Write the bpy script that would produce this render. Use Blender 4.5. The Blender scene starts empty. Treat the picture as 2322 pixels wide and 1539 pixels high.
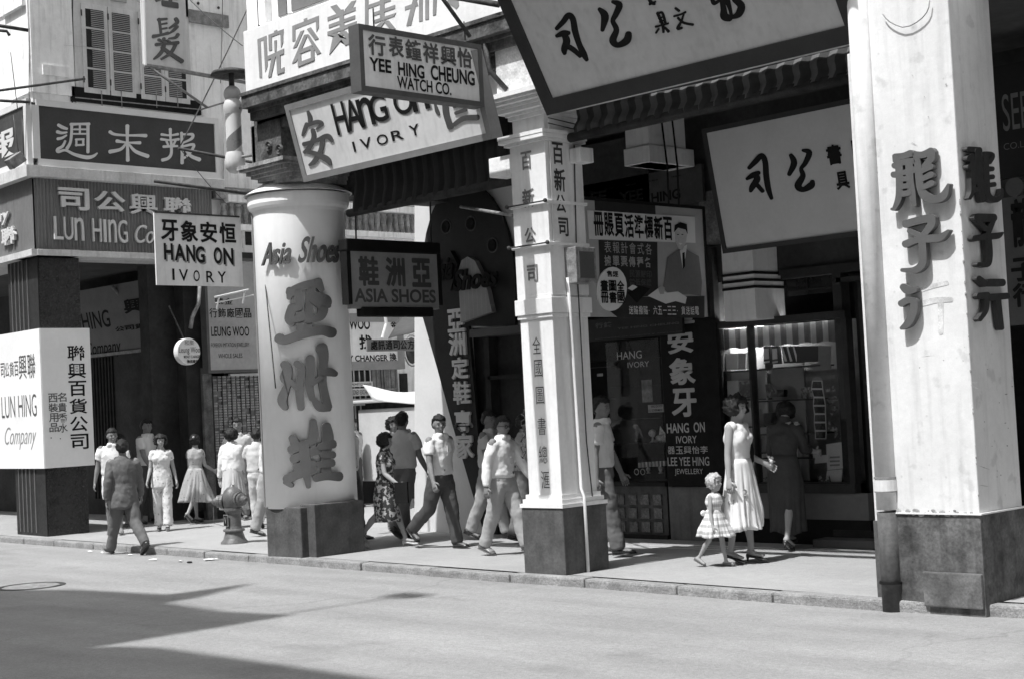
import bpy, bmesh, math, random
from mathutils import Vector, Matrix, noise
R = math.radians
random.seed(7)
sc = bpy.context.scene
COL = sc.collection
# ------------------------------------------------------------------ camera
YAW, PIT, ROL, FPX, CAMZ = R(-45.6), R(2.37), R(-2.92), 3490.0, 1.72
CF = Vector((math.sin(YAW)*math.cos(PIT), math.cos(YAW)*math.cos(PIT), math.sin(PIT)))
_r = Vector((math.cos(YAW), -math.sin(YAW), 0)); _u = _r.cross(CF)
CR = math.cos(ROL)*_r + math.sin(ROL)*_u
CU = -math.sin(ROL)*_r + math.cos(ROL)*_u
CP = Vector((0, 0, CAMZ))
cd = bpy.data.cameras.new('camera'); cam = bpy.data.objects.new('camera', cd); COL.objects.link(cam)
cd.sensor_width = 36.0; cd.sensor_fit = 'HORIZONTAL'; cd.lens = FPX/2322.0*36.0
cd.clip_start = 0.1; cd.clip_end = 400
mw = Matrix((CR, CU, -CF)).transposed().to_4x4(); mw.translation = CP
cam.matrix_world = mw
sc.camera = cam
# ------------------------------------------------------------------ light (black and white photograph: neutral light)
SUN_EL, SUN_AZ = R(62), R(3)           # light travels toward +Y and a little +X
sd = bpy.data.lights.new('sun', 'SUN'); so = bpy.data.objects.new('sun', sd); COL.objects.link(so)
sd.energy = 3.6; sd.angle = R(0.53); sd.color = (1, 1, 1)
ldir = Vector((math.sin(SUN_AZ)*math.cos(SUN_EL), math.cos(SUN_AZ)*math.cos(SUN_EL), -math.sin(SUN_EL)))
so.rotation_euler = ldir.to_track_quat('-Z', 'Y').to_euler()
w = bpy.data.worlds.new('World'); sc.world = w; w.use_nodes = True
nt = w.node_tree; nt.nodes.clear()
sky = nt.nodes.new('ShaderNodeTexSky'); sky.sky_type = 'NISHITA'; sky.sun_disc = False
sky.sun_elevation = SUN_EL; sky.sun_rotation = R(183); sky.dust_density = 3.0; sky.altitude = 0
bw = nt.nodes.new('ShaderNodeRGBToBW'); bg = nt.nodes.new('ShaderNodeBackground'); wo = nt.nodes.new('ShaderNodeOutputWorld')
bg.inputs['Strength'].default_value = 0.15
nt.links.new(sky.outputs[0], bw.inputs[0]); nt.links.new(bw.outputs[0], bg.inputs[0]); nt.links.new(bg.outputs[0], wo.inputs[0])
vs = sc.view_settings; sc.display_settings.display_device = 'sRGB'
vs.view_transform = 'Standard'; vs.look = 'None'; vs.exposure = 0.62; vs.gamma = 1; vs.use_curve_mapping = False
sc.cycles.max_bounces = 8; sc.cycles.diffuse_bounces = 5
# ------------------------------------------------------------------ pixel of the photograph (2322 wide) -> point on a plane of the place
def ray(x, y): return CF + CR*((x-1161)/FPX) - CU*((y-770)/FPX)
def PZ(x, y, z=0.0): d = ray(x, y); return CP + d*((z-CAMZ)/d.z)
def PY(x, y, Y): d = ray(x, y); return CP + d*(Y/d.y)
def PX(x, y, X): d = ray(x, y); return CP + d*(X/d.x)
# ------------------------------------------------------------------ surfaces with local coordinates
class Pl:
    def __init__(s, O, U, V): s.O = Vector(O); s.U = Vector(U).normalized(); s.V = Vector(V).normalized(); s.N = s.U.cross(s.V).normalized()
    def pt(s, u, v, d=0.0): return s.O + s.U*u + s.V*v + s.N*d
    def uv(s, x, y):
        d = ray(x, y); t = (s.O-CP).dot(s.N)/d.dot(s.N); p = CP + d*t - s.O
        return p.dot(s.U), p.dot(s.V)
    def off(s, d): return Pl(s.O + s.N*d, s.U, s.V)
def YP(Y): return Pl((0, Y, 0), (1, 0, 0), (0, 0, 1))
def XP(X): return Pl((X, 0, 0), (0, 1, 0), (0, 0, 1))
class Cy:
    def __init__(s, c, r): s.c = Vector(c); s.r = r
    def pt(s, u, v, d=0.0):
        a = u/s.r; return Vector((s.c.x + math.sin(a)*(s.r+d), s.c.y - math.cos(a)*(s.r+d), v))
    def uv(s, x, y):
        d = ray(x, y); a = d.x**2+d.y**2; o = CP - s.c; b = 2*(o.x*d.x+o.y*d.y); c = o.x**2+o.y**2-s.r**2
        D = max(0, b*b-4*a*c); t = (-b-math.sqrt(D))/(2*a); p = CP + d*t
        return math.atan2(p.x-s.c.x, -(p.y-s.c.y))*getattr(s, 'r0', s.r), p.z
    def off(s, d): q = Cy(s.c, s.r+d); q.r0 = s.r; return q
# ------------------------------------------------------------------ materials
MATS = {}
def mat(name, base, rough=0.8, var=0.12, scale=3.0, bump=0.0, bscale=40.0, spec=0.3, streak=0.0, metal=0.0, kind=None, dark=None, wear=0.0, coat=0.0, grain=0.0):
    if name in MATS: return MATS[name]
    m = bpy.data.materials.new(name); m.use_nodes = True; n = m.node_tree; L = n.links
    b = n.nodes['Principled BSDF']; b.inputs['Roughness'].default_value = rough; b.inputs['Specular IOR Level'].default_value = spec
    b.inputs['Metallic'].default_value = metal; b.inputs['Coat Weight'].default_value = coat
    tc = n.nodes.new('ShaderNodeTexCoord'); src = tc.outputs['Object']
    def tex(sc_, det=6, vec=None):
        t = n.nodes.new('ShaderNodeTexNoise'); t.inputs['Scale'].default_value = sc_; t.inputs['Detail'].default_value = det
        L.new(vec or src, t.inputs['Vector']); return t.outputs['Fac']
    def mth(op, a, bb, c=None):
        t = n.nodes.new('ShaderNodeMath'); t.operation = op
        for i, v in enumerate((a, bb, c)):
            if v is None: continue
            if isinstance(v, (int, float)): t.inputs[i].default_value = v
            else: L.new(v, t.inputs[i])
        return t.outputs[0]
    def rng(v, a0, a1, b0, b1):
        t = n.nodes.new('ShaderNodeMapRange'); L.new(v, t.inputs[0])
        for i, q in enumerate((a0, a1, b0, b1)): t.inputs[i+1].default_value = q
        return t.outputs[0]
    f1 = rng(tex(scale), 0.3, 0.7, 1-var, 1+var)
    f2 = rng(tex(scale*9, 4), 0.3, 0.7, 1-var*0.5, 1+var*0.5)
    val = mth('MULTIPLY', mth('MULTIPLY', f1, f2), base)
    if grain: val = mth('MULTIPLY', val, mth('MULTIPLY', rng(tex(110, 2), 0.25, 0.75, 1-grain, 1+grain), rng(tex(38, 3), 0.3, 0.7, 1-grain*.5, 1+grain*.5)))
    if streak:
        mp = n.nodes.new('ShaderNodeMapping'); mp.inputs['Scale'].default_value = (9, 9, 0.7); L.new(src, mp.inputs[0])
        s = rng(tex(1.6, 5, mp.outputs[0]), 0.5, 0.72, 1.0, 1-streak); val = mth('MULTIPLY', val, s)
    if wear:     # chips, scuffs and grime with a shape of their own
        s = rng(tex(5.0, 9), 0.60, 0.66, 1.0, 1-wear); val = mth('MULTIPLY', val, s)
        vo = n.nodes.new('ShaderNodeTexVoronoi'); vo.inputs['Scale'].default_value = 7; L.new(src, vo.inputs['Vector'])
        s = rng(vo.outputs['Distance'], 0.05, 0.09, 1-wear, 1.0); val = mth('MULTIPLY', val, s)
    if kind == 'floral':
        vo = n.nodes.new('ShaderNodeTexVoronoi'); vo.inputs['Scale'].default_value = 16; L.new(src, vo.inputs['Vector'])
        k = rng(mth('ADD', vo.outputs['Distance'], mth('MULTIPLY', tex(30, 3), 0.5)), 0.42, 0.5, dark, 1.0); val = mth('MULTIPLY', val, k)
    if kind == 'road':
        mp = n.nodes.new('ShaderNodeMapping'); mp.inputs['Scale'].default_value = (.25, 1.6, 1); mp.inputs['Rotation'].default_value = (0, 0, .05); L.new(src, mp.inputs[0])
        val = mth('MULTIPLY', val, rng(tex(1.3, 6, mp.outputs[0]), .35, .7, 1.07, .86))
        val = mth('MULTIPLY', val, rng(tex(.9, 8), .60, .72, 1.0, .80))
        vo = n.nodes.new('ShaderNodeTexVoronoi'); vo.feature = 'DISTANCE_TO_EDGE'; vo.inputs['Scale'].default_value = .32; vm = n.nodes.new('ShaderNodeVectorMath'); vm.operation = 'ADD'
        nz = n.nodes.new('ShaderNodeTexNoise'); nz.inputs['Scale'].default_value = 1.2; nz.inputs['Detail'].default_value = 6; L.new(src, nz.inputs['Vector']); L.new(src, vm.inputs[0]); L.new(nz.outputs['Color'], vm.inputs[1]); L.new(vm.outputs[0], vo.inputs['Vector'])
        ck_ = rng(vo.outputs['Distance'], .002, .009, .0, 1.0); msk = rng(tex(.35, 2), .45, .6, 1.0, 0.0)
        val = mth('MULTIPLY', val, rng(mth('MAXIMUM', ck_, msk), 0, 1, .84, 1.0))
    if kind == 'leaf':
        k = rng(tex(22, 4), 0.50, 0.56, dark, 1.0); val = mth('MULTIPLY', val, k)
    if kind == 'plaid':
        sx = n.nodes.new('ShaderNodeSeparateXYZ'); L.new(src, sx.inputs[0])
        hz = rng(mth('SINE', mth('MULTIPLY', sx.outputs[2], 95), 0), 0.1, 0.4, 1.0, dark)
        ang = mth('ARCTAN2', sx.outputs[1], sx.outputs[0])
        vz = rng(mth('SINE', mth('MULTIPLY', ang, 26), 0), 0.2, 0.5, 1.0, 0.8); val = mth('MULTIPLY', val, mth('MULTIPLY', hz, vz))
    if kind == 'check':
        ck = n.nodes.new('ShaderNodeTexChecker'); ck.inputs['Scale'].default_value = 60; L.new(src, ck.inputs[0]); val = mth('MULTIPLY', val, rng(ck.outputs['Fac'], 0, 1, dark, 1))
    if kind == 'barber':
        sx = n.nodes.new('ShaderNodeSeparateXYZ'); L.new(src, sx.inputs[0])
        ang = mth('DIVIDE', mth('ARCTAN2', sx.outputs[1], sx.outputs[0]), 2*math.pi)
        fr = mth('FRACT', mth('ADD', mth('ADD', ang, mth('MULTIPLY', sx.outputs[2], -2.1)), 8.0), 0)
        val = mth('MULTIPLY', val, rng(fr, 0.49, 0.51, dark, 1.0))
    if kind == 'stripe':
        sx = n.nodes.new('ShaderNodeSeparateXYZ'); L.new(src, sx.inputs[0])
        fr = mth('FRACT', mth('MULTIPLY', sx.outputs[0], dark[0]), 0)
        val = mth('MULTIPLY', val, rng(fr, dark[2], dark[2]+0.02, dark[1], 1.0))
    cb = n.nodes.new('ShaderNodeCombineColor')
    for i in range(3): L.new(val, cb.inputs[i])
    L.new(cb.outputs[0], b.inputs['Base Color'])
    if rough < 0.95: L.new(rng(tex(scale*3), 0.3, 0.7, max(0.02, rough-0.1), min(1, rough+0.1)), b.inputs['Roughness'])
    if bump:
        bp = n.nodes.new('ShaderNodeBump'); bp.inputs['Strength'].default_value = bump; bp.inputs['Distance'].default_value = 0.01
        L.new(mth('ADD', tex(bscale, 8), mth('MULTIPLY', tex(bscale*0.15, 4), 2.0)), bp.inputs['Height']); L.new(bp.outputs[0], b.inputs['Normal'])
    MATS[name] = m; return m
def glass(name='pane_glass', tint=0.95):
    if name in MATS: return MATS[name]
    m = bpy.data.materials.new(name); m.use_nodes = True; n = m.node_tree; n.nodes.clear()
    o = n.nodes.new('ShaderNodeOutputMaterial'); t = n.nodes.new('ShaderNodeBsdfTransparent'); t.inputs[0].default_value = (tint,)*3+(1,)
    g = n.nodes.new('ShaderNodeBsdfGlossy'); g.inputs['Roughness'].default_value = 0.02
    fr = n.nodes.new('ShaderNodeFresnel'); fr.inputs[0].default_value = 1.33
    ns = n.nodes.new('ShaderNodeTexNoise'); ns.inputs['Scale'].default_value = 3; bp = n.nodes.new('ShaderNodeBump'); bp.inputs['Strength'].default_value = 0.05
    n.links.new(ns.outputs[0], bp.inputs['Height']); n.links.new(bp.outputs[0], g.inputs['Normal'])
    mx = n.nodes.new('ShaderNodeMixShader'); n.links.new(fr.outputs[0], mx.inputs[0]); n.links.new(t.outputs[0], mx.inputs[1]); n.links.new(g.outputs[0], mx.inputs[2]); n.links.new(mx.outputs[0], o.inputs[0])
    MATS[name] = m; return m
def emit(name, v):
    if name in MATS: return MATS[name]
    m = mat(name, 0.8); b = m.node_tree.nodes['Principled BSDF']; b.inputs['Emission Color'].default_value = (1, 1, 1, 1); b.inputs['Emission Strength'].default_value = v; return m
WHITE = mat('white_paint', 0.74, 0.7, 0.05, 2, 0.25, 30, streak=0.08)
PLAST = mat('aged_limewash', 0.86, 0.9, 0.09, 1.2, 0.5, 18, streak=0.25, wear=.06, grain=.04)
PILLAR = mat('scuffed_white_limewash', 0.68, 0.85, 0.07, 1.6, 0.22, 14, streak=0.14, wear=0.16, grain=.04)
PILB = mat('clean_white_limewash', 0.73, 0.85, 0.06, 2.5, 0.25, 16, streak=0.12, wear=.07)
DADO = mat('grey_dado_paint', 0.085, 0.75, 0.3, 4, 0.5, 25, streak=0.25, wear=.18)
DADOD = mat('grimy_dado_paint', 0.10, 0.6, 0.55, 4.5, 0.9, 14, streak=0.35, wear=0.35)
ROAD = mat('worn_road', 0.27, 0.92, 0.07, 0.45, 0.8, 90, grain=.22, kind='road')
PAVE = mat('pavement_concrete', 0.32, 0.9, 0.10, 0.9, 0.5, 60, grain=.14)
KERB = mat('granite_kerb', 0.25, 0.9, 0.2, 5, 0.9, 50, grain=.3)
GRAN = mat('black_granite', 0.016, 0.25, 0.3, 12, 0.0, spec=0.5)
DARK = mat('dark_timber', 0.028, 0.7, 0.3, 4, 0.2, 30, spec=.12)
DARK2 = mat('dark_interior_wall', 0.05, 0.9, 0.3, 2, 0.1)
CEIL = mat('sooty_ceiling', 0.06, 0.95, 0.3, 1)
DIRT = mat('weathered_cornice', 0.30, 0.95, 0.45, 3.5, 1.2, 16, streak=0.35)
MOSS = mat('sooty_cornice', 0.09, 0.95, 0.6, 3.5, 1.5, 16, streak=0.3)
INK = mat('black_sign_paint', 0.014, 0.75, 0.2, 6, spec=.12)
GREYL = mat('grey_sign_paint', 0.085, 0.55, 0.12, 5)
GREYM = mat('mid_grey_paint', 0.24, 0.6, 0.1, 5, 0.1)
IRON = mat('rusty_iron', 0.06, 0.7, 0.4, 12, 0.5, 50, metal=0.3)
IRONL = mat('weathered_steel', 0.22, 0.6, 0.4, 12, 0.4, 50)
SIGNW = mat('cream_sign_board', 0.72, 0.6, 0.07, 2.0, 0.15, 6, streak=.12, wear=.05)
SIGNG = mat('pale_grey_sign_board', 0.54, 0.6, 0.08, 1.5, 0.15, 6, streak=0.12, wear=.04)
# ------------------------------------------------------------------ objects
def tag(o, label=None, cat=None, group=None, kind=None):
    if label: o['label'] = label
    if cat: o['category'] = cat
    if group: o['group'] = group
    if kind: o['kind'] = kind
    return o
def thing(name, label, cat, loc=(0, 0, 0), group=None, rz=0.0):
    o = bpy.data.objects.new(name, None); COL.objects.link(o); o.empty_display_size = 0.1
    o.location = loc; o.rotation_euler = (0, 0, rz); return tag(o, label, cat, group)
def link(name, me, m, parent=None, local=False):
    o = bpy.data.objects.new(name, me); COL.objects.link(o)
    if m is not None and not me.materials: me.materials.append(m)
    if parent is not None:
        o.parent = parent
        if not local:
            if parent.type == 'EMPTY': o.matrix_parent_inverse = Matrix.Translation(-Vector(parent.location))
    return o
class G:
    def __init__(s): s.v = []; s.f = []
    def add(s, v, f): k = len(s.v); s.v += [tuple(q) for q in v]; s.f += [[i+k for i in q] for q in f]; return s
    def hexa(s, p): # p: 8 points, bottom ring 0-3, top ring 4-7
        return s.add(p, [(3, 2, 1, 0), (4, 5, 6, 7), (0, 1, 5, 4), (1, 2, 6, 5), (2, 3, 7, 6), (3, 0, 4, 7)])
    def box(s, x0, x1, y0, y1, z0, z1): return s.hexa([(x0, y0, z0), (x1, y0, z0), (x1, y1, z0), (x0, y1, z0), (x0, y0, z1), (x1, y0, z1), (x1, y1, z1), (x0, y1, z1)])
    def rect(s, P, u0, u1, v0, v1, d0=0.0, d1=0.02):
        return s.hexa([P.pt(u0, v0, d0), P.pt(u1, v0, d0), P.pt(u1, v1, d0), P.pt(u0, v1, d0), P.pt(u0, v0, d1), P.pt(u1, v0, d1), P.pt(u1, v1, d1), P.pt(u0, v1, d1)])
    def prism(s, P, poly, d0, d1):
        n = len(poly); a = [P.pt(u, v, d0) for u, v in poly]; b = [P.pt(u, v, d1) for u, v in poly]
        return s.add(a+b, [list(range(n))[::-1], list(range(n, 2*n))]+[(i, (i+1) % n, n+(i+1) % n, n+i) for i in range(n)])
    def tube(s, pts, r, n=8, cap=True):
        pts = [Vector(p) for p in pts]; rs = r if isinstance(r, (list, tuple)) else [r]*len(pts)
        k = len(s.v); prev = None
        for i, p in enumerate(pts):
            t = (pts[min(i+1, len(pts)-1)] - pts[max(i-1, 0)]); t = t.normalized() if t.length > 1e-9 else Vector((0, 0, 1))
            a = Vector((0, 0, 1)) if abs(t.z) < 0.9 else Vector((1, 0, 0))
            if prev is not None: a = prev
            x = (a - t*a.dot(t)).normalized(); y = t.cross(x); prev = x
            for j in range(n): q = 2*math.pi*j/n; s.v.append(tuple(p + x*(math.cos(q)*rs[i]) + y*(math.sin(q)*rs[i])))
        for i in range(len(pts)-1):
            for j in range(n): s.f.append([k+i*n+j, k+i*n+(j+1) % n, k+(i+1)*n+(j+1) % n, k+(i+1)*n+j])
        if cap: s.f.append([k+j for j in range(n)][::-1]); s.f.append([k+(len(pts)-1)*n+j for j in range(n)])
        return s
    def lathe(s, c, prof, n=24, axis=Vector((0, 0, 1)), a0=0.0, a1=2*math.pi):
        c = Vector(c); axis = Vector(axis).normalized(); a = Vector((1, 0, 0)) if abs(axis.x) < 0.9 else Vector((0, 1, 0))
        x = (a-axis*a.dot(axis)).normalized(); y = axis.cross(x); k = len(s.v); full = abs(a1-a0-2*math.pi) < 1e-6; m = n if full else n+1
        for r, z in prof:
            for j in range(m): q = a0+(a1-a0)*j/n; s.v.append(tuple(c + axis*z + x*(math.cos(q)*r) + y*(math.sin(q)*r)))
        for i in range(len(prof)-1):
            for j in range(n): s.f.append([k+i*m+j, k+i*m+(j+1) % m, k+(i+1)*m+(j+1) % m, k+(i+1)*m+j])
        return s
    def loft(s, cs, n=14, cap=0.6):  # cs: list of (centre, side vector, a, b)
        k = len(s.v); N = len(cs); C = [Vector(c[0]) for c in cs]
        def ringpts(c, sv, t, a, b):
            x = (sv - t*sv.dot(t)).normalized(); y = t.cross(x); return [c + x*(a*math.cos(2*math.pi*j/n)) + y*(b*math.sin(2*math.pi*j/n)) for j in range(n)]
        rings = []
        for i in range(N):
            t = (C[min(i+1, N-1)]-C[max(i-1, 0)]).normalized(); _, sv, a, b = cs[i]; sv = Vector(sv)
            if i == 0 and cap: m = min(a, b); rings += [ringpts(C[0]-t*m*cap, sv, t, a*0.35, b*0.35), ringpts(C[0]-t*m*cap*0.6, sv, t, a*0.78, b*0.78)]
            rings.append(ringpts(C[i], sv, t, a, b))
            if i == N-1 and cap: m = min(a, b); rings += [ringpts(C[i]+t*m*cap*0.6, sv, t, a*0.78, b*0.78), ringpts(C[i]+t*m*cap, sv, t, a*0.35, b*0.35)]
        for r in rings: s.v += [tuple(p) for p in r]
        for i in range(len(rings)-1):
            for j in range(n): s.f.append([k+i*n+j, k+i*n+(j+1) % n, k+(i+1)*n+(j+1) % n, k+(i+1)*n+j])
        s.f.append([k+j for j in range(n)][::-1]); s.f.append([k+(len(rings)-1)*n+j for j in range(n)])
        return s
    def ball(s, c, r, rot=None, n=12, m=8):
        c = Vector(c); r = Vector(r) if hasattr(r, '__len__') else Vector((r, r, r)); k = len(s.v)
        for i in range(m+1):
            th = math.pi*(0.02+0.96*i/m)
            for j in range(n):
                q = 2*math.pi*j/n; p = Vector((r.x*math.sin(th)*math.cos(q), r.y*math.sin(th)*math.sin(q), r.z*math.cos(th)))
                if rot is not None: p = rot @ p
                s.v.append(tuple(c+p))
        for i in range(m):
            for j in range(n): s.f.append([k+i*n+j, k+(i+1)*n+j, k+(i+1)*n+(j+1) % n, k+i*n+(j+1) % n])
        s.f.append([k+j for j in range(n)]); s.f.append([k+m*n+j for j in range(n)][::-1]); return s
    def obj(s, name, m, parent=None, smooth=False, local=False, bevel=0.0):
        me = bpy.data.meshes.new(name); me.from_pydata(s.v, [], s.f); me.update()
        if bevel:
            bm = bmesh.new(); bm.from_mesh(me); es = [e for e in bm.edges if len(e.link_faces) == 2 and e.calc_face_angle(0) > 0.5]
            bmesh.ops.bevel(bm, geom=es, offset=bevel, segments=2, affect='EDGES', profile=0.6); bm.to_mesh(me); bm.free()
        if smooth: me.polygons.foreach_set('use_smooth', [True]*len(me.polygons))
        return link(name, me, m, parent, local)
def box(name, m, parent, x0, x1, y0, y1, z0, z1, bevel=0.0): return G().box(x0, x1, y0, y1, z0, z1).obj(name, m, parent, bevel=bevel)
def prect(name, m, parent, P, bl, tr, d0=0.0, d1=0.02, bevel=0.0):
    a = P.uv(*bl); b = P.uv(*tr); return G().rect(P, min(a[0], b[0]), max(a[0], b[0]), min(a[1], b[1]), max(a[1], b[1]), d0, d1).obj(name, m, parent, bevel=bevel)
def ppoly(name, m, parent, P, px, d0=0.0, d1=0.02): return G().prism(P, [P.uv(*p) for p in px], d0, d1).obj(name, m, parent)
def struct(o): o['kind'] = 'structure'; return o
# ------------------------------------------------------------------ writing
_GC = {}
def glyph(s, off, ext):
    k = (s, off, ext)
    if k not in _GC:
        c = bpy.data.curves.new('t', 'FONT'); c.body = s; c.offset = off; c.extrude = 0.5 if ext else 0.0; c.resolution_u = 4
        o = bpy.data.objects.new('t', c); me = bpy.data.meshes.new_from_object(o)
        v = [tuple(q.co) for q in me.vertices]; f = [list(p.vertices) for p in me.polygons]
        x = [q[0] for q in v] or [0]; y = [q[1] for q in v] or [0]
        _GC[k] = (v, f, min(x), max(x), min(y), max(y)); bpy.data.objects.remove(o); bpy.data.curves.remove(c); bpy.data.meshes.remove(me)
    return _GC[k]
def put(g, P, s, u0, u1, v0, v1, d=0.004, off=0.012, ext=0.0, shear=0.0, sq=None):
    bold = max(0.0, off-.012) if any(ord(c) > 0x2000 for c in s) else 0.0
    if bold: off = .012 if len(s) == 1 and s not in '鐘鞋龍髮' else .006
    if not bold and len(s) >= 1 and ord(s[0]) < 0x2000: off = min(off, .028)
    v, f, x0, x1, y0, y1 = glyph(s, off, ext > 0)
    if not v: return
    if sq is None: # keep the glyph's place in its em for CJK marks such as dots
        pass
    if sq: x0, x1, y0, y1 = -0.02, 1.0, -0.12, 0.88
    dv = bold*(v1-v0)*0.9; du = bold*(u1-u0)*0.9
    for k, (sx, sy) in enumerate([(0, 0)] if not bold else [(0, 0), (1, 0), (-1, 0), (0, 1), (0, -1), (.7, .7), (-.7, -.7), (.7, -.7), (-.7, .7)]):
        out = []; dk = k*0.0004
        for a, b, c in v:
            fu = (a-x0)/max(1e-6, x1-x0); fv = (b-y0)/max(1e-6, y1-y0)
            out.append(P.pt(u0+(u1-u0)*fu+shear*(fv-0.5)*(v1-v0)+sx*du, v0+(v1-v0)*fv+sy*dv, d+dk+(c+0.5)*ext if ext else d+dk))
        g.add(out, f)
def text(parent, P, s, bl, tr, m, d=0.004, off=0.012, ext=0.0, shear=0.0, name='lettering', uv=False):
    a, b = (bl, tr) if uv else (P.uv(*bl), P.uv(*tr)); g = G(); put(g, P, s, a[0], b[0], a[1], b[1], d, off, ext, shear); return g.obj(name, m, parent)
def chars(parent, P, s, bl, tr, m, d=0.004, off=0.015, ext=0.0, fill=0.9, vert=False, name='lettering', each=False, shear=0.0, uv=False):
    a, b = (bl, tr) if uv else (P.uv(*bl), P.uv(*tr)); n = len(s); g = G()
    for i, ch in enumerate(s):
        if ch == ' ': continue
        if vert:
            h = (b[1]-a[1])/n; v1 = b[1]-h*i; v0 = v1-h; c = h*(1-fill)/2; q = (a[0], b[0], v0+c, v1-c)
        else:
            wd = (b[0]-a[0])/n; u0 = a[0]+wd*i; c = wd*(1-fill)/2; q = (u0+c, u0+wd-c, a[1], b[1])
        if each: g = G()
        put(g, P, ch, *q, d, off, ext, shear, sq=(ch in '·.一'))
        if each: g.obj('letter', m, parent)
    if not each: return g.obj(name, m, parent)
def _cat(p, n=6):
    if len(p) == 1: return [p[0], (p[0][0]+1, p[0][1], p[0][2])]
    out = []; q = [p[0]]+list(p)+[p[-1]]
    for i in range(1, len(q)-2):
        for k in range(n):
            t = k/n; out.append(tuple(0.5*((2*q[i][j])+(-q[i-1][j]+q[i+1][j])*t+(2*q[i-1][j]-5*q[i][j]+4*q[i+1][j]-q[i+2][j])*t*t+(-q[i-1][j]+3*q[i][j]-3*q[i+1][j]+q[i+2][j])*t**3) for j in range(3)))
    out.append(tuple(p[-1])); return out
def brush(parent, P, strokes, T, m, d0=0.0, d1=0.006, name='character', flat=False, fat=1.0):
    # strokes traced as centre lines with widths; each becomes a solid ribbon on surface P; T = (scale, ox, oy)
    g = G(); S, ox, oy = T
    for si, st in enumerate(strokes):
        c = [(st[i] if flat else st[i]) for i in range(len(st))]
        c = [(ox+x/S, oy+y/S, w/S*fat) for x, y, w in c]; c = _cat(c)
        L, Rr = [], []
        for i, (x, y, wd) in enumerate(c):
            a, b = c[max(0, i-1)], c[min(len(c)-1, i+1)]; tx, ty = b[0]-a[0], b[1]-a[1]; l = math.hypot(tx, ty) or 1; nx, ny = -ty/l, tx/l
            L.append((x+nx*wd/2, y+ny*wd/2)); Rr.append((x-nx*wd/2, y-ny*wd/2))
        def cap(pt, a, b, wd, sg):
            tx, ty = (a[0]-b[0]), (a[1]-b[1]); l = math.hypot(tx, ty) or 1; tx, ty = tx/l, ty/l; nx, ny = -ty*sg, tx*sg
            return [(pt[0]+nx*wd/2*math.cos(q)+tx*wd/2*math.sin(q)*0.8, pt[1]+ny*wd/2*math.cos(q)+ty*wd/2*math.sin(q)*0.8) for q in (0.5, 1.05, 1.57, 2.1, 2.64)]
        e1 = cap(c[-1], c[-1], c[-2], c[-1][2], 1); e0 = cap(c[0], c[0], c[1], c[0][2], 1)
        dd = d1+0.0007*si; n = len(c); k = len(g.v)
        Pm = P.off(d1); mp = lambda q, d: tuple(P.pt(*Pm.uv(*q), d))
        for d in (d0, dd):
            g.v += [mp(q, d) for q in L]+[mp(q, d) for q in Rr]+[mp(q, d) for q in e1]+[mp(q, d) for q in e0]
        M = 2*n+10
        def face(idx): g.f.append([k+M+i for i in idx]); g.f.append([k+i for i in idx][::-1])
        for i in range(n-1): face([i, i+1, n+i+1, n+i])
        face([n-1]+[2*n+j for j in range(5)]+[2*n-1]); face([n]+[2*n+5+j for j in range(5)]+[0])
        loop = list(range(n))+[2*n+j for j in range(5)]+[2*n-1-i for i in range(n)]+[2*n+5+j for j in range(5)]
        for i in range(len(loop)): a, b = loop[i], loop[(i+1) % len(loop)]; g.f.append([k+a, k+b, k+M+b, k+M+a])
    return g.obj(name, m, parent)
def board(name, label, P, bl, tr, mb, mf=None, fw=0.05, th=0.06, cat='sign', group=None, back=True):
    """a sign: panel and four frame bars on surface P (front face at d=0)"""
    a, b = P.uv(*bl), P.uv(*tr); u0, u1, v0, v1 = a[0], b[0], a[1], b[1]
    root = thing(name, label, cat, P.pt((u0+u1)/2, v0, -th/2), group)
    G().rect(P, u0+(fw if mf else 0), u1-(fw if mf else 0), v0+(fw if mf else 0), v1-(fw if mf else 0), -th*0.8, 0).obj('board', mb, root)
    if mf:
        for q in ((u0, u1, v0, v0+fw), (u0, u1, v1-fw, v1), (u0, u0+fw, v0+fw, v1-fw), (u1-fw, u1, v0+fw, v1-fw)):
            G().rect(P, *q, -th, 0.012).obj('frame', mf, root)
    return root
def wire(name, label, pts, r=0.006, m=None, cat='wire', sag=0.0, group=None, n=5, parent=None):
    pts = [Vector(p) for p in pts]
    if sag and len(pts) == 2:
        a, b = pts; pts = [a.lerp(b, t/10)-Vector((0, 0, sag*4*(t/10)*(1-t/10))) for t in range(11)]
    o = G().tube(pts, r, n).obj(name, m or IRON, parent, smooth=True)
    if parent is not None: return o
    return tag(o, label, cat, group)
# ================================================================== SETTING
RZ = -0.09
struct(G().add([(-70, -40, RZ), (30, -40, RZ), (30, 40, RZ), (-70, 40, RZ)], [(0, 1, 2, 3)]).obj('road', ROAD))
KP = [(-45, 12.2), (-22.0, 11.36), (-15.83, 11.08), (-15.1, 11.06), (-11.17, 10.87), (-10.6, 10.89), (-6.9, 10.70), (-6.0, 10.86), (8, 10.85)]
def kerb_y(x):
    for (a, b), (c, d) in zip(KP, KP[1:]):
        if a <= x <= c: return b+(d-b)*(x-a)/(c-a)
    return KP[-1][1]
g = G(); kw = 0.16
xs = [-45, -30] + [-24+0.5*i for i in range(65)]
for x0, x1 in zip(xs, xs[1:]): g.add([(x0, kerb_y(x0)+kw, 0), (x1, kerb_y(x1)+kw, 0), (x1, 45, 0), (x0, 45, 0)], [(0, 1, 2, 3)])
pave = struct(g.obj('pavement', PAVE))
x = -26.0; random.seed(3)
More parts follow.
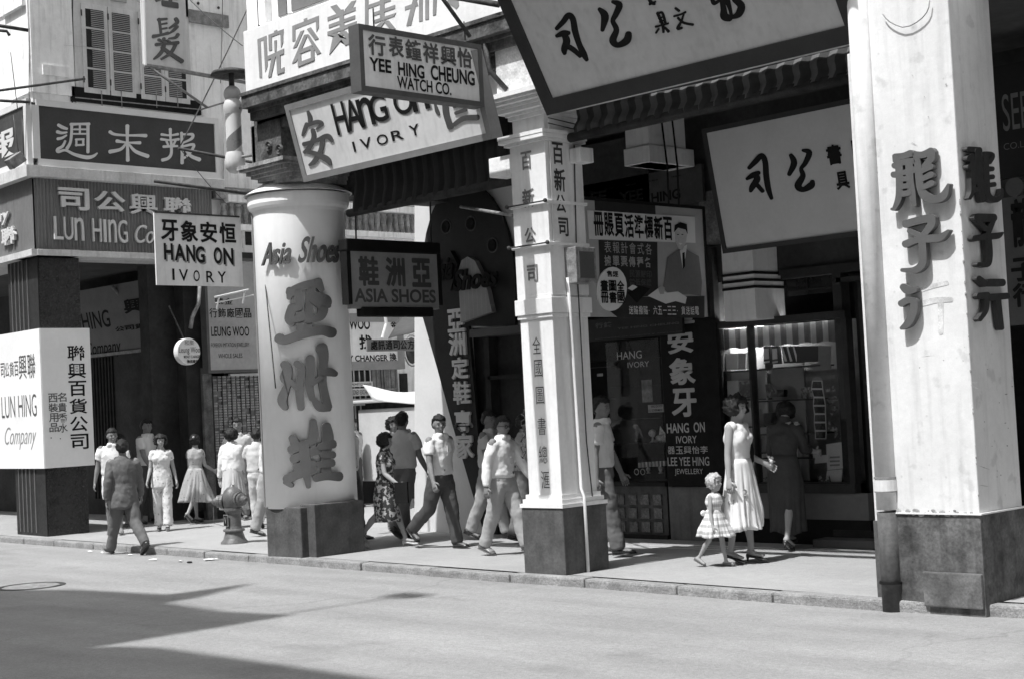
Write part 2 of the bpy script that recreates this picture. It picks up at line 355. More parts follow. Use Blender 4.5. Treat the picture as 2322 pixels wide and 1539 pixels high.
while x < 2:
    L_ = random.uniform(0.95, 1.35); x1 = x+L_
    if not (-15.75 < x+0.5 < -15.05 and False):
        dz = random.uniform(-0.008, 0.004); dy = random.uniform(-0.012, 0.012)
        p = [(x+.006, kerb_y(x)+dy, RZ-.05), (x1-.006, kerb_y(x1)+dy, RZ-.05), (x1-.006, kerb_y(x1)+kw-.004, RZ-.05), (x+.006, kerb_y(x)+kw-.004, RZ-.05)]
        g = G().hexa(p+[(a, b, dz-0.001) for a, b, c in p]); k = g.obj('kerb_stone', KERB, pave, bevel=0.022)
    x = x1
manh = thing('manhole_cover', 'round iron manhole cover set in the road at the left edge of the picture', 'manhole cover', PZ(70, 1329, RZ)); c = manh.location
G().lathe(c, [(0, 0.006), (0.30, 0.006), (0.31, 0.002)], 40).obj('cover', IRONL, manh); G().lathe(c, [(0.32, 0.001), (0.33, 0.008), (0.38, 0.008), (0.39, 0.001)], 40).obj('rim', IRON, manh)
# litter along the kerb
LIT = mat('paper_scrap', 0.75, 0.9, 0.05)
for i, (px, py, s) in enumerate([(205, 1251, .05), (232, 1254, .04), (285, 1254, .05), (296, 1259, .05), (348, 1270, .08), (472, 1270, .1), (490, 1269, .05), (410, 1274, .04), (1770, 1363, .05)]):
    p = PZ(px, py, RZ); g = G(); n = 7; random.seed(i)
    g.add([(p.x+s*random.uniform(.6, 1.2)*math.cos(6.28*j/n), p.y+s*random.uniform(.4, 1)*math.sin(6.28*j/n), RZ+random.uniform(.004, .02)) for j in range(n)]+[(p.x, p.y, RZ+.025)], [(j, (j+1) % n, n) for j in range(n)])
    tag(g.obj('paper_scrap', LIT), ['leftmost tiny paper scrap in the gutter by the toe of the man in the suit', 'second tiny paper scrap in the gutter under the shoe of the man in the suit', 'paper scrap between the feet of the man in the grey suit', 'paper scrap just right of the one between the feet of the suited man', 'pale paper scrap right of the rear shoe of the man in the suit', 'longest white paper scrap in the gutter in front of the hydrant', 'small paper scrap touching the longest white scrap by the hydrant', 'small paper scrap beside the dark stone in the road', 'lone paper scrap in the gutter near the big dragon pillar'][i], 'litter', 'scraps of paper in the gutter')
p = PZ(430, 1276, RZ)
tag(G().ball((p.x, p.y, RZ+.012), (.05, .03, .012)).obj('dark_pebble', INK), 'small dark stone lying in the road in front of the fire hydrant', 'stone')

# ================================================================== OPPOSITE HOUSES (behind the photographer, they shade the road)
def house(name, label, sil, mats, cat='building'):
    r = thing(name, label, cat, (sil[0][0]/2+sil[-1][0]/2, -2, 0)); P = Pl((0, -2, 0), (-1, 0, 0), (0, 0, 1))
    G().prism(P, [(-u, v) for u, v in sil][::-1], -8, 0).obj('wall', mats, r)
    x0 = min(s[0] for s in sil); x1 = max(s[0] for s in sil); h = min(v for u, v in sil if v > 1)
    x = x0+1
    while x < x1-1.5 and x < 4:
        z = 4.6
        while z < h-2.3:
            wn = G().rect(P, -x-1.1, -x, z, z+1.6, 0.0, 0.05).obj('window', DARK, r)
            G().rect(P, -x-1.16, -x+.06, z-.1, z, 0.0, .14).obj('sill', WHITE, wn); z += 3.3
        x += 2.3
    G().rect(P, -x1, -x0, 3.6, 3.9, 0, 0.9).obj('canopy', PLAST, r)
    return r
hw = mat('opposite_limewash', 0.55, 0.9, 0.1, 1)
h1 = house('tall_shophouse', 'tall plastered shophouse across the road behind the photographer', [(-60, 0), (-60, 19.2), (-17.2, 18.8), (-16.2, 19.6), (-15, 19.97), (-14.4, 20.03), (-14.05, 19.25), (-12.9, 19.06), (-12.03, 19.35), (-12.03, 0)], hw)
h2 = house('low_shophouse', 'lower plastered shophouse across the road beside the tall one', [(-12.0, 0), (-12.0, 15.35), (-11.8, 15.85), (-11.38, 16.12), (-9.87, 16.13), (22, 16.1), (22, 0)], hw)
t = thing('roof_shadow_wedge', 'unseen tank on posts on the roof across the road', 'wedge', (-14.4, -2.4, 19.2))  # unseen wedge, added and shaped to throw a small shadow on the road
G().add([(-14.75, -2.1, 20.2), (-14.75, -2.1, 22.2), (-14.15, -2.1, 20.2), (-14.75, -2.6, 20.2), (-14.75, -2.6, 22.2), (-14.15, -2.6, 20.2)], [(0, 2, 1), (3, 4, 5), (0, 1, 4, 3), (1, 2, 5, 4), (0, 3, 5, 2)]).obj('wedge', IRONL, t)
G().tube([(-14.6, -2.3, 18), (-14.6, -2.3, 20.3)], .06).obj('post', IRON, t)
t = thing('roof_shadow_board', 'unseen square board on a pole added on the roof across the road to cast shade', 'sign', (-12.2, -2.2, 19))  # unseen board on a thin pole, added to cast another small road shadow
box('board', IRONL, t, -12.4, -11.95, -2.1, -2.05, 21.8, 22.4); G().tube([(-12.2, -2.2, 15.0), (-12.2, -2.2, 22)], .025).obj('pole', IRON, t)

# ================================================================== LEFT CORNER BUILDING
BX = -22.6
lb = thing('corner_building', 'plastered corner shophouse with louvred window above a corrugated fascia', 'building', (-24, 14, 0))
PR = XP(BX)
th4 = R(4); LU = Vector((math.cos(th4), -math.sin(th4), 0))       # street side, turned a little
PLf = Pl((BX, 11.72, 0), LU, (0, 0, 1))                            # local u<0 runs to the left from the corner
def lrect(name, m, u0, u1, z0, z1, d0, d1, par=None, bevel=0): return G().rect(PLf, u0, u1, z0, z1, d0, d1).obj(name, m, par or lb, bevel=bevel)
# upper wall: street side and lane side
g = G(); g.rect(PLf, -30, 0, 5.75, 13, -0.25, 0); g.rect(PR, 11.72, 30, 5.75, 13, -0.25, 0); g.obj('wall', PLAST, lb)
box('roof', PLAST, lb, -50, BX-.3, 12.2, 30, 12.8, 13.0)
# pilaster at the corner, string mouldings
g = G(); a = PR.uv(88, 60)[0]; b = PR.uv(165, 100)[0]
g.rect(PR, 11.70, b-.02, 7.05, 13, 0.0, 0.05); g.obj('pilaster', PLAST, lb, bevel=.01)
prect('moulding', PLAST, lb, PR, (92, 172), (160, 158), 0.05, 0.09)
lrect('moulding', PLAST, -.9, .0, 8.45, 8.62, 0, .12); lrect('moulding', PLAST, -12, -.3, 8.62, 8.7, 0, .09)
lrect('pilaster', PLAST, -.85, 0.04, 7.05, 13, 0, .05)
# street-side window at the far left edge
wn = lrect('window', DARK, -3.0, -1.35, 7.2, 8.3, -.05, .02)
for k in range(5): lrect('glazing_bar', PLAST, -3.0, -1.35, 7.2+k*.26, 7.235+k*.26, .02, .04, wn)
# louvred window on the lane side
SH = mat('grey_louvre_paint', 0.34, 0.7, 0.1, 3); FR = mat('window_frame_paint', 0.60, 0.75, 0.1, 3, 0.2, streak=.15)
zb = PR.uv(194, 200)[1]; u0 = PR.uv(166, 100)[0]; u1 = PR.uv(432, 200)[0]
win = G().rect(PR, u0, u1, zb-.28, 11.2, 0, .03).obj('window', FR, lb)
for k, (xa, xb, dk) in enumerate([(193, 234, 'l'), (253, 293, ''), (321, 359, ''), (376, 415, 'r')]):
    ua, ub = PR.uv(xa, 120)[0], PR.uv(xb, 120)[0]
    leaf = G().rect(PR, ua-.07, ub+.07, zb-.09, 8.62, .03, .055).obj('casement', FR, win, bevel=.006)
    g = G(); g.rect(PR, ua, ub, zb, 8.55, .05, .056); g.obj('casement_back', DARK, leaf) if False else None
    for r_ in range(4):
        z0 = zb+r_*.335; dkw = (ub-ua)*.28
        pn = G().rect(PR, ua, ub, z0, z0+.30, .056, .058).obj('pane', DARK, win)
        g = G(); la, lbb = (ua+dkw, ub) if dk == 'l' else ((ua, ub-dkw) if dk == 'r' else (ua, ub))
        for j in range(9):
            z = z0+.012+j*.0315; g.hexa([PR.pt(la, z, .078), PR.pt(lbb, z, .078), PR.pt(lbb, z+.004, .06), PR.pt(la, z+.004, .06), PR.pt(la, z+.013, .078), PR.pt(lbb, z+.013, .078), PR.pt(lbb, z+.02, .06), PR.pt(la, z+.02, .06)])
        g.obj('louvre_slats', SH, win)['kind'] = 'stuff'
    for z in (zb+.12, 8.45): G().tube([PR.pt(ua-.075, z-.05, .065), PR.pt(ua-.075, z+.05, .065)], .012, 6).obj('hinge', IRON, win)
for k in range(4):
    xa = (193, 253, 321, 376)[k]; ua = PR.uv(xa, 120)[0]; G().rect(PR, ua, ua+.29, 8.74, 9.3, .03, .06).obj('transom_light', SH, win)
# dark slot with bars under the window
prect('recess', INK, lb, PR, (160, 231), (452, 232), -.02, .05)
for px in (226, 271, 350, 398): a = PR.uv(px, 230); G().tube([PR.pt(a[0], a[1]-.13, .07), PR.pt(a[0], a[1]+.16, .07)], .008, 5).obj('bar', IRONL, lb)
a = PR.uv(165, 224); b = PR.uv(452, 252); G().tube([PR.pt(a[0], a[1], .08), PR.pt(b[0], b[1], .08)], .01, 5).obj('rail', IRONL, lb)
# arms for the blinds and small props on the wall
G().tube([PR.pt(*PR.uv(140, 105), .06), PR.pt(*PR.uv(200, 110), .06)], .001).obj('hook', IRON, lb)
prect('wall_board', IRONL, lb, PR, (426, 52), (514, 38), .02, .06); prect('wall_patch', PLAST, lb, PR, (420, 40), (500, -10), .0, .03)
for p in ((446, 10), (492, 20)): G().ball(PR.pt(*PR.uv(*p), .05), .025).obj('insulator', IRON, lb)
G().tube([PR.pt(*PR.uv(505, y), .03) for y in (-20, 60, 150, 300, 450)], .012, 6).obj('pipe', PLAST, lb)
G().tube([PR.pt(*PR.uv(162, y), .03) for y in (-20, 60, 150, 235)], .012, 6).obj('cable', IRON, lb)
# newspaper sign wrapping the corner
TEAL = mat('dark_sign_enamel', 0.05, 0.5, 0.15, 2.5, 0.3, 5); TRIM = mat('pale_sign_trim', 0.66, 0.6, 0.05)
zt, zb2 = 6.86, 5.91
sg = thing('newspaper_sign', 'dark sign with three big pale characters and pale frame wrapping the corner above the fascia', 'sign', (BX, 12.5, 5.91))
ue = PR.uv(484, 345)[0]
G().rect(PR, 11.68, ue, zb2, zt, .06, .16).obj('board', TEAL, sg); G().rect(PLf, -6, .16, zb2, zt, .06, .16).obj('board', TEAL, sg)
for q in ((11.68, ue, zb2-.06, zb2+.05), (11.68, ue, zt-.05, zt+.05), (ue-.08, ue, zb2+.05, zt-.05), (11.6, 11.72, zb2+.05, zt-.05)): G().rect(PR, *q, .1, .19).obj('frame', TRIM, sg)
for q in ((-6, .17, zb2-.06, zb2+.05), (-6, .17, zt-.05, zt+.05), (.05, .17, zb2+.05, zt-.05)): G().rect(PLf, *q, .1, .187).obj('frame', TRIM, sg)
T1 = (2.96, 0, 0); PS = PR.off(.16); CH = mat('pale_letter_paint', 0.62, 0.6, 0.05)
brush(sg, PS, [[(392, 842, 20), (420, 858, 22), (450, 868, 16)], [(385, 888, 22), (415, 896, 18), (448, 892, 12)], [(388, 935, 20), (415, 930, 18), (446, 912, 12)], [(438, 950, 14), (420, 985, 18), (388, 1005, 20), (392, 1022, 20), (440, 1012, 16), (500, 1040, 20), (580, 1060, 26), (625, 1052, 20), (652, 1032, 10)],
    [(482, 836, 18), (480, 900, 18), (472, 960, 18), (450, 1000, 22)], [(475, 838, 20), (540, 836, 16), (598, 836, 20)], [(590, 836, 20), (590, 930, 20), (590, 1025, 20)], [(496, 872, 11), (585, 872, 11)], [(494, 902, 11), (585, 902, 11)], [(536, 845, 12), (536, 900, 12)], [(508, 940, 13), (562, 938, 13)], [(512, 940, 13), (512, 982, 13)], [(508, 978, 13), (562, 976, 13)], [(558, 940, 13), (558, 978, 13)]], T1, CH)
brush(sg, PS, [[(738, 888, 22), (770, 905, 18), (850, 912, 14), (930, 912, 18), (980, 914, 24)], [(785, 950, 24), (850, 960, 12), (940, 962, 22)], [(855, 848, 26), (855, 950, 18), (858, 1080, 24)], [(845, 968, 14), (810, 1005, 20), (738, 1022, 26)], [(868, 975, 14), (910, 1020, 22), (992, 1052, 26)]], T1, CH)
brush(sg, PS, [[(1085, 906, 18), (1140, 912, 12), (1195, 904, 18)], [(1143, 870, 20), (1145, 935, 14)], [(1082, 938, 18), (1140, 944, 12), (1200, 938, 18)], [(1118, 952, 14), (1128, 975, 14)], [(1178, 948, 14), (1165, 975, 14)], [(1098, 988, 18), (1190, 984, 14)], [(1148, 950, 16), (1150, 1030, 18), (1130, 1065, 20), (1090, 1078, 22)],
    [(1218, 895, 18), (1222, 1000, 18), (1222, 1098, 22)], [(1215, 905, 14), (1260, 905, 14), (1292, 908, 20), (1285, 935, 18), (1230, 962, 12)], [(1235, 985, 16), (1300, 975, 18), (1275, 1030, 16), (1235, 1065, 14)], [(1240, 1005, 12), (1280, 1050, 20), (1338, 1075, 26)]], T1, CH)
chars(sg, PLf.off(.16), '報', (-25, 372), (36, 285), CH, off=.03)
# ledge, corrugated fascia, bottom trim and soffit
LEDG = mat('ledge_paint', 0.55, 0.8, 0.15, 3, .3, streak=.2)
G().rect(PR, 11.68, PR.uv(489, 400)[0], 5.66, 5.84, 0, .26).obj('ledge', LEDG, lb, bevel=.01); G().rect(PLf, -8, .26, 5.66, 5.84, 0, .257).obj('ledge', LEDG, lb)
zf0, zf1 = 4.52, 5.66
FAS = mat('corrugated_fascia_paint', 0.18, 0.6, 0.1, 2, 0, streak=.12)
def corr(P, a, b, z0, z1, name='corrugated_panel'):
    g = G(); n = int((b-a)/.0125); v = []; f = []
    for i in range(n+1):
        u = a+(b-a)*i/n; d = .10+.022*abs(math.sin((u)*math.pi/.06)); v += [P.pt(u, z0, d), P.pt(u, z1, d)]
    g.add(v, [(2*i, 2*i+2, 2*i+3, 2*i+1) for i in range(n)]); return g.obj(name, FAS, lb)
corr(PR, 11.62, PR.uv(472, 480)[0], zf0, zf1); corr(PLf, -6, .11, zf0, zf1)
ued = PR.uv(472, 480)[0]
G().rect(PR, 11.6, ued, zf0-.1, zf0, -.6, .20).obj('fascia_trim', LEDG, lb, bevel=.01); G().rect(PLf, -8, .2, zf0-.1, zf0, -.6, .197).obj('fascia_trim', LEDG, lb)
G().rect(PR, 11.7, ued, zf0, 5.7, -.3, .05).obj('fascia_back', DARK2, lb); G().rect(PLf, -8, 0, zf0, 5.7, -.3, .05).obj('fascia_back', DARK2, lb)
PF = PR.off(.135); LET = mat('fascia_letter_paint', 0.60, 0.6, 0.05)
def lat(s, x0, x1, yt, yb, **k): text(sg2, PF, s, (x0, yb), (x1, yt), LET, d0d(), **k)
d0d = lambda: 0.0
fsg = thing('store_name_letters', 'raised pale Chinese and Latin store name letters fixed on the corrugated fascia', 'sign', (BX, 13, zf0))
for ch, xa, xb, yt, yb in (('司', 132, 198, 431, 475), ('公', 214, 280, 438, 478), ('興', 294, 352, 444, 486), ('聯', 370, 431, 452, 484)):
    put_g = G(); a = PF.uv(xa, yb); b = PF.uv(xb, yt); put(put_g, PF, ch, a[0], b[0], a[1], b[1], 0, .03, .04); put_g.obj('letter', LET, fsg)
for ch, xa, xb in (('L', 122, 140), ('U', 144, 163), ('n', 168, 187), ('H', 209, 227), ('I', 234, 238), ('n', 245, 261), ('G', 267, 286)):
    yo = (xa-122)*.055; a = PF.uv(xa, 544+yo); b = PF.uv(xb, 493+yo); gg = G(); put(gg, PF, ch, a[0], b[0], a[1], b[1], 0, .0, .04); gg.obj('letter', LET, fsg)
a = PF.uv(306, 552); b = PF.uv(375, 514); gg = G(); put(gg, PF, 'Com', a[0], b[0], a[1], b[1], 0, 0.0, .04, .25); gg.obj('letter', LET, fsg)
PLF = PLf.off(.13); chars(fsg, PLF, '聯', (8, 560), (40, 512), LET, off=.03, ext=.04); text(fsg, PLF, 'any', (-18, 520), (22, 480), LET, ext=.03, shear=.3)
# underside of the arcade, corner pillar
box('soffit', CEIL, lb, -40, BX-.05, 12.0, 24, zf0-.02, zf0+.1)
pil = thing('corner_pillar', 'black granite corner pillar with pale vertical strips under the corrugated fascia', 'pillar', (-23.1, 12.2, 0))
g = G(); p0, p1 = PLf.pt(-1.25, 0, 0), PLf.pt(0, 0, 0); g.hexa([(p0.x, p0.y, RZ-.02), (p1.x, p1.y, RZ-.02), (BX, 12.42, RZ-.02), (p0.x, 12.45, RZ-.02), (p0.x, p0.y, zf0-.1), (p1.x, p1.y, zf0-.1), (BX, 12.42, zf0-.1), (p0.x, 12.45, zf0-.1)]); g.obj('shaft', GRAN, pil, bevel=.01)
G().rect(PLf, -1.2, -.02, RZ-.02, zf0-.1, 0, .02).obj('front_panel', mat('grey_granite', .022, .6, .2, 6, .2), pil)
for u in (-1.05, -.9, -.75, -.6, -.42): G().rect(PLf, u, u+.010, .05, zf0-.1, .02, .035).obj('strip', GREYM, pil)
wb = thing('wrapped_advert_board', 'pale board with dark Chinese lettering wrapped round the black corner pillar', 'sign', (BX, 12, 1.07))
WB = mat('pale_advert_board', .80, .5, .04, 2)
G().rect(PR, 11.66, PR.uv(204, 900)[0], 1.075, 3.28, .0, .07).obj('side_board', WB, wb); G().rect(PLf, -2.6, .07, 1.075, 3.28, .05, .07).obj('front_board', WB, wb)
PWr, PWl = PR.off(.07), PLf.off(.07)
for s, x0, x1, yt, yb in (('聯興百貨公司', 161, 191, 780, 1022),):
    chars(wb, PWr, s, (x0, yb), (x1+1, yt), INK, off=.012, vert=True, fill=.86)
chars(wb, PWr, '名貴香水·', (134, 1005), (150, 888), GREYL, off=.01, vert=True); chars(wb, PWr, '西裝用品·', (113, 1003), (130, 890), GREYL, off=.01, vert=True)
chars(wb, PWl, '司公貨百', (2, 856), (42, 818), GREYL, off=.0); chars(wb, PWl, '興聯', (43, 860), (80, 800), GREYL, off=.0)
text(wb, PWl, 'LUN HING', (5, 948), (82, 892), GREYL, off=-.008); text(wb, PWl, 'Company', (12, 1020), (80, 965), GREYM, off=-.012, shear=.4)
# arcade shop of the corner building
YS = 15.0; PB = YP(YS)
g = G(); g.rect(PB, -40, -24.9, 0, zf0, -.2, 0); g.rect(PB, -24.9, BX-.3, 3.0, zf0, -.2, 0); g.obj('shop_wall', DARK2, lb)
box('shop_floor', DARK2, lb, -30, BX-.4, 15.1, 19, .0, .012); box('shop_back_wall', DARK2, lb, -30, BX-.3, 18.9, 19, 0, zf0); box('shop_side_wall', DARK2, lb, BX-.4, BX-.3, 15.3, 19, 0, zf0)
si = thing('arcade_shop_sign', 'large dim sign board hanging above the shop entrance inside the corner arcade', 'sign', (-24, 14.9, 3.0))
PI_ = Pl(PB.pt(0, 3.08, .12), (1, 0, 0), (0, -.17, 1)); a0 = PI_.uv(205, 815)[0]; a1 = PI_.uv(437, 790)[0]
G().rect(PI_, a0-.6, a1, 0, 1.22, -.04, 0).obj('board', mat('dim_sign_board', .14, .6, .1), si); G().rect(PI_, a1-.03, a1+.05, -.04, 1.25, -.05, .03).obj('frame', IRONL, si); G().rect(PI_, a0-.6, a1, -.07, -.01, -.05, .03).obj('frame', IRONL, si)
text(si, PI_, 'HING', (190, 750), (245, 702), INK, off=.01); chars(si, PI_, '興聯', (283, 712), (366, 668), INK, off=.05); chars(si, PI_, '公司貨百', (262, 753), (350, 730), INK, off=.03); text(si, PI_, 'Company', (200, 815), (270, 768), INK, shear=.3)
tag(G().tube([PY(254, 650, 14.6), PY(272, 668, 14.75)], [.03, .05], 10).obj('spot_lamp', IRONL), 'small pale spot lamp over the sign in the corner arcade', 'lamp')
# shelves of goods inside, perfume sign
shf = thing('display_shelves', 'dark shop shelves crowded with small bottles and boxes in the corner shop', 'shelves', (-24, 16.5, 0))
BOT = mat('dim_bottles', .45, .3, .5, 20, spec=.6)
random.seed(11)
for z in (.75, 1.1, 1.45, 1.8): G().box(-25.6, BX-.45, 15.35, 15.6, z-.03, z).obj('shelf', DARK, shf)
g = G()
for z in (.75, 1.1, 1.45, 1.8):
    x = -25.5
    while x < BX-.5:
        r_ = random.uniform(.018, .05); h_ = random.uniform(.08, .24); 
        if random.random() < .5: g.lathe((x, 15.42, z), [(r_, 0), (r_, h_*.7), (r_*.4, h_*.8), (r_*.4, h_), (0, h_)], 8)
        else: g.box(x-r_, x+r_, 15.4, 15.45, z, z+h_)
        x += r_*2+random.uniform(.01, .07)
g.obj('bottles_and_boxes', BOT, shf)['kind'] = 'stuff'
cs = thing('perfume_sign', 'small pale sign with bold dark capitals over the bottles in the corner shop', 'sign', PY(317, 921, 15.3))
pp = YP(15.3); prect('board', SIGNG, cs, pp, (281, 921), (352, 906), -.02, 0); text(cs, pp, 'CHANEL', (287, 918), (338, 908), INK, off=.03)
for k in range(8):
    u = PB.uv(208+k*7, 850)[0]
    if u < -24.9: G().rect(PB, u, u+.02, .3, 3.0, 0, .03).obj('strip', DARK, lb)
# ================================================================== LANE SIDE, further back
ln = thing('lane_shophouse', 'long plastered shophouse row along the lane with shops at street level', 'building', (-23, 22, 0))
g = G(); g.rect(PR, 15.0, 32, 3.55, 13, -.35, -.06); g.obj('wall', PLAST, ln); box('roof', PLAST, ln, -30, BX-.4, 15, 32, 13, 13.1)
box('end_wall', PLAST, ln, -30, -6, 33.8, 34, 0, 13)
prect('cornice', DIRT, ln, PR, (480, 452), (1000, 452+(520*.03)), -.06, .15)
za = PR.uv(800, 480)[1]
G().rect(PR, 15.2, 30, za, za+.12, -.06, .22).obj('cornice', PLAST, ln); 
g = G(); u = 15.2
while u < 24: g.lathe(PR.pt(u, za-.02, .05), [(.05, -.36), (.035, -.3), (.06, -.18), (.035, -.05), (.06, 0)], 8); u += .15
o = g.obj('baluster_row', DIRT, ln); o['kind'] = 'stuff'
G().rect(PR, 15.2, 30, za-.48, za-.38, -.06, .16).obj('cornice', PLAST, ln)
prect('vent', DARK, ln, PR, (560, 556), (572, 520), -.06, -.03); prect('vent_frame', PLAST, ln, PR, (554, 562), (578, 514), -.08, -.045)
prect('beam', IRON, ln, PR, (540, 632), (575, 628), -.05, .08)
# ground floor shops on the lane
prect('dark_post', DARK, ln, PR, (437, 1160), (468, 560), -.3, -.02)
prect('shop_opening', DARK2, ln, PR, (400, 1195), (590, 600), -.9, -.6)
ps = [(462, 480), (458, 1190)]
g = G().rect(PR, PR.uv(462, 1000)[0], PR.uv(482, 1000)[0], 0, 2.6, -.1, .05); g.obj('timber_post', mat('worn_timber', .11, .6, .5, 6, .5, 20, streak=.4), ln)
a = PR.uv(490, 1100)[0]; b = PR.uv(600, 1100)[0]; z0 = PR.uv(500, 1090)[1]; z1 = PR.uv(500, 852)[1]
dc = thing('goods_display', 'large wall display case of small goods in rows under the jewellery sign', 'display case', PR.pt((a+b)/2, 0, 0))
G().rect(PR, a, b, z0, z1, -.1, -.02).obj('backboard', mat('dim_goods_board', .20, .8, .3, 5), dc)
GD = mat('strung_goods', .34, .5, .4, 14)
g = G(); u = a+.02; random.seed(5)
while u < b:
    z = z0+.02
    while z < z1-.03: 
        if random.random() < .85: g.rect(PR, u, u+.07, z, z+.028, -.02, .015)
        z += .045
    u += .095
o = g.obj('goods', GD, dc); o['kind'] = 'stuff'
g = G(); u = a
while u < b: g.rect(PR, u, u+.014, z0, z1, -.01, .022); u += .19
o = g.obj('divider', IRON, dc); 
G().rect(PR, a+.35, b, z1-.01, z1+.03, .0, .06).obj('tube_light_cover', TRIM, dc); G().rect(PR, a-.02, b, 0, z0-.01, -.1, .02).obj('plinth', DARK, dc)
# jewellery sign (box with awning ribs above)
js = board('jewellery_sign', 'tall grey sign box lettered for imitation jewellery hanging beside the curved white pillar', XP(BX+.25), (472, 846), (588, 588), mat('grey_enamel', .33, .5, .12, 2, .1, 6), GREYL, .05, .16)
PJ = XP(BX+.25)
chars(js, PJ, '行飾廠國晶', (474, 721), (570, 700), INK, off=.01); text(js, PJ, 'LEUNG WOO', (479, 763), (564, 741), INK, off=.01); text(js, PJ, 'FOREIGN IMITATION JEWELLERY', (479, 790), (565, 777), INK, off=-.004); text(js, PJ, 'WHOLE SALES', (495, 812), (549, 801), INK, off=-.004)
chars(js, PJ, '號金', (486, 691), (528, 677), INK, off=.01)
G().tube([PJ.pt(*PJ.uv(472, 677), .2), PJ.pt(*PJ.uv(548, 660), .2)], .016, 6).obj('lamp_rail', TRIM, js); G().tube([PJ.pt(*PJ.uv(474, 690), .2), PJ.pt(*PJ.uv(560, 672), .2)], .01, 6).obj('lamp_rail', TRIM, js)
for x_, y_ in ((482, 677), (541, 664)): G().tube([PJ.pt(*PJ.uv(x_, y_), .2), PJ.pt(*PJ.uv(x_+2, y_+26), .1)], .014, 6).obj('lamp_bracket', TRIM, js)
# round sign
rs = thing('round_sign', 'round white hanging sign with script lettering under the small white ivory sign', 'sign', PX(427, 797, -21.9))
PQ = XP(-21.9); c_ = PQ.uv(428, 797); G().lathe(PQ.pt(*c_, -.12), [(0, 0), (.215, 0), (.22, .01), (.22, .12), (.215, .13), (0, .13)], 36, Vector((1, 0, 0))).obj('disc', SIGNW, rs)
Pq = PQ.off(.012); text(rs, Pq, 'Leung Woo', (406, 804), (453, 786), GREYL, off=.0, shear=.05); chars(rs, Pq, '和樂', (418, 783), (440, 771), GREYM, off=.01); text(rs, Pq, 'MONEY C.HANGER', (417, 812), (454, 805), INK, off=.01); chars(rs, Pq, '換找銀錢', (424, 823), (450, 815), INK, off=.02)
G().tube([PQ.pt(c_[0]-.3, c_[1]+.75, -.06), PQ.pt(c_[0]-.05, c_[1]+.22, -.06)], .012, 6).obj('bracket', IRON, rs)
tag(G().tube([PX(452, 650, -22.3), PX(450, 690, -22.3), PX(436, 720, -22.3), PX(432, 745, -22.3)], .035, 8).obj('drain_pipe', IRONL, smooth=True), 'bent grey drain pipe above the round sign', 'pipe')
# money changer front
mc = board('money_changer_sign', 'white and grey sign lettered for a money changer seen through the arcade', XP(BX+.2), (700, 842), (912, 712), SIGNW, GREYM, .16, .16)
PM = XP(BX+.212-.012)
text(mc, PM, 'WOO', (792, 748), (838, 724), INK, off=.04); text(mc, PM, 'Y CHANGER', (790, 820), (879, 804), INK, off=.03); chars(mc, PM, '金', (885, 745), (899, 728), INK, off=.02); chars(mc, PM, '換', (883, 818), (899, 800), INK, off=.02); chars(mc, PM, '找', (814, 792), (844, 760), INK, off=.03)
a = PR.uv(780, 1000)[0]; b = PR.uv(905, 1000)[0]; b2 = PR.uv(848, 1000)[0]
gr = thing('shop_grille', 'pale vertical bar grille of the money changer window behind the curved pillar', 'grille', PR.pt(a, 0, 0))
u = a
while u < b2: G().tube([PR.pt(u, .9, .05), PR.pt(u, 3.0, .05)], .014, 6).obj('bar', TRIM, gr); u += .13
for z in (.95, 2.1, 2.95): G().rect(PR, a, b, z, z+.03, .03, .05).obj('rail', IRONL, gr)
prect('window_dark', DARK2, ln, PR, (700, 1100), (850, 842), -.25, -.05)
g = G(); u = b2
while u < b: g.rect(PR, u, u+.05, .9, 3.0, -.05, .0+.03*random.random()); u += .06
o = g.obj('folded_shutter', mat('timber_shutter', .2, .7, .4, 5, .3, streak=.3), gr)
prect('wall_lower', PLAST, ln, PR, (905, 1110), (1100, 700), -.3, -.05); prect('counter', DARK, ln, PR, (780, 1190), (905, 1030), -.1, .05); prect('lane_door', DARK, ln, PR, (911, 900), (925, 846), -.05, -.02); prect('dado', MOSS, ln, PR, (905, 1200), (1100, 885), -.05, -.03)
G().rect(PR, 15.5, 32, 0, .95, -.4, -.07).obj('wall_base', MOSS, ln)
for s, x0, x1, yt, yb, t_ in (('small_price_sign', 795, 845, 864, 877, 'MONEY CHANGER'), ('small_price_sign', 795, 847, 879, 898, 'MONEY EXCHANGE'), ('small_price_sign', 795, 850, 902, 920, '找換')):
    sgn = board(s, {'MONEY CHANGER': 'uppermost small white notice on the money changer grille', 'MONEY EXCHANGE': 'middle white notice on the money changer grille with narrow capitals', '找換': 'lowest white notice with Chinese characters on the money changer grille'}[t_], XP(BX+.15), (x0, yb), (x1, yt), SIGNG, None, 0, .02)
    PN = XP(BX+.15)
    (text(sgn, PN, t_, (x0+2, yb-3), (x1-3, yt+3), INK, off=.0) if t_[0] == 'M' else chars(sgn, PN, '銀找換', (x0+6, yb-4), (x1-6, yt+4), INK))
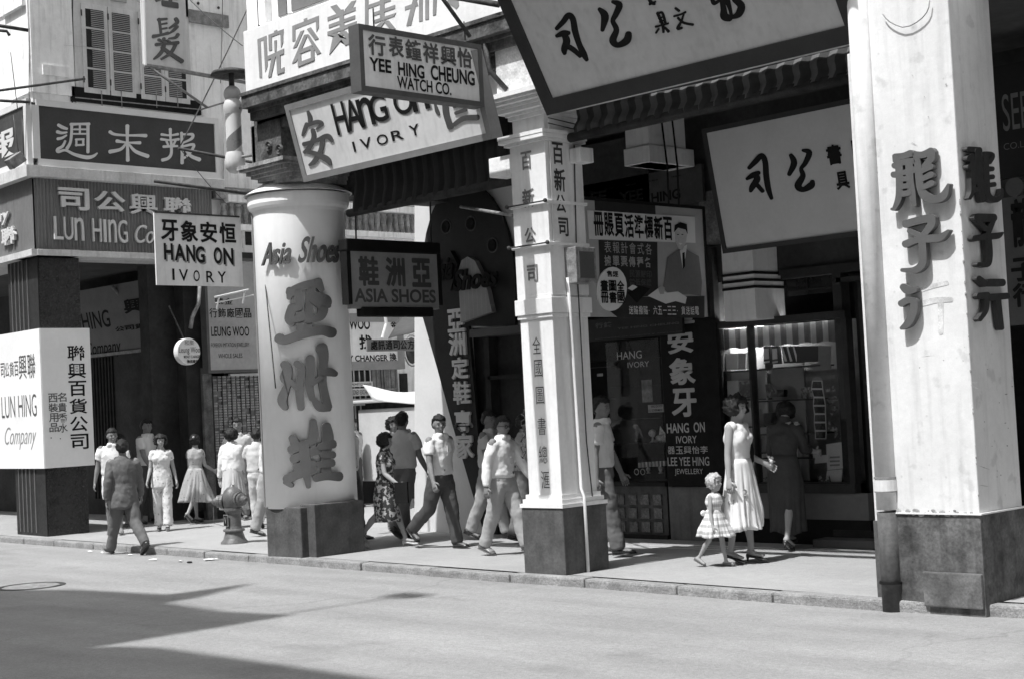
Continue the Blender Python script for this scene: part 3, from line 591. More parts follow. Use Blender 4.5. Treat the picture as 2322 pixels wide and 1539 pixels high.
# canvas awnings and stall in the lane
CAN = mat('pale_canvas', .50, .9, .08, 3, .3, 10); CAND = mat('dark_canvas', .07, .9, .15, 2)
def sheet(name, label, cat, pts, m, sagz=.0, nu=10, nv=5):
    a, b, c, d = [Vector(p) for p in pts]; g = G(); v = []
    for j in range(nv+1):
        for i in range(nu+1):
            s_, t_ = i/nu, j/nv; p = (a.lerp(b, s_)).lerp(d.lerp(c, s_), t_); p.z -= sagz*math.sin(math.pi*s_)*(1-.3*t_)-.01*math.sin(9*s_+4*t_); v.append(p)
    g.add(v, [(j*(nu+1)+i, j*(nu+1)+i+1, (j+1)*(nu+1)+i+1, (j+1)*(nu+1)+i) for j in range(nv) for i in range(nu)])
    o = g.obj(name, m, smooth=True); md = o.modifiers.new('t', 'SOLIDIFY'); md.thickness = .01; return tag(o, label, cat)
sheet('canvas_awning', 'sagging pale canvas sheet slung over the lane stall', 'awning', [PX(822, 872, -20.5), PX(985, 885, -18.6), PX(985, 912, -18.2), PX(845, 905, -20.0)], CAN, .07)
sheet('dark_awning', 'dark triangular canvas awning above the hanging lane sign', 'awning', [PX(880, 768, -21.5), PX(975, 742, -20.5), PX(975, 700, -21.5), PX(922, 698, -22.0)], CAND)
st = thing('stall', 'white cloth covered stall standing in the lane behind the walkers', 'stall', (-19.5, 17.5, 0))
p0 = PZ(925, 1150, 0); st.location = p0
g = G(); g.box(p0.x-1.4, p0.x+1.6, p0.y+.1, p0.y+1.3, .45, 1.75); g.obj('cloth', CAN, st, bevel=.03)
g = G(); g.box(p0.x-1.5, p0.x+1.7, p0.y, p0.y+1.4, 1.86, 1.92); g.obj('roof_panel', CAN, st, bevel=.02); box('frame', IRON, st, p0.x-1.3, p0.x+1.5, p0.y+.2, p0.y+1.2, 1.75, 1.86)
for dx in (-1.2, 1.4): G().tube([(p0.x+dx, p0.y+.3, 0), (p0.x+dx, p0.y+.3, .5)], .03).obj('leg', DARK, st)
tag(G().tube([PX(867, 767, -21.2), PX(876, 735, -21.2), PX(873, 712, -21.2)], .03).obj('awning_strut', TRIM), 'pale slanting strut holding the dark lane awning', 'pole')
# hanging sign and lantern
hs = board('hanging_office_sign', 'narrow grey hanging sign with seven dark characters over the lane', XP(-18.6), (833, 797), (964, 769), GREYM, None, 0, .04); PH = XP(-18.6)
chars(hs, PH, '處訊通司公方南', (840, 793), (955, 771), INK, off=.02)
lt = thing('oval_hanging_sign', 'dark oval lantern shaped sign hanging behind the narrow lane sign', 'sign', PX(935, 795, -19.6)); PO = XP(-19.6); c_ = PO.uv(934, 795)
G().ball(PO.pt(*c_), (.06, .13, .22), n=16).obj('disc', IRON, lt, smooth=True); G().tube([PO.pt(c_[0]+.17*math.cos(t), c_[1]+.26*math.sin(t), 0) for t in [i*.35 for i in range(19)]], .012, 5).obj('ring', IRONL, lt)
# ================================================================== ARCADE BUILDING
ab = thing('arcade_building', 'old plastered arcade building with dark shaded walkway behind its pillars', 'building', (-9, 13, 0))
YF = 11.25; PF2 = YP(YF); SW = YP(14.2)
WX = -16.1
g = G(); g.rect(PF2, -15.75, 8, 4.95, 13, -.3, 0); g.obj('facade_wall', PLAST, ab)
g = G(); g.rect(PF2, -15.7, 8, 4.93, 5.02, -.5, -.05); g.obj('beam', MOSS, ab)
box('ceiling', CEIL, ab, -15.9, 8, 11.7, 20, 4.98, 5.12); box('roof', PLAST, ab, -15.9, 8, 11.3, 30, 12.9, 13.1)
box('lane_side_wall', PLAST, ab, -15.98, -15.7, 11.25, 30, 5.12, 13); box('lane_side_wall', PLAST, ab, -15.98, -15.78, 14.3, 30, 0, 4.98)
box('lane_side_beam', MOSS, ab, -15.95, -15.5, 11.4, 14.3, 4.5, 4.98)
# shop fronts
bx = lambda n, m, x0, x1, y0, y1, z0, z1, par=ab, **k: box(n, m, par, x0, x1, y0, y1, z0, z1, **k)
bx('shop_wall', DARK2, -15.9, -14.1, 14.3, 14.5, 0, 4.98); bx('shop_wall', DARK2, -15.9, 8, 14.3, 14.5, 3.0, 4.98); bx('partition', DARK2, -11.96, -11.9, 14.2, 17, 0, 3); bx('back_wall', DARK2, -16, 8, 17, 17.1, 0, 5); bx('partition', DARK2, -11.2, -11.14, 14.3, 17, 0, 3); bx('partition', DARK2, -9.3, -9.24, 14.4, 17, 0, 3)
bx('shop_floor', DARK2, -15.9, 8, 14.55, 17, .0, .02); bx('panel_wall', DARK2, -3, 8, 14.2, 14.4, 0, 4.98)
# upper facade: light parapet with shop lettering, openings above it
par = thing('beauty_salon_parapet', 'white painted balcony parapet with big grey Chinese characters above the mossy cornice', 'balcony', (-13.4, 11, 5.65)); YPp = YP(10.98)
ul = YPp.uv(553, 120)[0]; zt = YPp.uv(553, 72)[1]; zb = YPp.uv(600, 202)[1]
ur = -10.75
G().rect(YPp, ul, ur, zb, zt, -.22, 0).obj('parapet_wall', WHITE, par, bevel=.015)
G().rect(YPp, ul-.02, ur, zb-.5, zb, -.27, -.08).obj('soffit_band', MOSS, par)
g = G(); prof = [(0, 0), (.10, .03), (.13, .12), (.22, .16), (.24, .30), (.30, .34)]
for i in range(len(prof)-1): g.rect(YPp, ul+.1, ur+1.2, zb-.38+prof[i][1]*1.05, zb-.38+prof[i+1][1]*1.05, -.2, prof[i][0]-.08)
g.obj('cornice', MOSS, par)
BG = mat('grey_salon_letters', .24, .7, .1, 6)
def qstroke(par_, P, quads, T, m, name='character'):
    g = G(); S, ox, oy = T
    for k, q in enumerate(quads): g.prism(P, [P.uv(ox+x/S, oy+y/S) for x, y in q][::-1], 0, .004+.0006*k)
    return g.obj(name, m, par_)
TS = (6.4118, 420, 0)
qstroke(par, YPp, [[(1052, 580), (1185, 525), (1190, 575), (1056, 625)], [(1052, 590), (1098, 590), (1122, 1140), (1084, 1140)], [(1140, 560), (1185, 545), (1205, 960), (1168, 1062)], [(1215, 515), (1432, 430), (1432, 480), (1218, 560)], [(1295, 460), (1340, 440), (1340, 490), (1298, 505)], [(1215, 520), (1262, 510), (1265, 735), (1222, 745)], [(1388, 450), (1430, 440), (1428, 620), (1398, 705)], [(1300, 600), (1335, 590), (1330, 750), (1305, 760)], [(1200, 825), (1440, 715), (1440, 790), (1205, 880)], [(1262, 850), (1320, 830), (1255, 1120), (1212, 1132)], [(1330, 810), (1388, 800), (1392, 1080), (1345, 1090)], [(1345, 1040), (1445, 985), (1448, 1055), (1345, 1092)]], TS, BG)
qstroke(par, YPp, [[(1560, 385), (1945, 235), (1945, 300), (1562, 450)], [(1725, 285), (1775, 265), (1778, 310), (1728, 325)], [(1560, 390), (1605, 390), (1605, 600), (1562, 612)], [(1900, 250), (1945, 240), (1948, 400), (1912, 478)], [(1680, 465), (1732, 445), (1625, 690), (1572, 712)], [(1772, 430), (1830, 405), (1945, 570), (1890, 590)], [(1735, 515), (1790, 505), (1620, 905), (1558, 932)], [(1770, 520), (1800, 510), (1978, 775), (1920, 800)], [(1640, 745), (1850, 660), (1850, 720), (1645, 800)], [(1640, 790), (1690, 790), (1695, 960), (1645, 980)], [(1830, 700), (1880, 700), (1885, 880), (1838, 900)], [(1645, 920), (1885, 830), (1885, 885), (1645, 982)]], TS, BG)
T3 = (2.483, 540, 0)
qstroke(par, YPp, [[(520, 40), (555, 28), (590, 70), (555, 82)], [(600, 60), (640, 10), (665, 5), (640, 60)], [(505, 100), (662, 42), (662, 62), (505, 122)], [(512, 142), (660, 88), (660, 108), (512, 162)], [(505, 182), (668, 122), (668, 142), (505, 204)], [(570, 60), (595, 55), (600, 170), (575, 180)], [(535, 215), (600, 170), (585, 225), (515, 312)], [(510, 200), (560, 190), (605, 260), (665, 235), (620, 225)], [(585, 185), (610, 178), (668, 250), (640, 260)]], T3, BG)
qstroke(par, YPp, [[(715, 0), (735, 0), (735, 185), (715, 150)], [(735, 30), (860, -12), (860, 8), (735, 52)], [(760, 75), (885, 30), (885, 50), (760, 95)], [(770, 115), (890, 75), (880, 95), (770, 135)], [(800, 0), (825, 0), (825, 120), (800, 120)], [(805, 130), (830, 125), (790, 175), (760, 165)], [(820, 120), (850, 118), (888, 165), (860, 172)]], T3, BG)
qstroke(par, YPp, [[(940, 40), (1010, 15), (1015, 35), (940, 62)], [(985, 0), (1010, 0), (975, 145), (948, 150)], [(1020, 0), (1040, 0), (1040, 120), (1020, 125)], [(1055, -10), (1075, -10), (1075, 110), (1055, 115)], [(1100, -10), (1120, -10), (1115, 85), (1098, 90)]], T3, BG)
qstroke(par, YPp, [[(1180, -10), (1240, -10), (1245, 35), (1230, 55), (1180, 20)]], T3, BG)
for i, (xa, xb, ya, yb) in enumerate([(664, 745, 28, -60), (634, 648, 40, -60)]):
    prect('window_opening', mat('grey_shutter_paint', .16, .6, .1), ab, PF2, (xa, ya), (xb, yb), 0, .02)
prect('pilaster', PLAST, ab, PF2, (602, 60), (612, -60), 0, .1); prect('facade_ledge', PLAST, ab, PF2, (900, 40), (1140, 20), 0, .1)
# ---------------------------------------------------------------- pillar A with curved sign drum
pa = thing('curved_sign_pillar', 'street pillar wrapped in a tall curved white shoe sign on a grey base', 'pillar', (-15.4, 11.4, 0))
g = G(); g.box(-15.83, -15.12, 11.10, 11.7, RZ-.02, .60); g.obj('base', DADO, pa, bevel=.012)
g = G(); g.box(-15.84, -14.97, 11.20, 11.95, RZ-.02, .63); g.obj('base', DADO, pa, bevel=.012); g = G(); g.box(-15.9, -15.28, 11.42, 11.94, .6, 4.5); g.obj('shaft', PLAST, pa)
DC = (-15.61, 11.645, 0); DRr = .57; DR = Cy(DC, DRr)
DW = mat('drum_enamel', .90, .5, .03, 1.5, .15, 6, streak=.04)
g = G(); g.lathe(DC, [(DRr-.02, .58), (DRr, .58), (DRr, 4.30)], 96); g.add([], []); g.obj('curved_sign', DW, pa, smooth=True)
g = G(); g.lathe((DC[0], DC[1], 0), [(.1, .585), (DRr-.02, .585)], 48); g.obj('curved_sign_bottom', DW, pa)
g = G(); g.lathe(DC, [(DRr, 4.22), (.585, 4.26), (.62, 4.29), (.635, 4.33), (.635, 4.44), (.58, 4.46)], 96); g.obj('cap_ring', DW, pa, smooth=False)
g = G(); g.lathe(DC, [(.66, 4.455), (.68, 4.46), (.45, 4.60), (.1, 4.68)], 40); o = g.obj('cap_flashing', mat('crumpled_flashing', .68, .6, .15, 4, 1.0, 9), pa, smooth=False)
G().tube([DR.pt(DR.uv(577, 700)[0], .6, .01), DR.pt(DR.uv(577, 700)[0], 4.25, .01)], .012, 6).obj('seam', GREYM, pa)
LT = mat('grey_drum_letters', .10, .6, .08, 6)
TR = (2.3321, 560, 500)
dr_kw = dict(d0=.02, d1=.055, fat=1.08)
brush(pa, DR, [[(225, 385, 45), (290, 350, 40), (380, 332, 48)], [(228, 370, 40), (222, 412, 24)], [(375, 325, 45), (395, 368, 30)], [(272, 380, 42), (280, 480, 46), (288, 600, 40)], [(340, 370, 42), (330, 470, 40), (318, 590, 40)], [(240, 462, 46), (222, 520, 44), (238, 548, 30)], [(245, 470, 30), (280, 460, 30)], [(230, 530, 30), (290, 515, 36)], [(350, 395, 40), (415, 425, 56), (432, 455, 24)], [(345, 415, 40), (400, 455, 50), (388, 510, 40), (320, 525, 36)], [(168, 622, 48), (200, 632, 42), (300, 600, 44), (400, 582, 46), (452, 595, 50)]], TR, LT, **dr_kw)
brush(pa, DR, [[(195, 758, 38), (212, 790, 48), (198, 835, 44), (225, 865, 28)], [(225, 790, 24), (215, 860, 30), (185, 945, 46), (200, 990, 30)], [(262, 755, 34), (288, 790, 38), (275, 880, 40), (285, 990, 36)], [(235, 850, 22), (262, 890, 22)], [(335, 730, 46), (338, 800, 44), (332, 880, 40), (345, 940, 34)], [(395, 672, 58), (405, 720, 50), (400, 850, 40), (428, 985, 42)], [(345, 865, 22), (390, 830, 26)], [(395, 800, 30), (440, 800, 40), (468, 810, 28)], [(350, 940, 26), (385, 985, 40), (435, 995, 26)]], TR, LT, **dr_kw)
brush(pa, DR, [[(350, 1062, 36), (352, 1130, 50), (342, 1180, 44)], [(240, 1148, 40), (258, 1190, 44)], [(232, 1212, 44), (290, 1190, 36), (355, 1160, 34)], [(245, 1262, 44), (300, 1235, 36), (370, 1215, 44)], [(258, 1306, 40), (310, 1290, 36), (355, 1285, 34)], [(210, 1368, 46), (260, 1345, 44), (355, 1318, 36)], [(205, 1380, 30), (235, 1400, 22)], [(300, 1180, 50), (312, 1300, 50), (325, 1405, 26)], [(420, 1085, 44), (428, 1150, 56), (418, 1240, 46), (420, 1340, 50)], [(385, 1195, 34), (455, 1180, 44)], [(395, 1235, 30), (455, 1238, 36)], [(380, 1290, 30), (450, 1280, 40)], [(362, 1362, 36), (420, 1350, 40), (488, 1352, 46)]], TR, LT, **dr_kw)
a = DR.uv(606, 604); b = DR.uv(664, 548); gg = G(); put(gg, DR, 'Asia', a[0]-.0, b[0], a[1]+.0, b[1], .04, .02, .03, .25); gg.obj('lettering', GREYL, pa)
a = DR.uv(682, 598); b = DR.uv(760, 540); gg = G(); put(gg, DR, 'Shoes', a[0], b[0], a[1]+.0, b[1], .04, .02, .03, .25); gg.obj('lettering', GREYL, pa)
# capital, frieze and roundels above it
def mould(g, x0, x1, y0, z0, prof, y1=12.0):
    for i in range(len(prof)-1): d = max(prof[i][0], prof[i+1][0]); g.box(x0-d, x1+d*.6, y0-d, y1, z0+prof[i][1], z0+prof[i+1][1]-.002)
g = G(); mould(g, -15.62, -15.1, 11.22, 4.55, [(0, 0), (.06, .05), (.10, .10), (.16, .14), (.2, .19), (.26, .22), (.28, .27)]); g.obj('capital', DIRT, pa)
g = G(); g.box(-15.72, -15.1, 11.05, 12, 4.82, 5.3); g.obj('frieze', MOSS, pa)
for px, py in ((608, 333), (632, 340)):
    c = PY(px, py, 11.03); G().lathe(c+Vector((0, .02, 0)), [(0, .01), (.02, .03), (.035, .01), (.055, .03), (.065, 0)], 20, Vector((0, -1, 0))).obj('roundel', MOSS, pa)
# ---------------------------------------------------------------- pillar B
pb = thing('stationer_pillar', 'white square pillar with small dark Chinese brush characters and a grey base', 'pillar', (-10.9, 11.3, 0))
box('base', DADO, pb, -11.2, -10.62, 10.98, 11.62, RZ-.02, .66, bevel=.012)
g = G(); 
for i, (e, z0, z1) in enumerate([(.012, .662, .70), (-.012, .70, .745), (-.035, .745, .79)]): g.box(-11.2-e, -10.62+e, 10.98-e, 11.62+e, z0, z1-.001)
g.obj('base_moulding', WHITE, pb)
box('lower_shaft', PILB, pb, -11.14, -10.68, 11.04, 11.56, .78, 2.62, bevel=.008)
g = G(); 
for e, z0, z1 in ((.035, 2.60, 2.76), (.02, 2.56, 2.60), (.012, 2.76, 2.80)): g.box(-11.14-e, -10.68+e, 11.04-e, 11.56+e, z0, z1-.001)
g.obj('band', PILB, pb, bevel=.006)
for z0, z1 in ((2.78, 3.28), (3.30, 3.70), (3.72, 4.33)): box('upper_shaft', PILB, pb, -11.155, -10.655, 11.03, 11.57, z0, z1, bevel=.006)
for z in (3.285, 3.705): 
    box('ledge', WHITE, pb, -11.18, -10.63, 11.005, 11.59, z-.01, z+.022, bevel=.004)
g = G(); mould(g, -11.17, -10.64, 11.02, 4.33, [(0, 0), (.03, .03), (.07, .07), (.075, .11)], 11.6); g.obj('astragal', PILB, pb)
box('neck', PILB, pb, -11.13, -10.68, 11.06, 11.56, 4.42, 4.60, bevel=.005)
g = G(); mould(g, -11.13, -10.68, 11.06, 4.60, [(0, 0), (.03, .04), (.05, .07), (.12, .11), (.14, .14), (.2, .17), (.24, .20), (.26, .25)], 11.6); g.obj('capital', PILB, pb)
g = G(); g.box(-11.28, -10.6, 11.0, 11.6, 4.85, 5.6); g.obj('broken_plaster_block', mat('broken_plaster', .6, .95, .35, 5, 2.0, 9), pb, bevel=.03)
box('cross_beam', PLAST, pb, -11.55, -11.16, 11.1, 11.35, 4.08, 4.28, bevel=.01); box('cross_beam', PLAST, pb, -10.65, -10.5, 11.38, 11.58, 4.12, 4.27, bevel=.01)
CI = mat('faded_ink', .16, .7, .3, 10); CI2 = mat('strong_ink', .05, .6, .2, 10)
Pbf, Pbl, Pbr = YP(11.03), YP(11.04), XP(-10.655)
for ch, x0, x1, yt, yb in (('百', 1182, 1206, 342, 388), ('新', 1185, 1212, 426, 474), ('公', 1190, 1216, 515, 554), ('司', 1196, 1220, 600, 642)): chars(pb, Pbf, ch, (x0, yb), (x1, yt), CI, off=.02, d=.003)
for ch, x0, x1, yt, yb in (('百', 1252, 1276, 326, 372), ('新', 1256, 1281, 385, 434), ('公', 1259, 1283, 444, 482), ('司', 1266, 1288, 496, 536)): chars(pb, Pbr, ch, (x0, yb), (x1, yt), CI2, off=.02, d=.003)
for ch, cx, cy in (('全', 1217, 783), ('國', 1221, 835), ('圖', 1225, 896), ('書', 1229, 966), ('總', 1232, 1030), ('滙', 1237, 1087)): chars(pb, Pbl, ch, (cx-9, cy+20), (cx+9, cy-20), CI2, off=-.005, d=.003)
# meter box and conduit on the shaded side
mb_ = thing('meter_box', 'small grey metal meter box fixed to the side of the white stationer pillar', 'box', (-10.6, 11.4, 3.0))
a = Pbr.uv(1270, 645); b = Pbr.uv(1318, 565); G().rect(Pbr, a[0]+.08, b[0]+.04, a[1], b[1], .0, .16).obj('case', IRONL, mb_, bevel=.01); G().rect(Pbr, a[0]+.12, b[0], a[1]+.05, b[1]-.05, .16, .17).obj('lid', GREYL, mb_)
tag(G().tube([(-10.62, 11.22, 2.95), (-10.635, 11.26, 2.6), (-10.635, 11.28, .84), (-10.60, 11.28, .76), (-10.60, 11.28, .0)], .017, 10).obj('conduit', PILB, smooth=True), 'white painted conduit running down the shaded side of the stationer pillar', 'pipe')
wire('pillar_wire', 'thin cable running down the right edge of the stationer pillar', [PX(1302, 330, -10.64), PX(1308, 600, -10.64), PX(1330, 1000, -10.64), PX(1345, 1140, -10.64)], .007, IRON)
wire('pillar_cable', 'thin cable running down the corner of the stationer pillar under the capital', [PX(1243, 262, -10.6), PX(1246, 312, -10.63), PX(1256, 560, -10.64)], .006, PILB)
for y_ in (268, 280): wire('wire', '', [PX(1243, y_, -10.6), PX(1310, y_+16, -10.6)], .006, parent=pb)
hk = wire('hanging_wire_coil', 'tangle of loose wire hanging on the left edge of the stationer pillar', [PY(1187+6*math.sin(i*1.3), 925+i*4+5*math.cos(i*2.1), 11.1) for i in range(30)], .006)
tag(G().tube([PX(1045, 470, -13.1), PX(1165, 490, -11.2)], .018, 8).obj('bracket_pole', IRONL), 'weathered steel arm sticking out left from the stationer pillar', 'pole')
G_ = thing('tie_rods', 'thin iron tie rods strapped around the stationer pillar ledges', 'rod', (-11.1, 11, 3.3))
for z in (3.3, 3.72): 
    G().tube([(-11.2, 10.99, z), (-10.62, 10.985, z)], .008, 6).obj('rod', IRON, G_)
    for x_ in (-11.19, -10.64): G().ball((x_, 10.98, z), .022).obj('clip', IRON, G_)
# ---------------------------------------------------------------- pillar C
pc = thing('dragon_pillar', 'big white corner pillar with large raised grey Chinese characters and a scuffed dark base', 'pillar', (-6.4, 11.1, 0))
def hx(x0, x1, y0, y1, z0, z1, tx0, tx1, ty0, ty1): return G().hexa([(x0, y0, z0), (x1, y0, z0), (x1, y1, z0), (x0, y1, z0), (tx0, ty0, z1), (tx1, ty0, z1), (tx1, ty1, z1), (tx0, ty1, z1)])
hx(-6.72, -6.0, 10.78, 11.46, .69, 6.5, -6.72, -6.0, 10.80, 11.44).obj('shaft', PILLAR, pc, bevel=.012)
hx(-6.75, -5.985, 10.765, 11.48, RZ-.02, .69, -6.74, -5.99, 10.77, 11.47).obj('base', DADOD, pc, bevel=.01)
a = PY(2100, 1372, 10.74); box('metal_guard', mat('scratched_guard', .12, .55, .4, 6, .9, 12, wear=.3), pc, -6.5, -5.995, 10.735, 10.78, -.03, .24, bevel=.012)
box('base_lip', WHITE, pc, -6.74, -5.97, 10.755, 11.5, .688, .70)
hx(-6.98, -6.74, 10.86, 11.3, RZ, 4.45, -6.98, -6.74, 10.86, 11.3).obj('side_strip', PILLAR, pc, bevel=.01)
hx(-6.99, -6.74, 10.85, 11.31, RZ-.01, .62, -6.99, -6.74, 10.85, 11.31).obj('side_strip_base', DADO, pc)
Pcf, Pcr = YP(10.785), XP(-5.998)
T6 = (3.079, 1980, 300)
Lg = mat('grey_dragon_letters', .10, .55, .08, 6, .1)
kw = dict(d0=.015, d1=.07, fat=1.16)
brush(pc, Pcf, [[(152, 175, 40), (210, 168, 38), (262, 150, 42)], [(150, 168, 30), (152, 205, 28)], [(145, 238, 36), (200, 215, 36), (272, 205, 40)], [(140, 300, 38), (210, 285, 30), (280, 265, 42)], [(178, 215, 46), (184, 330, 44), (180, 450, 40), (150, 530, 26), (128, 540, 16)], [(250, 205, 46), (258, 340, 44), (272, 430, 42), (288, 512, 26)], [(200, 330, 32), (250, 325, 32)], [(200, 382, 32), (250, 376, 32)], [(195, 436, 34), (255, 425, 34)]], T6, Lg, **kw)
brush(pc, Pcf, [[(295, 162, 46), (345, 160, 40), (405, 138, 50)], [(405, 140, 46), (400, 190, 44), (350, 240, 24)], [(305, 190, 36), (318, 290, 46), (330, 390, 46), (365, 450, 56), (430, 470, 48), (490, 445, 46), (525, 368, 16)], [(335, 275, 30), (402, 240, 38)], [(340, 330, 30), (405, 298, 38)], [(345, 390, 30), (408, 358, 38)]], T6, Lg, **kw)
brush(pc, Pcf, [[(222, 645, 46), (300, 622, 46), (400, 600, 50)], [(405, 600, 50), (402, 650, 46), (345, 725, 36)], [(250, 690, 30), (320, 725, 36)], [(222, 785, 44), (300, 755, 40), (400, 745, 48), (470, 735, 44), (525, 690, 16)], [(338, 730, 44), (345, 830, 46), (342, 920, 46), (290, 965, 40), (200, 965, 22)]], T6, Lg, **kw)
brush(pc, Pcf, [[(205, 1080, 40), (240, 1105, 52), (290, 1100, 34)], [(192, 1200, 40), (240, 1175, 40), (290, 1180, 36)], [(285, 1185, 44), (280, 1250, 46), (245, 1330, 46), (195, 1370, 20)]], T6, Lg, **kw)
GH = mat('ghost_mark', .60, .85, .3, 12)
brush(pc, Pcf, [[(340, 1100, 34), (420, 1075, 34), (515, 1055, 30)], [(335, 1200, 40), (440, 1175, 40), (545, 1170, 34)], [(470, 1190, 38), (472, 1300, 38), (472, 1400, 34)]], T6, GH, 0, .0015)
Lgb = mat('black_dragon_letters', .04, .5, .08, 6, .1)
kw = dict(d0=.01, d1=.05, fat=1.0)
brush(pc, Pcr, [[(668, 120, 36), (745, 128, 42)], [(672, 185, 44), (765, 205, 44)], [(675, 245, 40), (765, 265, 40)], [(690, 160, 30), (700, 330, 34), (695, 420, 26), (675, 465, 22)], [(735, 130, 50), (740, 300, 52), (765, 480, 36)], [(705, 340, 40), (760, 360, 40)], [(705, 400, 30), (750, 405, 30)], [(770, 160, 44), (828, 165, 40), (810, 215, 30)], [(785, 180, 36), (790, 330, 40), (800, 440, 40), (850, 475, 40), (890, 450, 30), (898, 400, 14)], [(795, 255, 28), (830, 260, 34)], [(795, 315, 28), (832, 315, 34)], [(800, 372, 28), (842, 368, 34)]], T6, Lgb, **kw)
brush(pc, Pcr, [[(728, 600, 60), (845, 600, 56)], [(845, 610, 30), (815, 680, 36), (800, 720, 30)], [(735, 620, 34), (790, 680, 34)], [(708, 745, 44), (800, 730, 40), (870, 725, 44), (905, 705, 14)], [(800, 720, 46), (812, 850, 44), (800, 925, 36), (735, 925, 30)]], T6, Lgb, **kw)
brush(pc, Pcr, [[(738, 1022, 40), (785, 1062, 46)], [(742, 1145, 46), (800, 1140, 46)], [(795, 1140, 34), (790, 1240, 34), (745, 1310, 30)], [(815, 1052, 52), (905, 1052, 52)], [(825, 1155, 50), (935, 1145, 44)], [(872, 1160, 36), (885, 1280, 36), (896, 1370, 34)]], T6, Lgb, **kw)
SCR = mat('scratch_marks', .30, .9, .4, 20)
random.seed(77)
for P_s, xa, xb, ya, yb, n_ in ((Pcf, 2060, 2205, 780, 1140, 26), (Pcr, 2215, 2300, 780, 1130, 14), (Pcf, 2030, 2150, 120, 330, 5)):
    g = G()
    for i in range(n_):
        x0, y0 = random.uniform(xa, xb), random.uniform(ya, yb); a_ = random.uniform(-.5, .9); l_ = random.choice((3, 4, 6, 8, 26)) * random.uniform(.5, 1.3); h_ = random.uniform(.5, 1.3) if l_ > 12 else random.uniform(1.2, 3.2)
        dx, dy = math.cos(a_)*l_, math.sin(a_)*l_*.5
        q = [(x0, y0), (x0+dx*.5, y0+dy*.5+h_*.6), (x0+dx, y0+dy), (x0+dx*.5, y0+dy*.5-h_*.5)]
        g.prism(P_s, [P_s.uv(*w_) for w_ in q], 0, .0015)
    o = g.obj('scratches', SCR, pc); o['kind'] = 'stuff'
g = G(); 
for i in range(34):
    z_ = .70+random.uniform(-.02, .02); x_ = random.uniform(-6.73, -6.02); r_ = random.uniform(.008, .03); g.ball((x_, 10.766, z_), (r_, .004, r_*.6), n=7, m=4)
for i in range(22): z_ = random.uniform(.8, 3.2); r_ = random.uniform(.006, .016); g.ball((-6.0, 10.783, z_), (r_*.6, r_*.5, r_), n=6, m=4)
o = g.obj('chipped_plaster', SCR, pc); o['kind'] = 'stuff'
# drain pipe by pillar C
dp = thing('drain_pipe', 'thick white painted drain pipe with grey foot standing left of the big dragon pillar', 'pipe', (-6.84, 10.76, 0))
G().tube([(-6.80, 10.77, .72), (-6.80, 10.79, 6.4)], .085, 20).obj('pipe', PILLAR, dp, smooth=True)
G().tube([(-6.80, 10.77, RZ), (-6.80, 10.77, .70)], .085, 20).obj('pipe_foot', DADO, dp, smooth=True)
for z in (.86, .97): G().tube([(-6.80, 10.77, z), (-6.80, 10.77, z+.012)], .094, 20).obj('joint', GREYM, dp)
G().tube([(-6.80, 10.77, .87), (-6.80, 10.77, .96)], .096, 20).obj('collar', PILLAR, dp); G().tube([(-6.80, 10.77, .13), (-6.80, 10.77, .15)], .098, 20).obj('pipe_strap', INK, dp)
wire('looped_wire', 'thin wire looped in a curve near the top of the dragon pillar', [PY(x_, y_, 10.76) for x_, y_ in ((2002, 33), (2009, 43), (2018, 51), (2031, 58), (2046, 63), (2063, 60), (2078, 52), (2091, 42), (2101, 30), (2106, 18), (2108, 2))], .005, GREYM)
# ---------------------------------------------------------------- bays: lintels, awnings
def valance(name, label, Y, x0, x1, z0, z1, m, rollr=.05, period=.18, amp=.025):
    r = thing(name, label, 'awning', ((x0+x1)/2, Y, z0)); g = G(); n = int((x1-x0)/.02); v = []; f = []; nz = 7
    for i in range(n+1):
        u = x0+(x1-x0)*i/n
        for j in range(nz+1): t = j/nz; v.append((u, Y+amp*math.sin(2*math.pi*u/period)*(.3+.7*(1-t))-.06*(1-t)+.02*math.sin(t*9+u), z0+(z1-z0)*t+.01*math.sin(u*2.3)))
    g.add(v, [(i*(nz+1)+j, (i+1)*(nz+1)+j, (i+1)*(nz+1)+j+1, i*(nz+1)+j+1) for i in range(n) for j in range(nz)]); g.obj('canvas', m, r, smooth=True)
    G().tube([(x0-.1, Y-.03, z0), (x1+.1, Y-.03, z0)], rollr, 10).obj('roller', mat('awning_roller', .03, .9, .4, 8, .8, 18), r, smooth=True); return r
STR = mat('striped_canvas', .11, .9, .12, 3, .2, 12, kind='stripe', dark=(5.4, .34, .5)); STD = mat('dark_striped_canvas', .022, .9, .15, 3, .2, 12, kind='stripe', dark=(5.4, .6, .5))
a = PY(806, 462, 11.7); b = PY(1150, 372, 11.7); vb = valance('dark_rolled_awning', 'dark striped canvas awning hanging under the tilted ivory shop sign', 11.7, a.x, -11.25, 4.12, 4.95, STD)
zA = YP(11.38).uv(1345, 304)[1]; zB = YP(11.38).uv(1345, 244)[1]
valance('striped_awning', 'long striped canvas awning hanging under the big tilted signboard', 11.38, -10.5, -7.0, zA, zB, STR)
bx('lintel', PILB, -10.55, -6.95, 11.12, 11.3, zB-.01, zB+.09)
for px, y0, y1, X in ((802, 300, 545, -14.9), (975, 430, 575, -14.9)):
    pass
CORDS = ([PX(804, 400, -14.8), PX(808, 560, -14.8)], [PX(975, 430, -14.8), PX(978, 572, -14.8)])
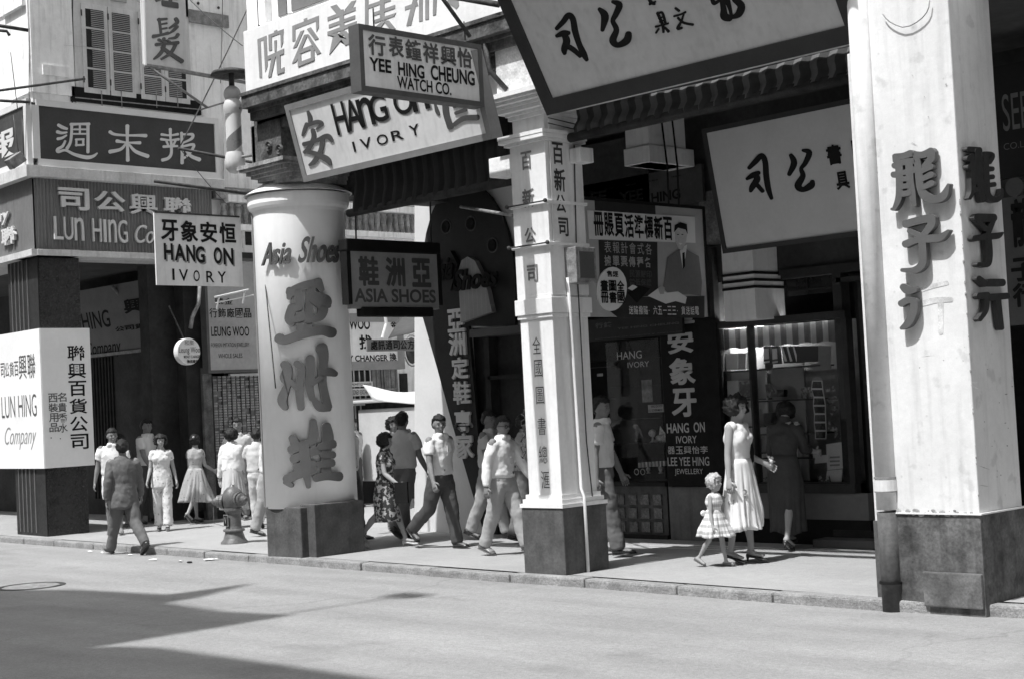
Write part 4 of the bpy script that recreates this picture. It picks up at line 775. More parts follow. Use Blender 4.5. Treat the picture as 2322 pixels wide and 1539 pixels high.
# ---------------------------------------------------------------- big tilted signboards
def tilted(name, label, Y, bl, tl_px, br, mb, mf, fw, th=.08, htop=None):
    O = PY(*bl, Y); top = PX(*tl_px, O.x); V = (top-O); h = V.length if htop is None else htop; P = Pl(O, (1, 0, 0), V.normalized()); u1 = P.uv(*br)[0]
    root = thing(name, label, 'sign', O+Vector((u1/2, .05, 0))); 
    G().rect(P, fw, u1-fw, fw, h-fw, -th*.8, 0).obj('board', mb, root)
    for q in ((0, u1, 0, fw), (0, u1, h-fw, h), (0, fw, fw, h-fw), (u1-fw, u1, fw, h-fw)): G().rect(P, *q, -th, .015).obj('frame', mf, root)
    return root, P, h, u1
FRD = mat('dark_frame_paint', .035, .5, .15, 4); 
bs, PBs, h, u1 = tilted('stationery_company_sign', 'huge pale signboard with black brush characters tilted out over the street beside the dragon pillar', 10.9, (1242, 262), (1130, 0), (1969, 92), SIGNG, FRD, .155, .1, 2.1)
T4 = (2.748, 1080, 0)
brush(bs, PBs, [[(500, 182, 26), (540, 140, 34), (572, 100, 36), (600, 122, 36), (615, 200, 38), (640, 280, 34), (668, 340, 38), (688, 378, 22)], [(500, 228, 22), (540, 212, 38), (575, 210, 26)], [(548, 220, 34), (562, 262, 44), (548, 310, 40), (550, 338, 22)], [(570, 292, 30), (610, 318, 30), (648, 356, 20)]], T4, INK)
brush(bs, PBs, [[(765, 60, 22), (800, 105, 48), (785, 192, 24)], [(848, 14, 20), (890, 35, 40), (868, 95, 36), (850, 135, 28), (872, 190, 34), (850, 255, 44), (880, 285, 34), (935, 258, 48), (948, 215, 40)]], T4, INK)
brush(bs, PBs, [[(1128, 85, 18), (1160, 160, 18), (1165, 205, 14)], [(1130, 92, 12), (1158, 84, 14), (1178, 150, 14)], [(1135, 118, 9), (1165, 108, 9)], [(1142, 140, 9), (1170, 130, 9)], [(1118, 170, 14), (1160, 160, 10), (1195, 150, 12)], [(1135, 185, 12), (1120, 208, 12)], [(1175, 175, 10), (1198, 200, 16)]], T4, INK)
brush(bs, PBs, [[(1240, 55, 14), (1262, 72, 16)], [(1232, 105, 14), (1270, 95, 12), (1302, 80, 14)], [(1292, 92, 10), (1275, 140, 14), (1255, 180, 20), (1280, 178, 14)], [(1255, 115, 12), (1290, 145, 14), (1350, 158, 14)]], T4, INK)
brush(bs, PBs, [[(1470, 0, 26), (1480, 25, 24), (1510, 10, 20)], [(1530, 0, 30), (1540, 60, 36), (1545, 105, 50), (1580, 118, 40)], [(1560, 0, 36), (1580, 60, 22), (1590, 110, 18)], [(1610, 0, 36), (1650, 40, 46), (1635, 90, 44), (1595, 112, 22)]], T4, INK)
brush(bs, PBs, [[(1074, 0, 14), (1090, 20, 22), (1110, 30, 14)], [(1080, 30, 16), (1115, 15, 12)]], T4, INK)
chars(bs, PBs, '百', (1760, -2), (1830, -60), INK, off=.05)
ss, PSs, h, u1 = tilted('inner_stationery_sign', 'smaller grey signboard with black brush characters hanging inside the arcade left of the dragon pillar', 13.0, (1641, 576), (1592, 294), (2010, 510), mat('dim_grey_sign_board', .50, .6, .05), FRD, .05, .06)
T5 = (2.748, 1660, 0)
brush(ss, PSs, [[(105, 1050, 24), (145, 1010, 34), (182, 975, 34), (205, 1010, 34), (212, 1100, 36), (225, 1180, 34), (245, 1240, 22)], [(92, 1118, 20), (130, 1095, 34), (165, 1080, 26)], [(140, 1090, 32), (155, 1120, 40), (125, 1170, 36), (115, 1195, 20)], [(150, 1150, 26), (190, 1195, 24)]], T5, INK)
brush(ss, PSs, [[(365, 970, 24), (385, 1020, 40), (355, 1090, 26)], [(440, 940, 18), (480, 955, 36), (455, 1020, 30), (430, 1055, 24), (440, 1100, 34), (410, 1160, 44), (440, 1185, 32), (490, 1160, 44), (500, 1135, 28)]], T5, INK)
chars(ss, PSs, '書', (1878, 376), (1906, 327), INK, off=.045); chars(ss, PSs, '具', (1898, 432), (1924, 388), INK, off=.035); chars(ss, PSs, '圖', (1935, 362), (1963, 314), INK, off=.02); chars(ss, PSs, '文', (1950, 420), (1972, 385), INK, off=.03)
for px in (1928, 1937): wire('cord', '', [PY(px, 225, 12.6), PY(px+38, 500, 12.6)], .006, INK, parent=ss)
hb, PHb, h, u1 = tilted('ivory_street_sign', 'wide cream ivory shop sign tilted out between the curved pillar and the stationer pillar', 10.6, (691, 414), (646, 240), (1115, 300), SIGNW, GREYM, .07, .14)
u1b = u1
text(hb, PHb, 'HAn', (747, 306), (842, 232), INK, off=.02) if False else None
T3 = (2.483, 540, 0)
brush(hb, PHb, [[(392, 632, 16), (404, 665, 26), (402, 690, 20)], [(385, 700, 20), (372, 740, 22), (362, 765, 12)], [(385, 712, 18), (440, 690, 24), (470, 700, 22), (440, 730, 10)], [(420, 735, 24), (425, 780, 26), (395, 840, 26), (372, 860, 18)], [(370, 815, 24), (440, 795, 22), (500, 770, 30), (528, 795, 20)], [(475, 790, 24), (465, 850, 26), (430, 910, 26), (402, 932, 14)], [(390, 855, 22), (440, 870, 26), (500, 900, 34), (520, 930, 16)]], T3, GREYL, d1=.006)
def shadowed(par_, P, s, bl, tr, **k):
    a, b = P.uv(*bl), P.uv(*tr); text(par_, P, s, (a[0]+.02, a[1]-.02), (b[0]+.02, b[1]-.02), GREYM, .002, uv=True, **k); text(par_, P, s, a, b, INK, .005, uv=True, **k)
for ch, x0, x1, yt, yb in (('H', 767, 777, 230, 308), ('A', 792, 811, 222, 299), ('n', 821, 838, 218, 290), ('G', 847, 869, 210, 282), ('O', 900, 928, 197, 265), ('n', 939, 963, 189, 256)): shadowed(hb, PHb, ch, (x0, yb), (x1, yt), off=.012)
for ch, x0, x1, yt, yb in (('I', 804, 803, 322, 346), ('V', 821, 840, 311, 341), ('O', 858, 877, 303, 332), ('R', 891, 912, 293, 322), ('Y', 932, 949, 281, 311)): text(hb, PHb, ch, (x0, yb), (x1, yt), INK, off=.01)
brush(hb, PHb, [[(1108, 590, 12), (1120, 630, 22), (1130, 650, 12)], [(1165, 560, 34), (1170, 640, 34), (1195, 720, 36)], [(1215, 600, 24), (1250, 590, 26), (1290, 585, 20)], [(1225, 640, 20), (1280, 620, 22)], [(1215, 705, 22), (1270, 670, 30), (1345, 665, 34)]], T3, GREYL)
# ---------------------------------------------------------------- signs hanging across the pavement
ws = board('watch_company_sign', 'framed cream watch shop sign hanging high in front of the tilted ivory sign', XP(-10.95), (818, 207), (1090, 103-0), SIGNW, GREYL, .05, .14)
PWt = XP(-10.95)
chars(ws, PWt, '行表鐘祥興怡', (834, 134), (1071, 115), INK, off=.02) if False else None
for ch, x0, x1, yt, yb in (('行', 836, 872, 84, 124), ('表', 882, 913, 88, 128), ('鐘', 920, 953, 95, 134), ('祥', 960, 992, 102, 142), ('興', 1000, 1032, 110, 146), ('怡', 1038, 1068, 114, 152)): chars(ws, PWt, ch, (x0, yb), (x1, yt), GREYL, off=.03, fill=1)
text(ws, PWt, 'YEE', (838, 161), (886, 138), INK, off=.05); text(ws, PWt, 'HING', (903, 172), (961, 150), INK, off=.05); text(ws, PWt, 'CHEUNG', (977, 182), (1075, 163), INK, off=.05); text(ws, PWt, 'WATCH CO.', (901, 201), (1022, 191), INK, off=.02)
iv = board('small_ivory_sign', 'white square hanging sign with black ivory shop lettering in front of the corrugated fascia', XP(-16.5), (356, 647), (545, 494), SIGNW, None, 0, .03)
G().rect(XP(-16.5), XP(-16.5).uv(354, 560)[0], XP(-16.5).uv(545.5, 560)[0], XP(-16.5).uv(354, 482)[1]-.01, XP(-16.5).uv(354, 482)[1]+.01, -.035, .01).obj('edge_strip', IRON, iv)
PI2 = XP(-16.5)
chars(iv, PI2, '牙象安恒', (362, 546), (536, 508), INK, off=.03, fill=.85)
for ch, x0, x1, yt, yb in (('H', 372, 391, 553, 590), ('A', 396, 419, 555, 592), ('N', 423, 441, 557, 594), ('G', 444, 463, 560, 597), ('O', 485, 502, 562, 599), ('N', 507, 528, 564, 601)): shadowed(iv, PI2, ch, (x0, yb), (x1, yt), off=.05)
for ch, x0, x1, yt, yb in (('I', 391, 395, 610, 636), ('V', 406, 426, 612, 638), ('O', 439, 452, 614, 639), ('R', 468, 485, 616, 641), ('Y', 494, 512, 617, 642)): text(iv, PI2, ch, (x0, yb), (x1, yt), INK, off=.01)
asg = thing('shoe_shop_sign', 'grey shoe shop sign with thick dark top rail hanging beside the curved pillar', 'sign', (-14.8, 12.4, 2.9)); PA = XP(-14.8)
a = PA.uv(797, 700); b = PA.uv(990, 578)
G().rect(PA, a[0], b[0], a[1], b[1], -.08, 0).obj('board', mat('dim_grey_enamel', .34, .55, .1), asg); u0_, u1_ = a[0], b[0]
G().rect(PA, u0_-.07, u1_+.03, b[1], b[1]+.15, -.12, .05).obj('top_rail', INK, asg, bevel=.02); G().rect(PA, u0_-.06, u0_, a[1]+.05, b[1], -.1, .03).obj('side_rail', INK, asg); G().rect(PA, u1_, u1_+.04, a[1]+.05, b[1], -.1, .03).obj('side_rail', INK, asg); G().rect(PA, u0_+.15, u1_-.12, a[1]-.10, a[1]+.02, -.1, .03).obj('bottom_rail', INK, asg, bevel=.02)
for q_ in CORDS: G().tube(q_, .012, 5).obj('cord', IRON, asg)
chars(asg, PA, '鞋洲亞', (806, 647), (982, 590), GREYL, off=.05, fill=.7); text(asg, PA, 'ASIA SHOES', (804, 686), (987, 658), GREYL, off=.04)
# ---------------------------------------------------------------- small projecting things: barber pole, arms, lamps
bp = thing('barber_pole', 'striped barber pole with round globe on top fixed near the curved white pillar', 'barber pole', PY(530, 395, 11.0)); c = PY(531, 320, 11.0); S_ = c.length/FPX if False else (c-CP).length/FPX
x_, y_ = c.x, c.y; zt = PY(527, 240, 11).z; zb_ = PY(534, 350, 11).z; r_ = 19*S_
me = G(); me.lathe((0, 0, 0), [(r_*.92, -(zt-zb_)/2), (r_*.92, (zt-zb_)/2)], 32); o = me.obj('striped_tube', mat('barber_stripes', .60, .3, .02, 3, kind='barber', dark=.28, spec=.5), bp, smooth=True, local=True); o.location = Vector((x_, y_, (zt+zb_)/2))-bp.location
G().lathe((x_, y_, 0), [(r_*.6, zt+.10), (r_*.95, zt+.04), (r_*1.08, zt), (r_*1.08, zt-.06), (r_*.9, zt-.12)], 28).obj('collar', SIGNG, bp, smooth=True)
G().lathe((x_, y_, 0), [(r_*1.0, zb_+.02), (r_*1.1, zb_-.02), (r_*1.2, zb_-.10), (r_*1.1, zb_-.18), (r_*.7, zb_-.23), (0, zb_-.25)], 28).obj('base_cup', SIGNG, bp, smooth=True)
gz = PY(525, 215, 11).z; G().ball((x_, y_, gz), r_*1.0, n=24, m=16).obj('globe', mat('milky_globe', .42, .2, .03, spec=.5), bp, smooth=True)
G().tube([(x_, y_, gz+.1), (x_, y_, gz+.28)], .035).obj('stem', IRON, bp); 
G().lathe((x_, y_, gz+.24), [(.02, .1), (.24, .04), (.26, 0), (.2, -.01), (0, .03)], 24).obj('lamp_shade', IRON, bp, smooth=True)
for z in (zt-.05, zb_-.05): G().tube([(x_, y_, z), PY(583, 260, 11.1).xy.to_3d()+Vector((0, 0, z))], .02).obj('bracket', IRONL, bp)
tag(G().box(*(lambda p, q: (p.x-.03, p.x+.03, 11.05, 11.12, q.z, p.z))(PY(578, 225, 11.1), PY(587, 392, 11.1))).obj('upright_iron_strip', IRONL), 'tall iron frame strip carrying the barber pole at the edge of the arcade building', 'bracket')
hsn = board('hair_salon_sign', 'white hanging sign with one big dark brush character in front of the louvred window', XP(-17.0), (327, 146), (416, -40), SIGNG, None, 0, .05); PHs = XP(-17.0)
brush(hsn, PHs, [[(1068, 130, 20), (1076, 180, 18), (1082, 232, 18)], [(1062, 136, 20), (1120, 130, 16)], [(1085, 166, 13), (1120, 160, 14)], [(1085, 198, 13), (1120, 192, 14)], [(1030, 248, 26), (1080, 238, 18), (1128, 226, 22)], [(1180, 130, 26), (1190, 155, 24), (1138, 192, 14)], [(1190, 182, 22), (1165, 208, 20), (1135, 228, 12)], [(1195, 235, 24), (1178, 255, 20), (1135, 262, 12)],
    [(1048, 302, 22), (1100, 298, 18), (1195, 290, 24)], [(1100, 262, 22), (1098, 325, 24), (1070, 370, 24), (1035, 398, 14)], [(1088, 322, 22), (1150, 368, 26), (1222, 415, 28)], [(1178, 305, 22), (1145, 360, 22), (1085, 400, 16)], [(1065, 270, 18), (1088, 280, 14)], [(1120, 275, 14), (1140, 285, 14)]], T1, GREYL); chars(hsn, PHs, '理', (352, 10), (400, -60), GREYL, off=.05, fill=1)
G().tube([PHs.pt(*PHs.uv(322, -30), .03), PHs.pt(*PHs.uv(327, 150), .03)], .02, 6).obj('edge_tube', TRIM, hsn)
b2_ = tag(G().tube([PX(328, 148, -17), PX(605, 196, -17)], .028, 6).obj('angle_iron', IRONL), 'long pale angle iron holding the hair salon sign above the barber pole', 'bracket')
wire('iron_stay', 'flat iron stay running down right from the hair salon sign', [PX(335, 150, -17), PX(470, 245, -17)], .018, GREYM, 'bracket')
wire('iron_stay', 'thin iron stay from the pole end up to the arcade building edge', [PX(455, 250, -17), PX(515, 232, -17)], .012, GREYM, 'bracket')
wire('projecting_pole', 'long dark iron arm reaching out from the curved pillar over the newspaper sign', [PX(405, 338, -16.5), PX(640, 382, -16.4), PX(655, 425, -16.2)], .02, IRON, 'pole')
wire('projecting_pole', 'dark iron arm sticking out below the newspaper sign above the small ivory sign', [PX(350, 412, -16.5), PX(580, 443, -16.4)], .022, IRON, 'pole')
wire('projecting_pole', 'slanting dark pole reaching from the left edge below the louvred window', [PX(-40, 212, -22.0), PX(192, 180, -22.4)], .022, IRON, 'pole')
wire('projecting_pole', 'upper short dark arm with a bracket at the top left edge', [PX(-30, 55, -22.6), PX(64, 70, -22.4)], .03, IRON, 'pole'); wire('projecting_pole', 'lower short dark arm above the side of the newspaper sign at the left edge', [PX(-30, 228, -22.6), PX(68, 233, -22.4)], .025, IRON, 'pole'); wire('projecting_pole', 'bent dark hook arm at the top left edge below the upper arm', [PX(-30, 68, -22.6), PX(15, 72, -22.4), PX(22, 82, -22.4)], .025, IRON, 'pole')
for (a, b), l in (((66, 65), (66, 240)), 'cord hanging from the upper arm to the lower arm at the left edge'), (((24, 120), (40, 250)), 'thin cord slanting down to the newspaper sign at the left edge'), (((50, 260), (54, 365)), 'dark cord in front of the side of the newspaper sign'), (((30, 262), (44, 362)), 'second dark cord in front of the side of the newspaper sign'): wire('loose_wire', l, [PX(*a, -22.2), PX(*b, -22.2)], .007, GREYL)
fl = thing('flood_lamp', 'small box shaped flood lamp in front of the newspaper sign at the left edge', 'lamp', PX(35, 365, -22.0)); P_ = PX(35, 365, -22.0)
g = G(); rot = Matrix.Rotation(R(35), 3, 'X'); v = [P_+rot@Vector((a, b, c)) for c in (-.08, .08) for a, b in ((-.08, -.13), (.08, -.13), (.08, .13), (-.08, .13))]; g.hexa(v); g.obj('housing', IRONL, fl, bevel=.01); 
g = G(); v = [P_+rot@Vector((a, b, c)) for c in (-.085, -.081) for a, b in ((-.07, -.12), (.07, -.12), (.07, .12), (-.07, .12))]; g.hexa(v); g.obj('lens', INK, fl)
tag(G().tube([PX(487, 170, -17.1)+Vector((0, 0, 0)), PX(560, 185, -17.1)], .05, 8).obj('cable_box', IRON), 'dark box on the long angle iron above the barber pole', 'box')
wl = [([(575, -10, -18), (410, 330, -16.5)], 'taut dark guy wire crossing in front of the louvred window wall', .009), ([(410, -20, -20), (550, 105, -17)], 'thin wire slanting down right across the plaster wall', .007), ([(505, -20, -20), (500, 190, -20)], 'thin vertical wire left of the barber pole lamp', .006), ([(625, -20, -15.6), (612, 430, -15.6)], 'pair wire hanging down left end of the beauty parapet', .006), ([(645, -20, -15.4), (620, 240, -15.5)], 'second thin wire hanging down over the first big grey character', .006), ([(300, -10, -20), (340, 20, -18)], 'short wire at the top edge left of the hair salon sign', .006), ([(650, 33, -15.0), (770, 10, -14.0)], 'wire running along the top of the beauty parapet', .007), ([(410, 340, -16.5), (520, 470, -17)], 'thin wire running down right from the iron arm', .005), ([(585, 470, -15.9), (625, 880, -15.2)], 'thin slanting cable in front of the curved white pillar', .008)]
for pts, l, r_ in wl: wire('overhead_wire', l, [PX(*p) for p in pts], r_, GREYL if r_ < .0065 else IRON, sag=.03)
wire('iron_stay', 'dark iron stay bar slanting down to the top of the framed watch sign', [PX(995, -15, -10.95), PX(1066, 84, -10.95)], .022, IRON, 'bracket')
wire('iron_stay', 'dark wooden arm at the top edge left of the huge signboard', [PY(1025, -6, 10.8), PY(1130, 12, 10.8)], .035, IRON, 'bracket')
for a, b, l in (((848, 62), (846, 20), 'short hanging wire at the left end of the framed watch sign'), ((1055, 92), (1052, 50), 'short hanging wire at the right end of the framed watch sign')): wire('loose_wire', l, [PX(*a, -10.95), PX(*b, -10.95)], .008)
wire('broken_bracket', 'rusty broken bracket with loose wires left of the stationer pillar capital', [PY(1100, 100, 10.9), PY(1110, 160, 10.95), PY(1150, 205, 11.0)], .03, IRON, 'bracket')
o = tag(G().ball(PY(1118, 118, 11.1), (.16, .1, .13), n=10, m=6).obj('rubbish_nest', IRON), 'dark tangled nest of rags and wire above the stationer pillar capital', 'debris'); md = o.modifiers.new('s', 'SUBSURF'); md.levels = md.render_levels = 3; tx = bpy.data.textures.new('n', 'CLOUDS'); tx.noise_scale = .06; md = o.modifiers.new('d', 'DISPLACE'); md.texture = tx; md.strength = .15
tag(G().tube([PX(345, 3, -17.4), PX(338, 22, -17.4), PX(330, 52, -17.4)], [.02, .04, .02], 8).obj('hanging_rag', INK, smooth=True), 'small dark rag hanging at the left edge of the hair salon sign', 'rag')
# ================================================================== SHOP FRONTS
SWp = YP(14.2)
# ---- giant shoe board
sb = thing('shoe_display_board', 'giant dark shoe shaped board with eyelets and pale Chinese characters on a tapering white panel', 'display', (-15.5, 14.1, 0))
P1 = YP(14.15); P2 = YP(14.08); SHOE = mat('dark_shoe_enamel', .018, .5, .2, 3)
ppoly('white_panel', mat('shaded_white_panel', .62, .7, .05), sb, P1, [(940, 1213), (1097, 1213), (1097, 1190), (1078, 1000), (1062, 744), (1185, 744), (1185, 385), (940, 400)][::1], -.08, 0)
ppoly('shoe_sole', SHOE, sb, P2, [(1095, 1200), (1060, 1080), (1025, 960), (990, 830), (957, 715), (950, 660), (957, 590), (966, 530), (980, 480), (998, 445), (1022, 420), (1052, 412), (1085, 422), (1112, 448), (1138, 490), (1152, 530), (1163, 580), (1168, 640), (1168, 740), (1062, 740), (1082, 960), (1098, 1180)], -.05, 0)
for cx, cy in ((1012, 515), (1068, 508), (1117, 557)):
    c = P2.pt(*P2.uv(cx, cy), 0); G().lathe(c, [(.085, 0), (.09, .012), (.10, .012), (.105, 0)], 28, Vector((0, -1, 0))).obj('eyelet_ring', GREYL, sb); G().lathe(c, [(.0, .008), (.07, .02), (.075, 0)], 24, Vector((0, -1, 0))).obj('eyelet', INK, sb)
to = ppoly('tongue', mat('ribbed_tongue', .34, .7, .1, 4, kind='stripe', dark=(12, .8, .9)), sb, P2, [(1055, 732), (1048, 620), (1056, 592), (1070, 583), (1086, 592), (1100, 620), (1115, 660), (1125, 708)], .0, .08)
ppoly('lace', SHOE, sb, P2, [(1000, 600), (1030, 570), (1046, 600), (1030, 660), (1010, 640)], .0, .07); 
P3 = YP(14.0); text(sb, P3, 'Shoes', (1035, 662), (1130, 600), INK, off=.04, ext=.03, shear=.3); text(sb, P3, 'Asia', (985, 640), (1030, 580), INK, off=.04, ext=.03, shear=.3)
CRM = mat('cream_letters', .55, .6, .05)
for ch, cx, cy, h_ in (('亞', 1037, 727, 54), ('洲', 1040, 780, 52), ('定', 1046, 834, 50), ('鞋', 1050, 890, 52), ('專', 1053, 955, 50), ('家', 1057, 1010, 56)): chars(sb, P2, ch, (cx-17, cy+h_/2), (cx+17, cy-h_/2), CRM, off=.04, ext=.03, d=.0, fill=1, each=True)
# shoe shop canopy and dark entrance between the board and pillar B
bx('entrance_canopy', GREYL, -15.0, -13.2, 13.9, 14.5, 2.62, 2.72); bx('entrance_lining', DARK, -15.0, -12, 14.45, 14.6, 2.2, 3.2); bx('bulkhead', DARK2, -14.1, -12, 14.2, 14.3, 3.0, 4.9)
g = G(); g.box(-14.95, -14.85, 14.1, 14.25, 0, 2.65); g.box(-13.3, -13.2, 14.1, 14.25, 0, 2.65); g.box(-14.9, -13.2, 14.1, 14.25, 2.05, 2.1); g.obj('door_frame', DARK, ab)
LB = emit('lit_bulb', 14.0)
for px, py, Y_, l in ((1112, 772, 14.9, 'small lit bulb inside the shoe shop entrance'), (1334, 765, 14.9, 'left lit ceiling bulb in the watch shop'), (1371, 781, 15.6, 'right lit ceiling bulb in the watch shop')):
    p = PY(px, py, Y_); tag(G().ball(p, .045).obj('bulb', LB), l, 'lamp')
# ---- watch and jewellery shop (LEE YEE HING): dark fascia signs, glass case, tall black board
fs = board('dark_fascia_sign', 'dim dark fascia sign with black lettering above the account book poster inside the arcade', SWp, (1300, 505), (1590, 372), mat('dim_fascia_board', .075, .6, .2, 3), None, 0, .06)
chars(fs, SWp, '行祥興怡金', (1310, 440), (1560, 398), INK, off=.01, fill=.5); text(fs, SWp, 'LEE', (1322, 466), (1375, 432), INK, off=.06); text(fs, SWp, 'YEE', (1405, 463), (1458, 428), INK, off=.06); text(fs, SWp, 'HING', (1478, 462), (1542, 428), INK, off=.06)
f2 = board('repair_sign', 'dim horizontal sign for clock repairing below the account book poster', YP(14.0), (1325, 776), (1545, 706), mat('dim_repair_board', .022, .6, .2, 3), None, 0, .06); Pz = YP(14.0)
text(f2, Pz, 'YEE HING CHEUNG', (1400, 748), (1540, 730), GREYL, off=.03) ; text(f2, Pz, 'REPAIRING OF CLOCKS & WATCHES', (1350, 768), (1548, 752), GREYL, off=.02); chars(f2, Pz, '行錶', (1350, 746), (1388, 730), GREYL, off=.03)
vbd = board('tall_ivory_board', 'tall black board with large grey Chinese characters and white ivory and jewellery lettering', YP(14.15), (1516, 1102), (1622, 722), INK, None, 0, .08); PV = YP(14.15)
GV = mat('silver_letters', .42, .5, .05)
for ch, x0, x1, yt, yb in (('恒', 1515, 1572, 690, 740), ('安', 1517, 1570, 748, 802), ('象', 1521, 1574, 810, 872), ('牙', 1526, 1577, 880, 944)): chars(vbd, PV, ch, (x0, yb), (x1, yt), GV, off=.04, fill=1)
text(vbd, PV, 'HANG', (1513, 982), (1562, 958), GV, off=.02); text(vbd, PV, 'ON', (1574, 980), (1598, 956), GV, off=.02); text(vbd, PV, 'IVORY', (1534, 1005), (1580, 987), GV, off=.01); chars(vbd, PV, '器玉興怡李', (1514, 1029), (1606, 1010), GV, off=.01); text(vbd, PV, 'LEE YEE HING', (1515, 1056), (1608, 1035), GV, off=.01); text(vbd, PV, 'JEWELLERY', (1531, 1078), (1594, 1062), GV, off=.0)
prect('board_plinth', mat('grey_tiled_plinth', .14, .8, .2, 3, .3, 30, streak=.2), ab, YP(14.18), (1521, 1228), (1626, 1104), -.2, -.01)
prect('dark_pier', DARK, ab, YP(14.2), (1590, 1225), (1612, 560), -.1, .0)
gc = thing('glass_showcase', 'glass fronted jewellery showcase with ornaments on glass shelves and a panelled base', 'showcase', (-12, 14.2, 0)); Pg = YP(14.2)
ua = Pg.uv(1392, 1200)[0]; ub = Pg.uv(1513, 1200)[0]; zc = Pg.uv(1400, 1102)[1]
G().rect(Pg, ua, ub, 0.0, zc, -.5, -.03).obj('base', mat('dark_panelled_base', .07, .5, .3, 8, .2), gc)
for i in range(4):
    for j in range(3):
        w_ = (ub-ua-.06)/4; h_ = (zc-.14)/3; G().rect(Pg, ua+.05+i*w_, ua+i*w_+w_-.02, .08+j*h_, .04+(j+1)*h_, -.03, -.012).obj('tile', mat('glossy_dark_tile', .11, .25, .4, 10, spec=.6), gc)
for q in ((ua-.03, ub, zc, zc+.05), (ua-.03, ub, 0, .05), (ua-.04, ua+.0, 0, zc)): G().rect(Pg, *q, -.5, .0).obj('rail', DARK, gc)
GL = glass(); zt_ = Pg.uv(1400, 775)[1]
G().rect(Pg, ua+.0, ub, zc+.06, zt_, -.03, -.024).obj('front_glass', GL, gc); G().add([Pg.pt(ua, zc+.06, -.03), Pg.pt(ua, zc+.06, -.6), Pg.pt(ua, zt_, -.6), Pg.pt(ua, zt_, -.03)], [(0, 1, 2, 3)]).obj('side_glass', GL, gc)
text(gc, Pg.off(-.02), 'HANG', (1400, 816), (1455, 794), GV, off=.0); text(gc, Pg.off(-.02), 'IVORY', (1424, 834), (1472, 818), GV, off=.0)
for z in (1.15, 1.45, 1.85): G().rect(Pg, ua+.02, ub, z, z+.012, -.5, -.06).obj('shelf', GL, gc)
IVY = mat('carved_ivory', .62, .5, .5, 30, .8, 60)
random.seed(21)
def ornament(x, y, z, h, kind):
    g = G()
    if kind == 0: g.lathe((x, y, z), [(h*.22, 0), (h*.25, h*.06), (h*.1, h*.12), (h*.22, h*.35), (h*.26, h*.55), (h*.12, h*.75), (h*.16, h*.9), (.01, h)], 12)
    elif kind == 1: g.lathe((x, y, z), [(h*.3, 0), (h*.1, h*.1), (h*.06, h*.45)], 10); g.ball((x, y, z+h*.7), h*.3, n=10)
    else: g.box(x-h*.5, x+h*.5, y-.04, y+.04, z, z+h*.12); g.loft([((x-h*.45, y, z+h*.2), (0, 1, 0), .03, .03), ((x, y, z+h*.17), (0, 1, 0), .05, .05), ((x+h*.45, y, z+h*.25), (0, 1, 0), .02, .02)], 8); [g.add([(x+dx, y, z+h*.25), (x+dx+.12, y, z+h*.3), (x+dx+.03, y, z+h*.7)], [(0, 1, 2)]) for dx in (-.1, .02)]
    o = g.obj('ornament', IVY, gc, smooth=True)
for x, z, h, k in ((-12.0, 1.87, .42, 0), (-12.1, 2.3, .25, 1), (-12.25, 1.16, .28, 2), (-12.0, 1.46, .3, 0), (-12.45, 1.16, .16, 1), (-12.15, .78, .1, 1), (-12.35, .78, .12, 0), (-12.05, .78, .12, 1), (-12.55, .78, .1, 0)): ornament(x+.1, 14.42, z, h, k)
for i, s_ in ((0, 'a'), (1, 'b')): 
    c = Pg.uv(1436+14*i, 1070); G().tube([Pg.pt(c[0]+.035*math.cos(t), c[1]+.035*math.sin(t), -.06) for t in [j*.5 for j in range(14)]], .005, 5).obj('earring', IVY, gc)
for i in range(8): c = Pg.uv(1441+8*i, 1055-i*.6); G().rect(Pg, c[0]-.017, c[0]+.017, c[1]-.03, c[1]+.03, -.1, -.07).obj('price_card', SIGNG, gc)
cd_ = board('navy_permission_card', 'small pale card with lettering propped inside the glass showcase', YP(14.35), (1470, 935), (1504, 916), SIGNG, None, 0, .01); text(cd_, YP(14.35), 'HANG ON IVORY', (1477, 924), (1503, 917), INK); text(cd_, YP(14.35), 'U.S. GOVERNMENT', (1471, 933), (1503, 926), INK)
prect('card', mat('dim_card', .3, .8, .3, 20), gc, YP(14.4), (1458, 912), (1478, 860), 0, .01)
G().tube([PY(1430, 777, 14.6), PY(1488, 778, 14.6)], .02).obj('tube_light', emit('tube_glow', 5.0), gc); 
sh2 = thing('watch_shop_shelf', 'dim shelf line and dark cabinets inside the watch shop behind the walking man', 'shelf', PY(1340, 1000, 16)); 
for y_ in (832, 905, 1000): prect('shelf_board', GREYL, sh2, YP(16), (1318, y_+4), (1385, y_-2), -.1, 0)
prect('cabinet', DARK, sh2, YP(16.2), (1318, 1190), (1400, 1010), -.2, 0); prect('notice', SIGNG, sh2, YP(15.9), (1355, 853), (1367, 846), 0, .01)
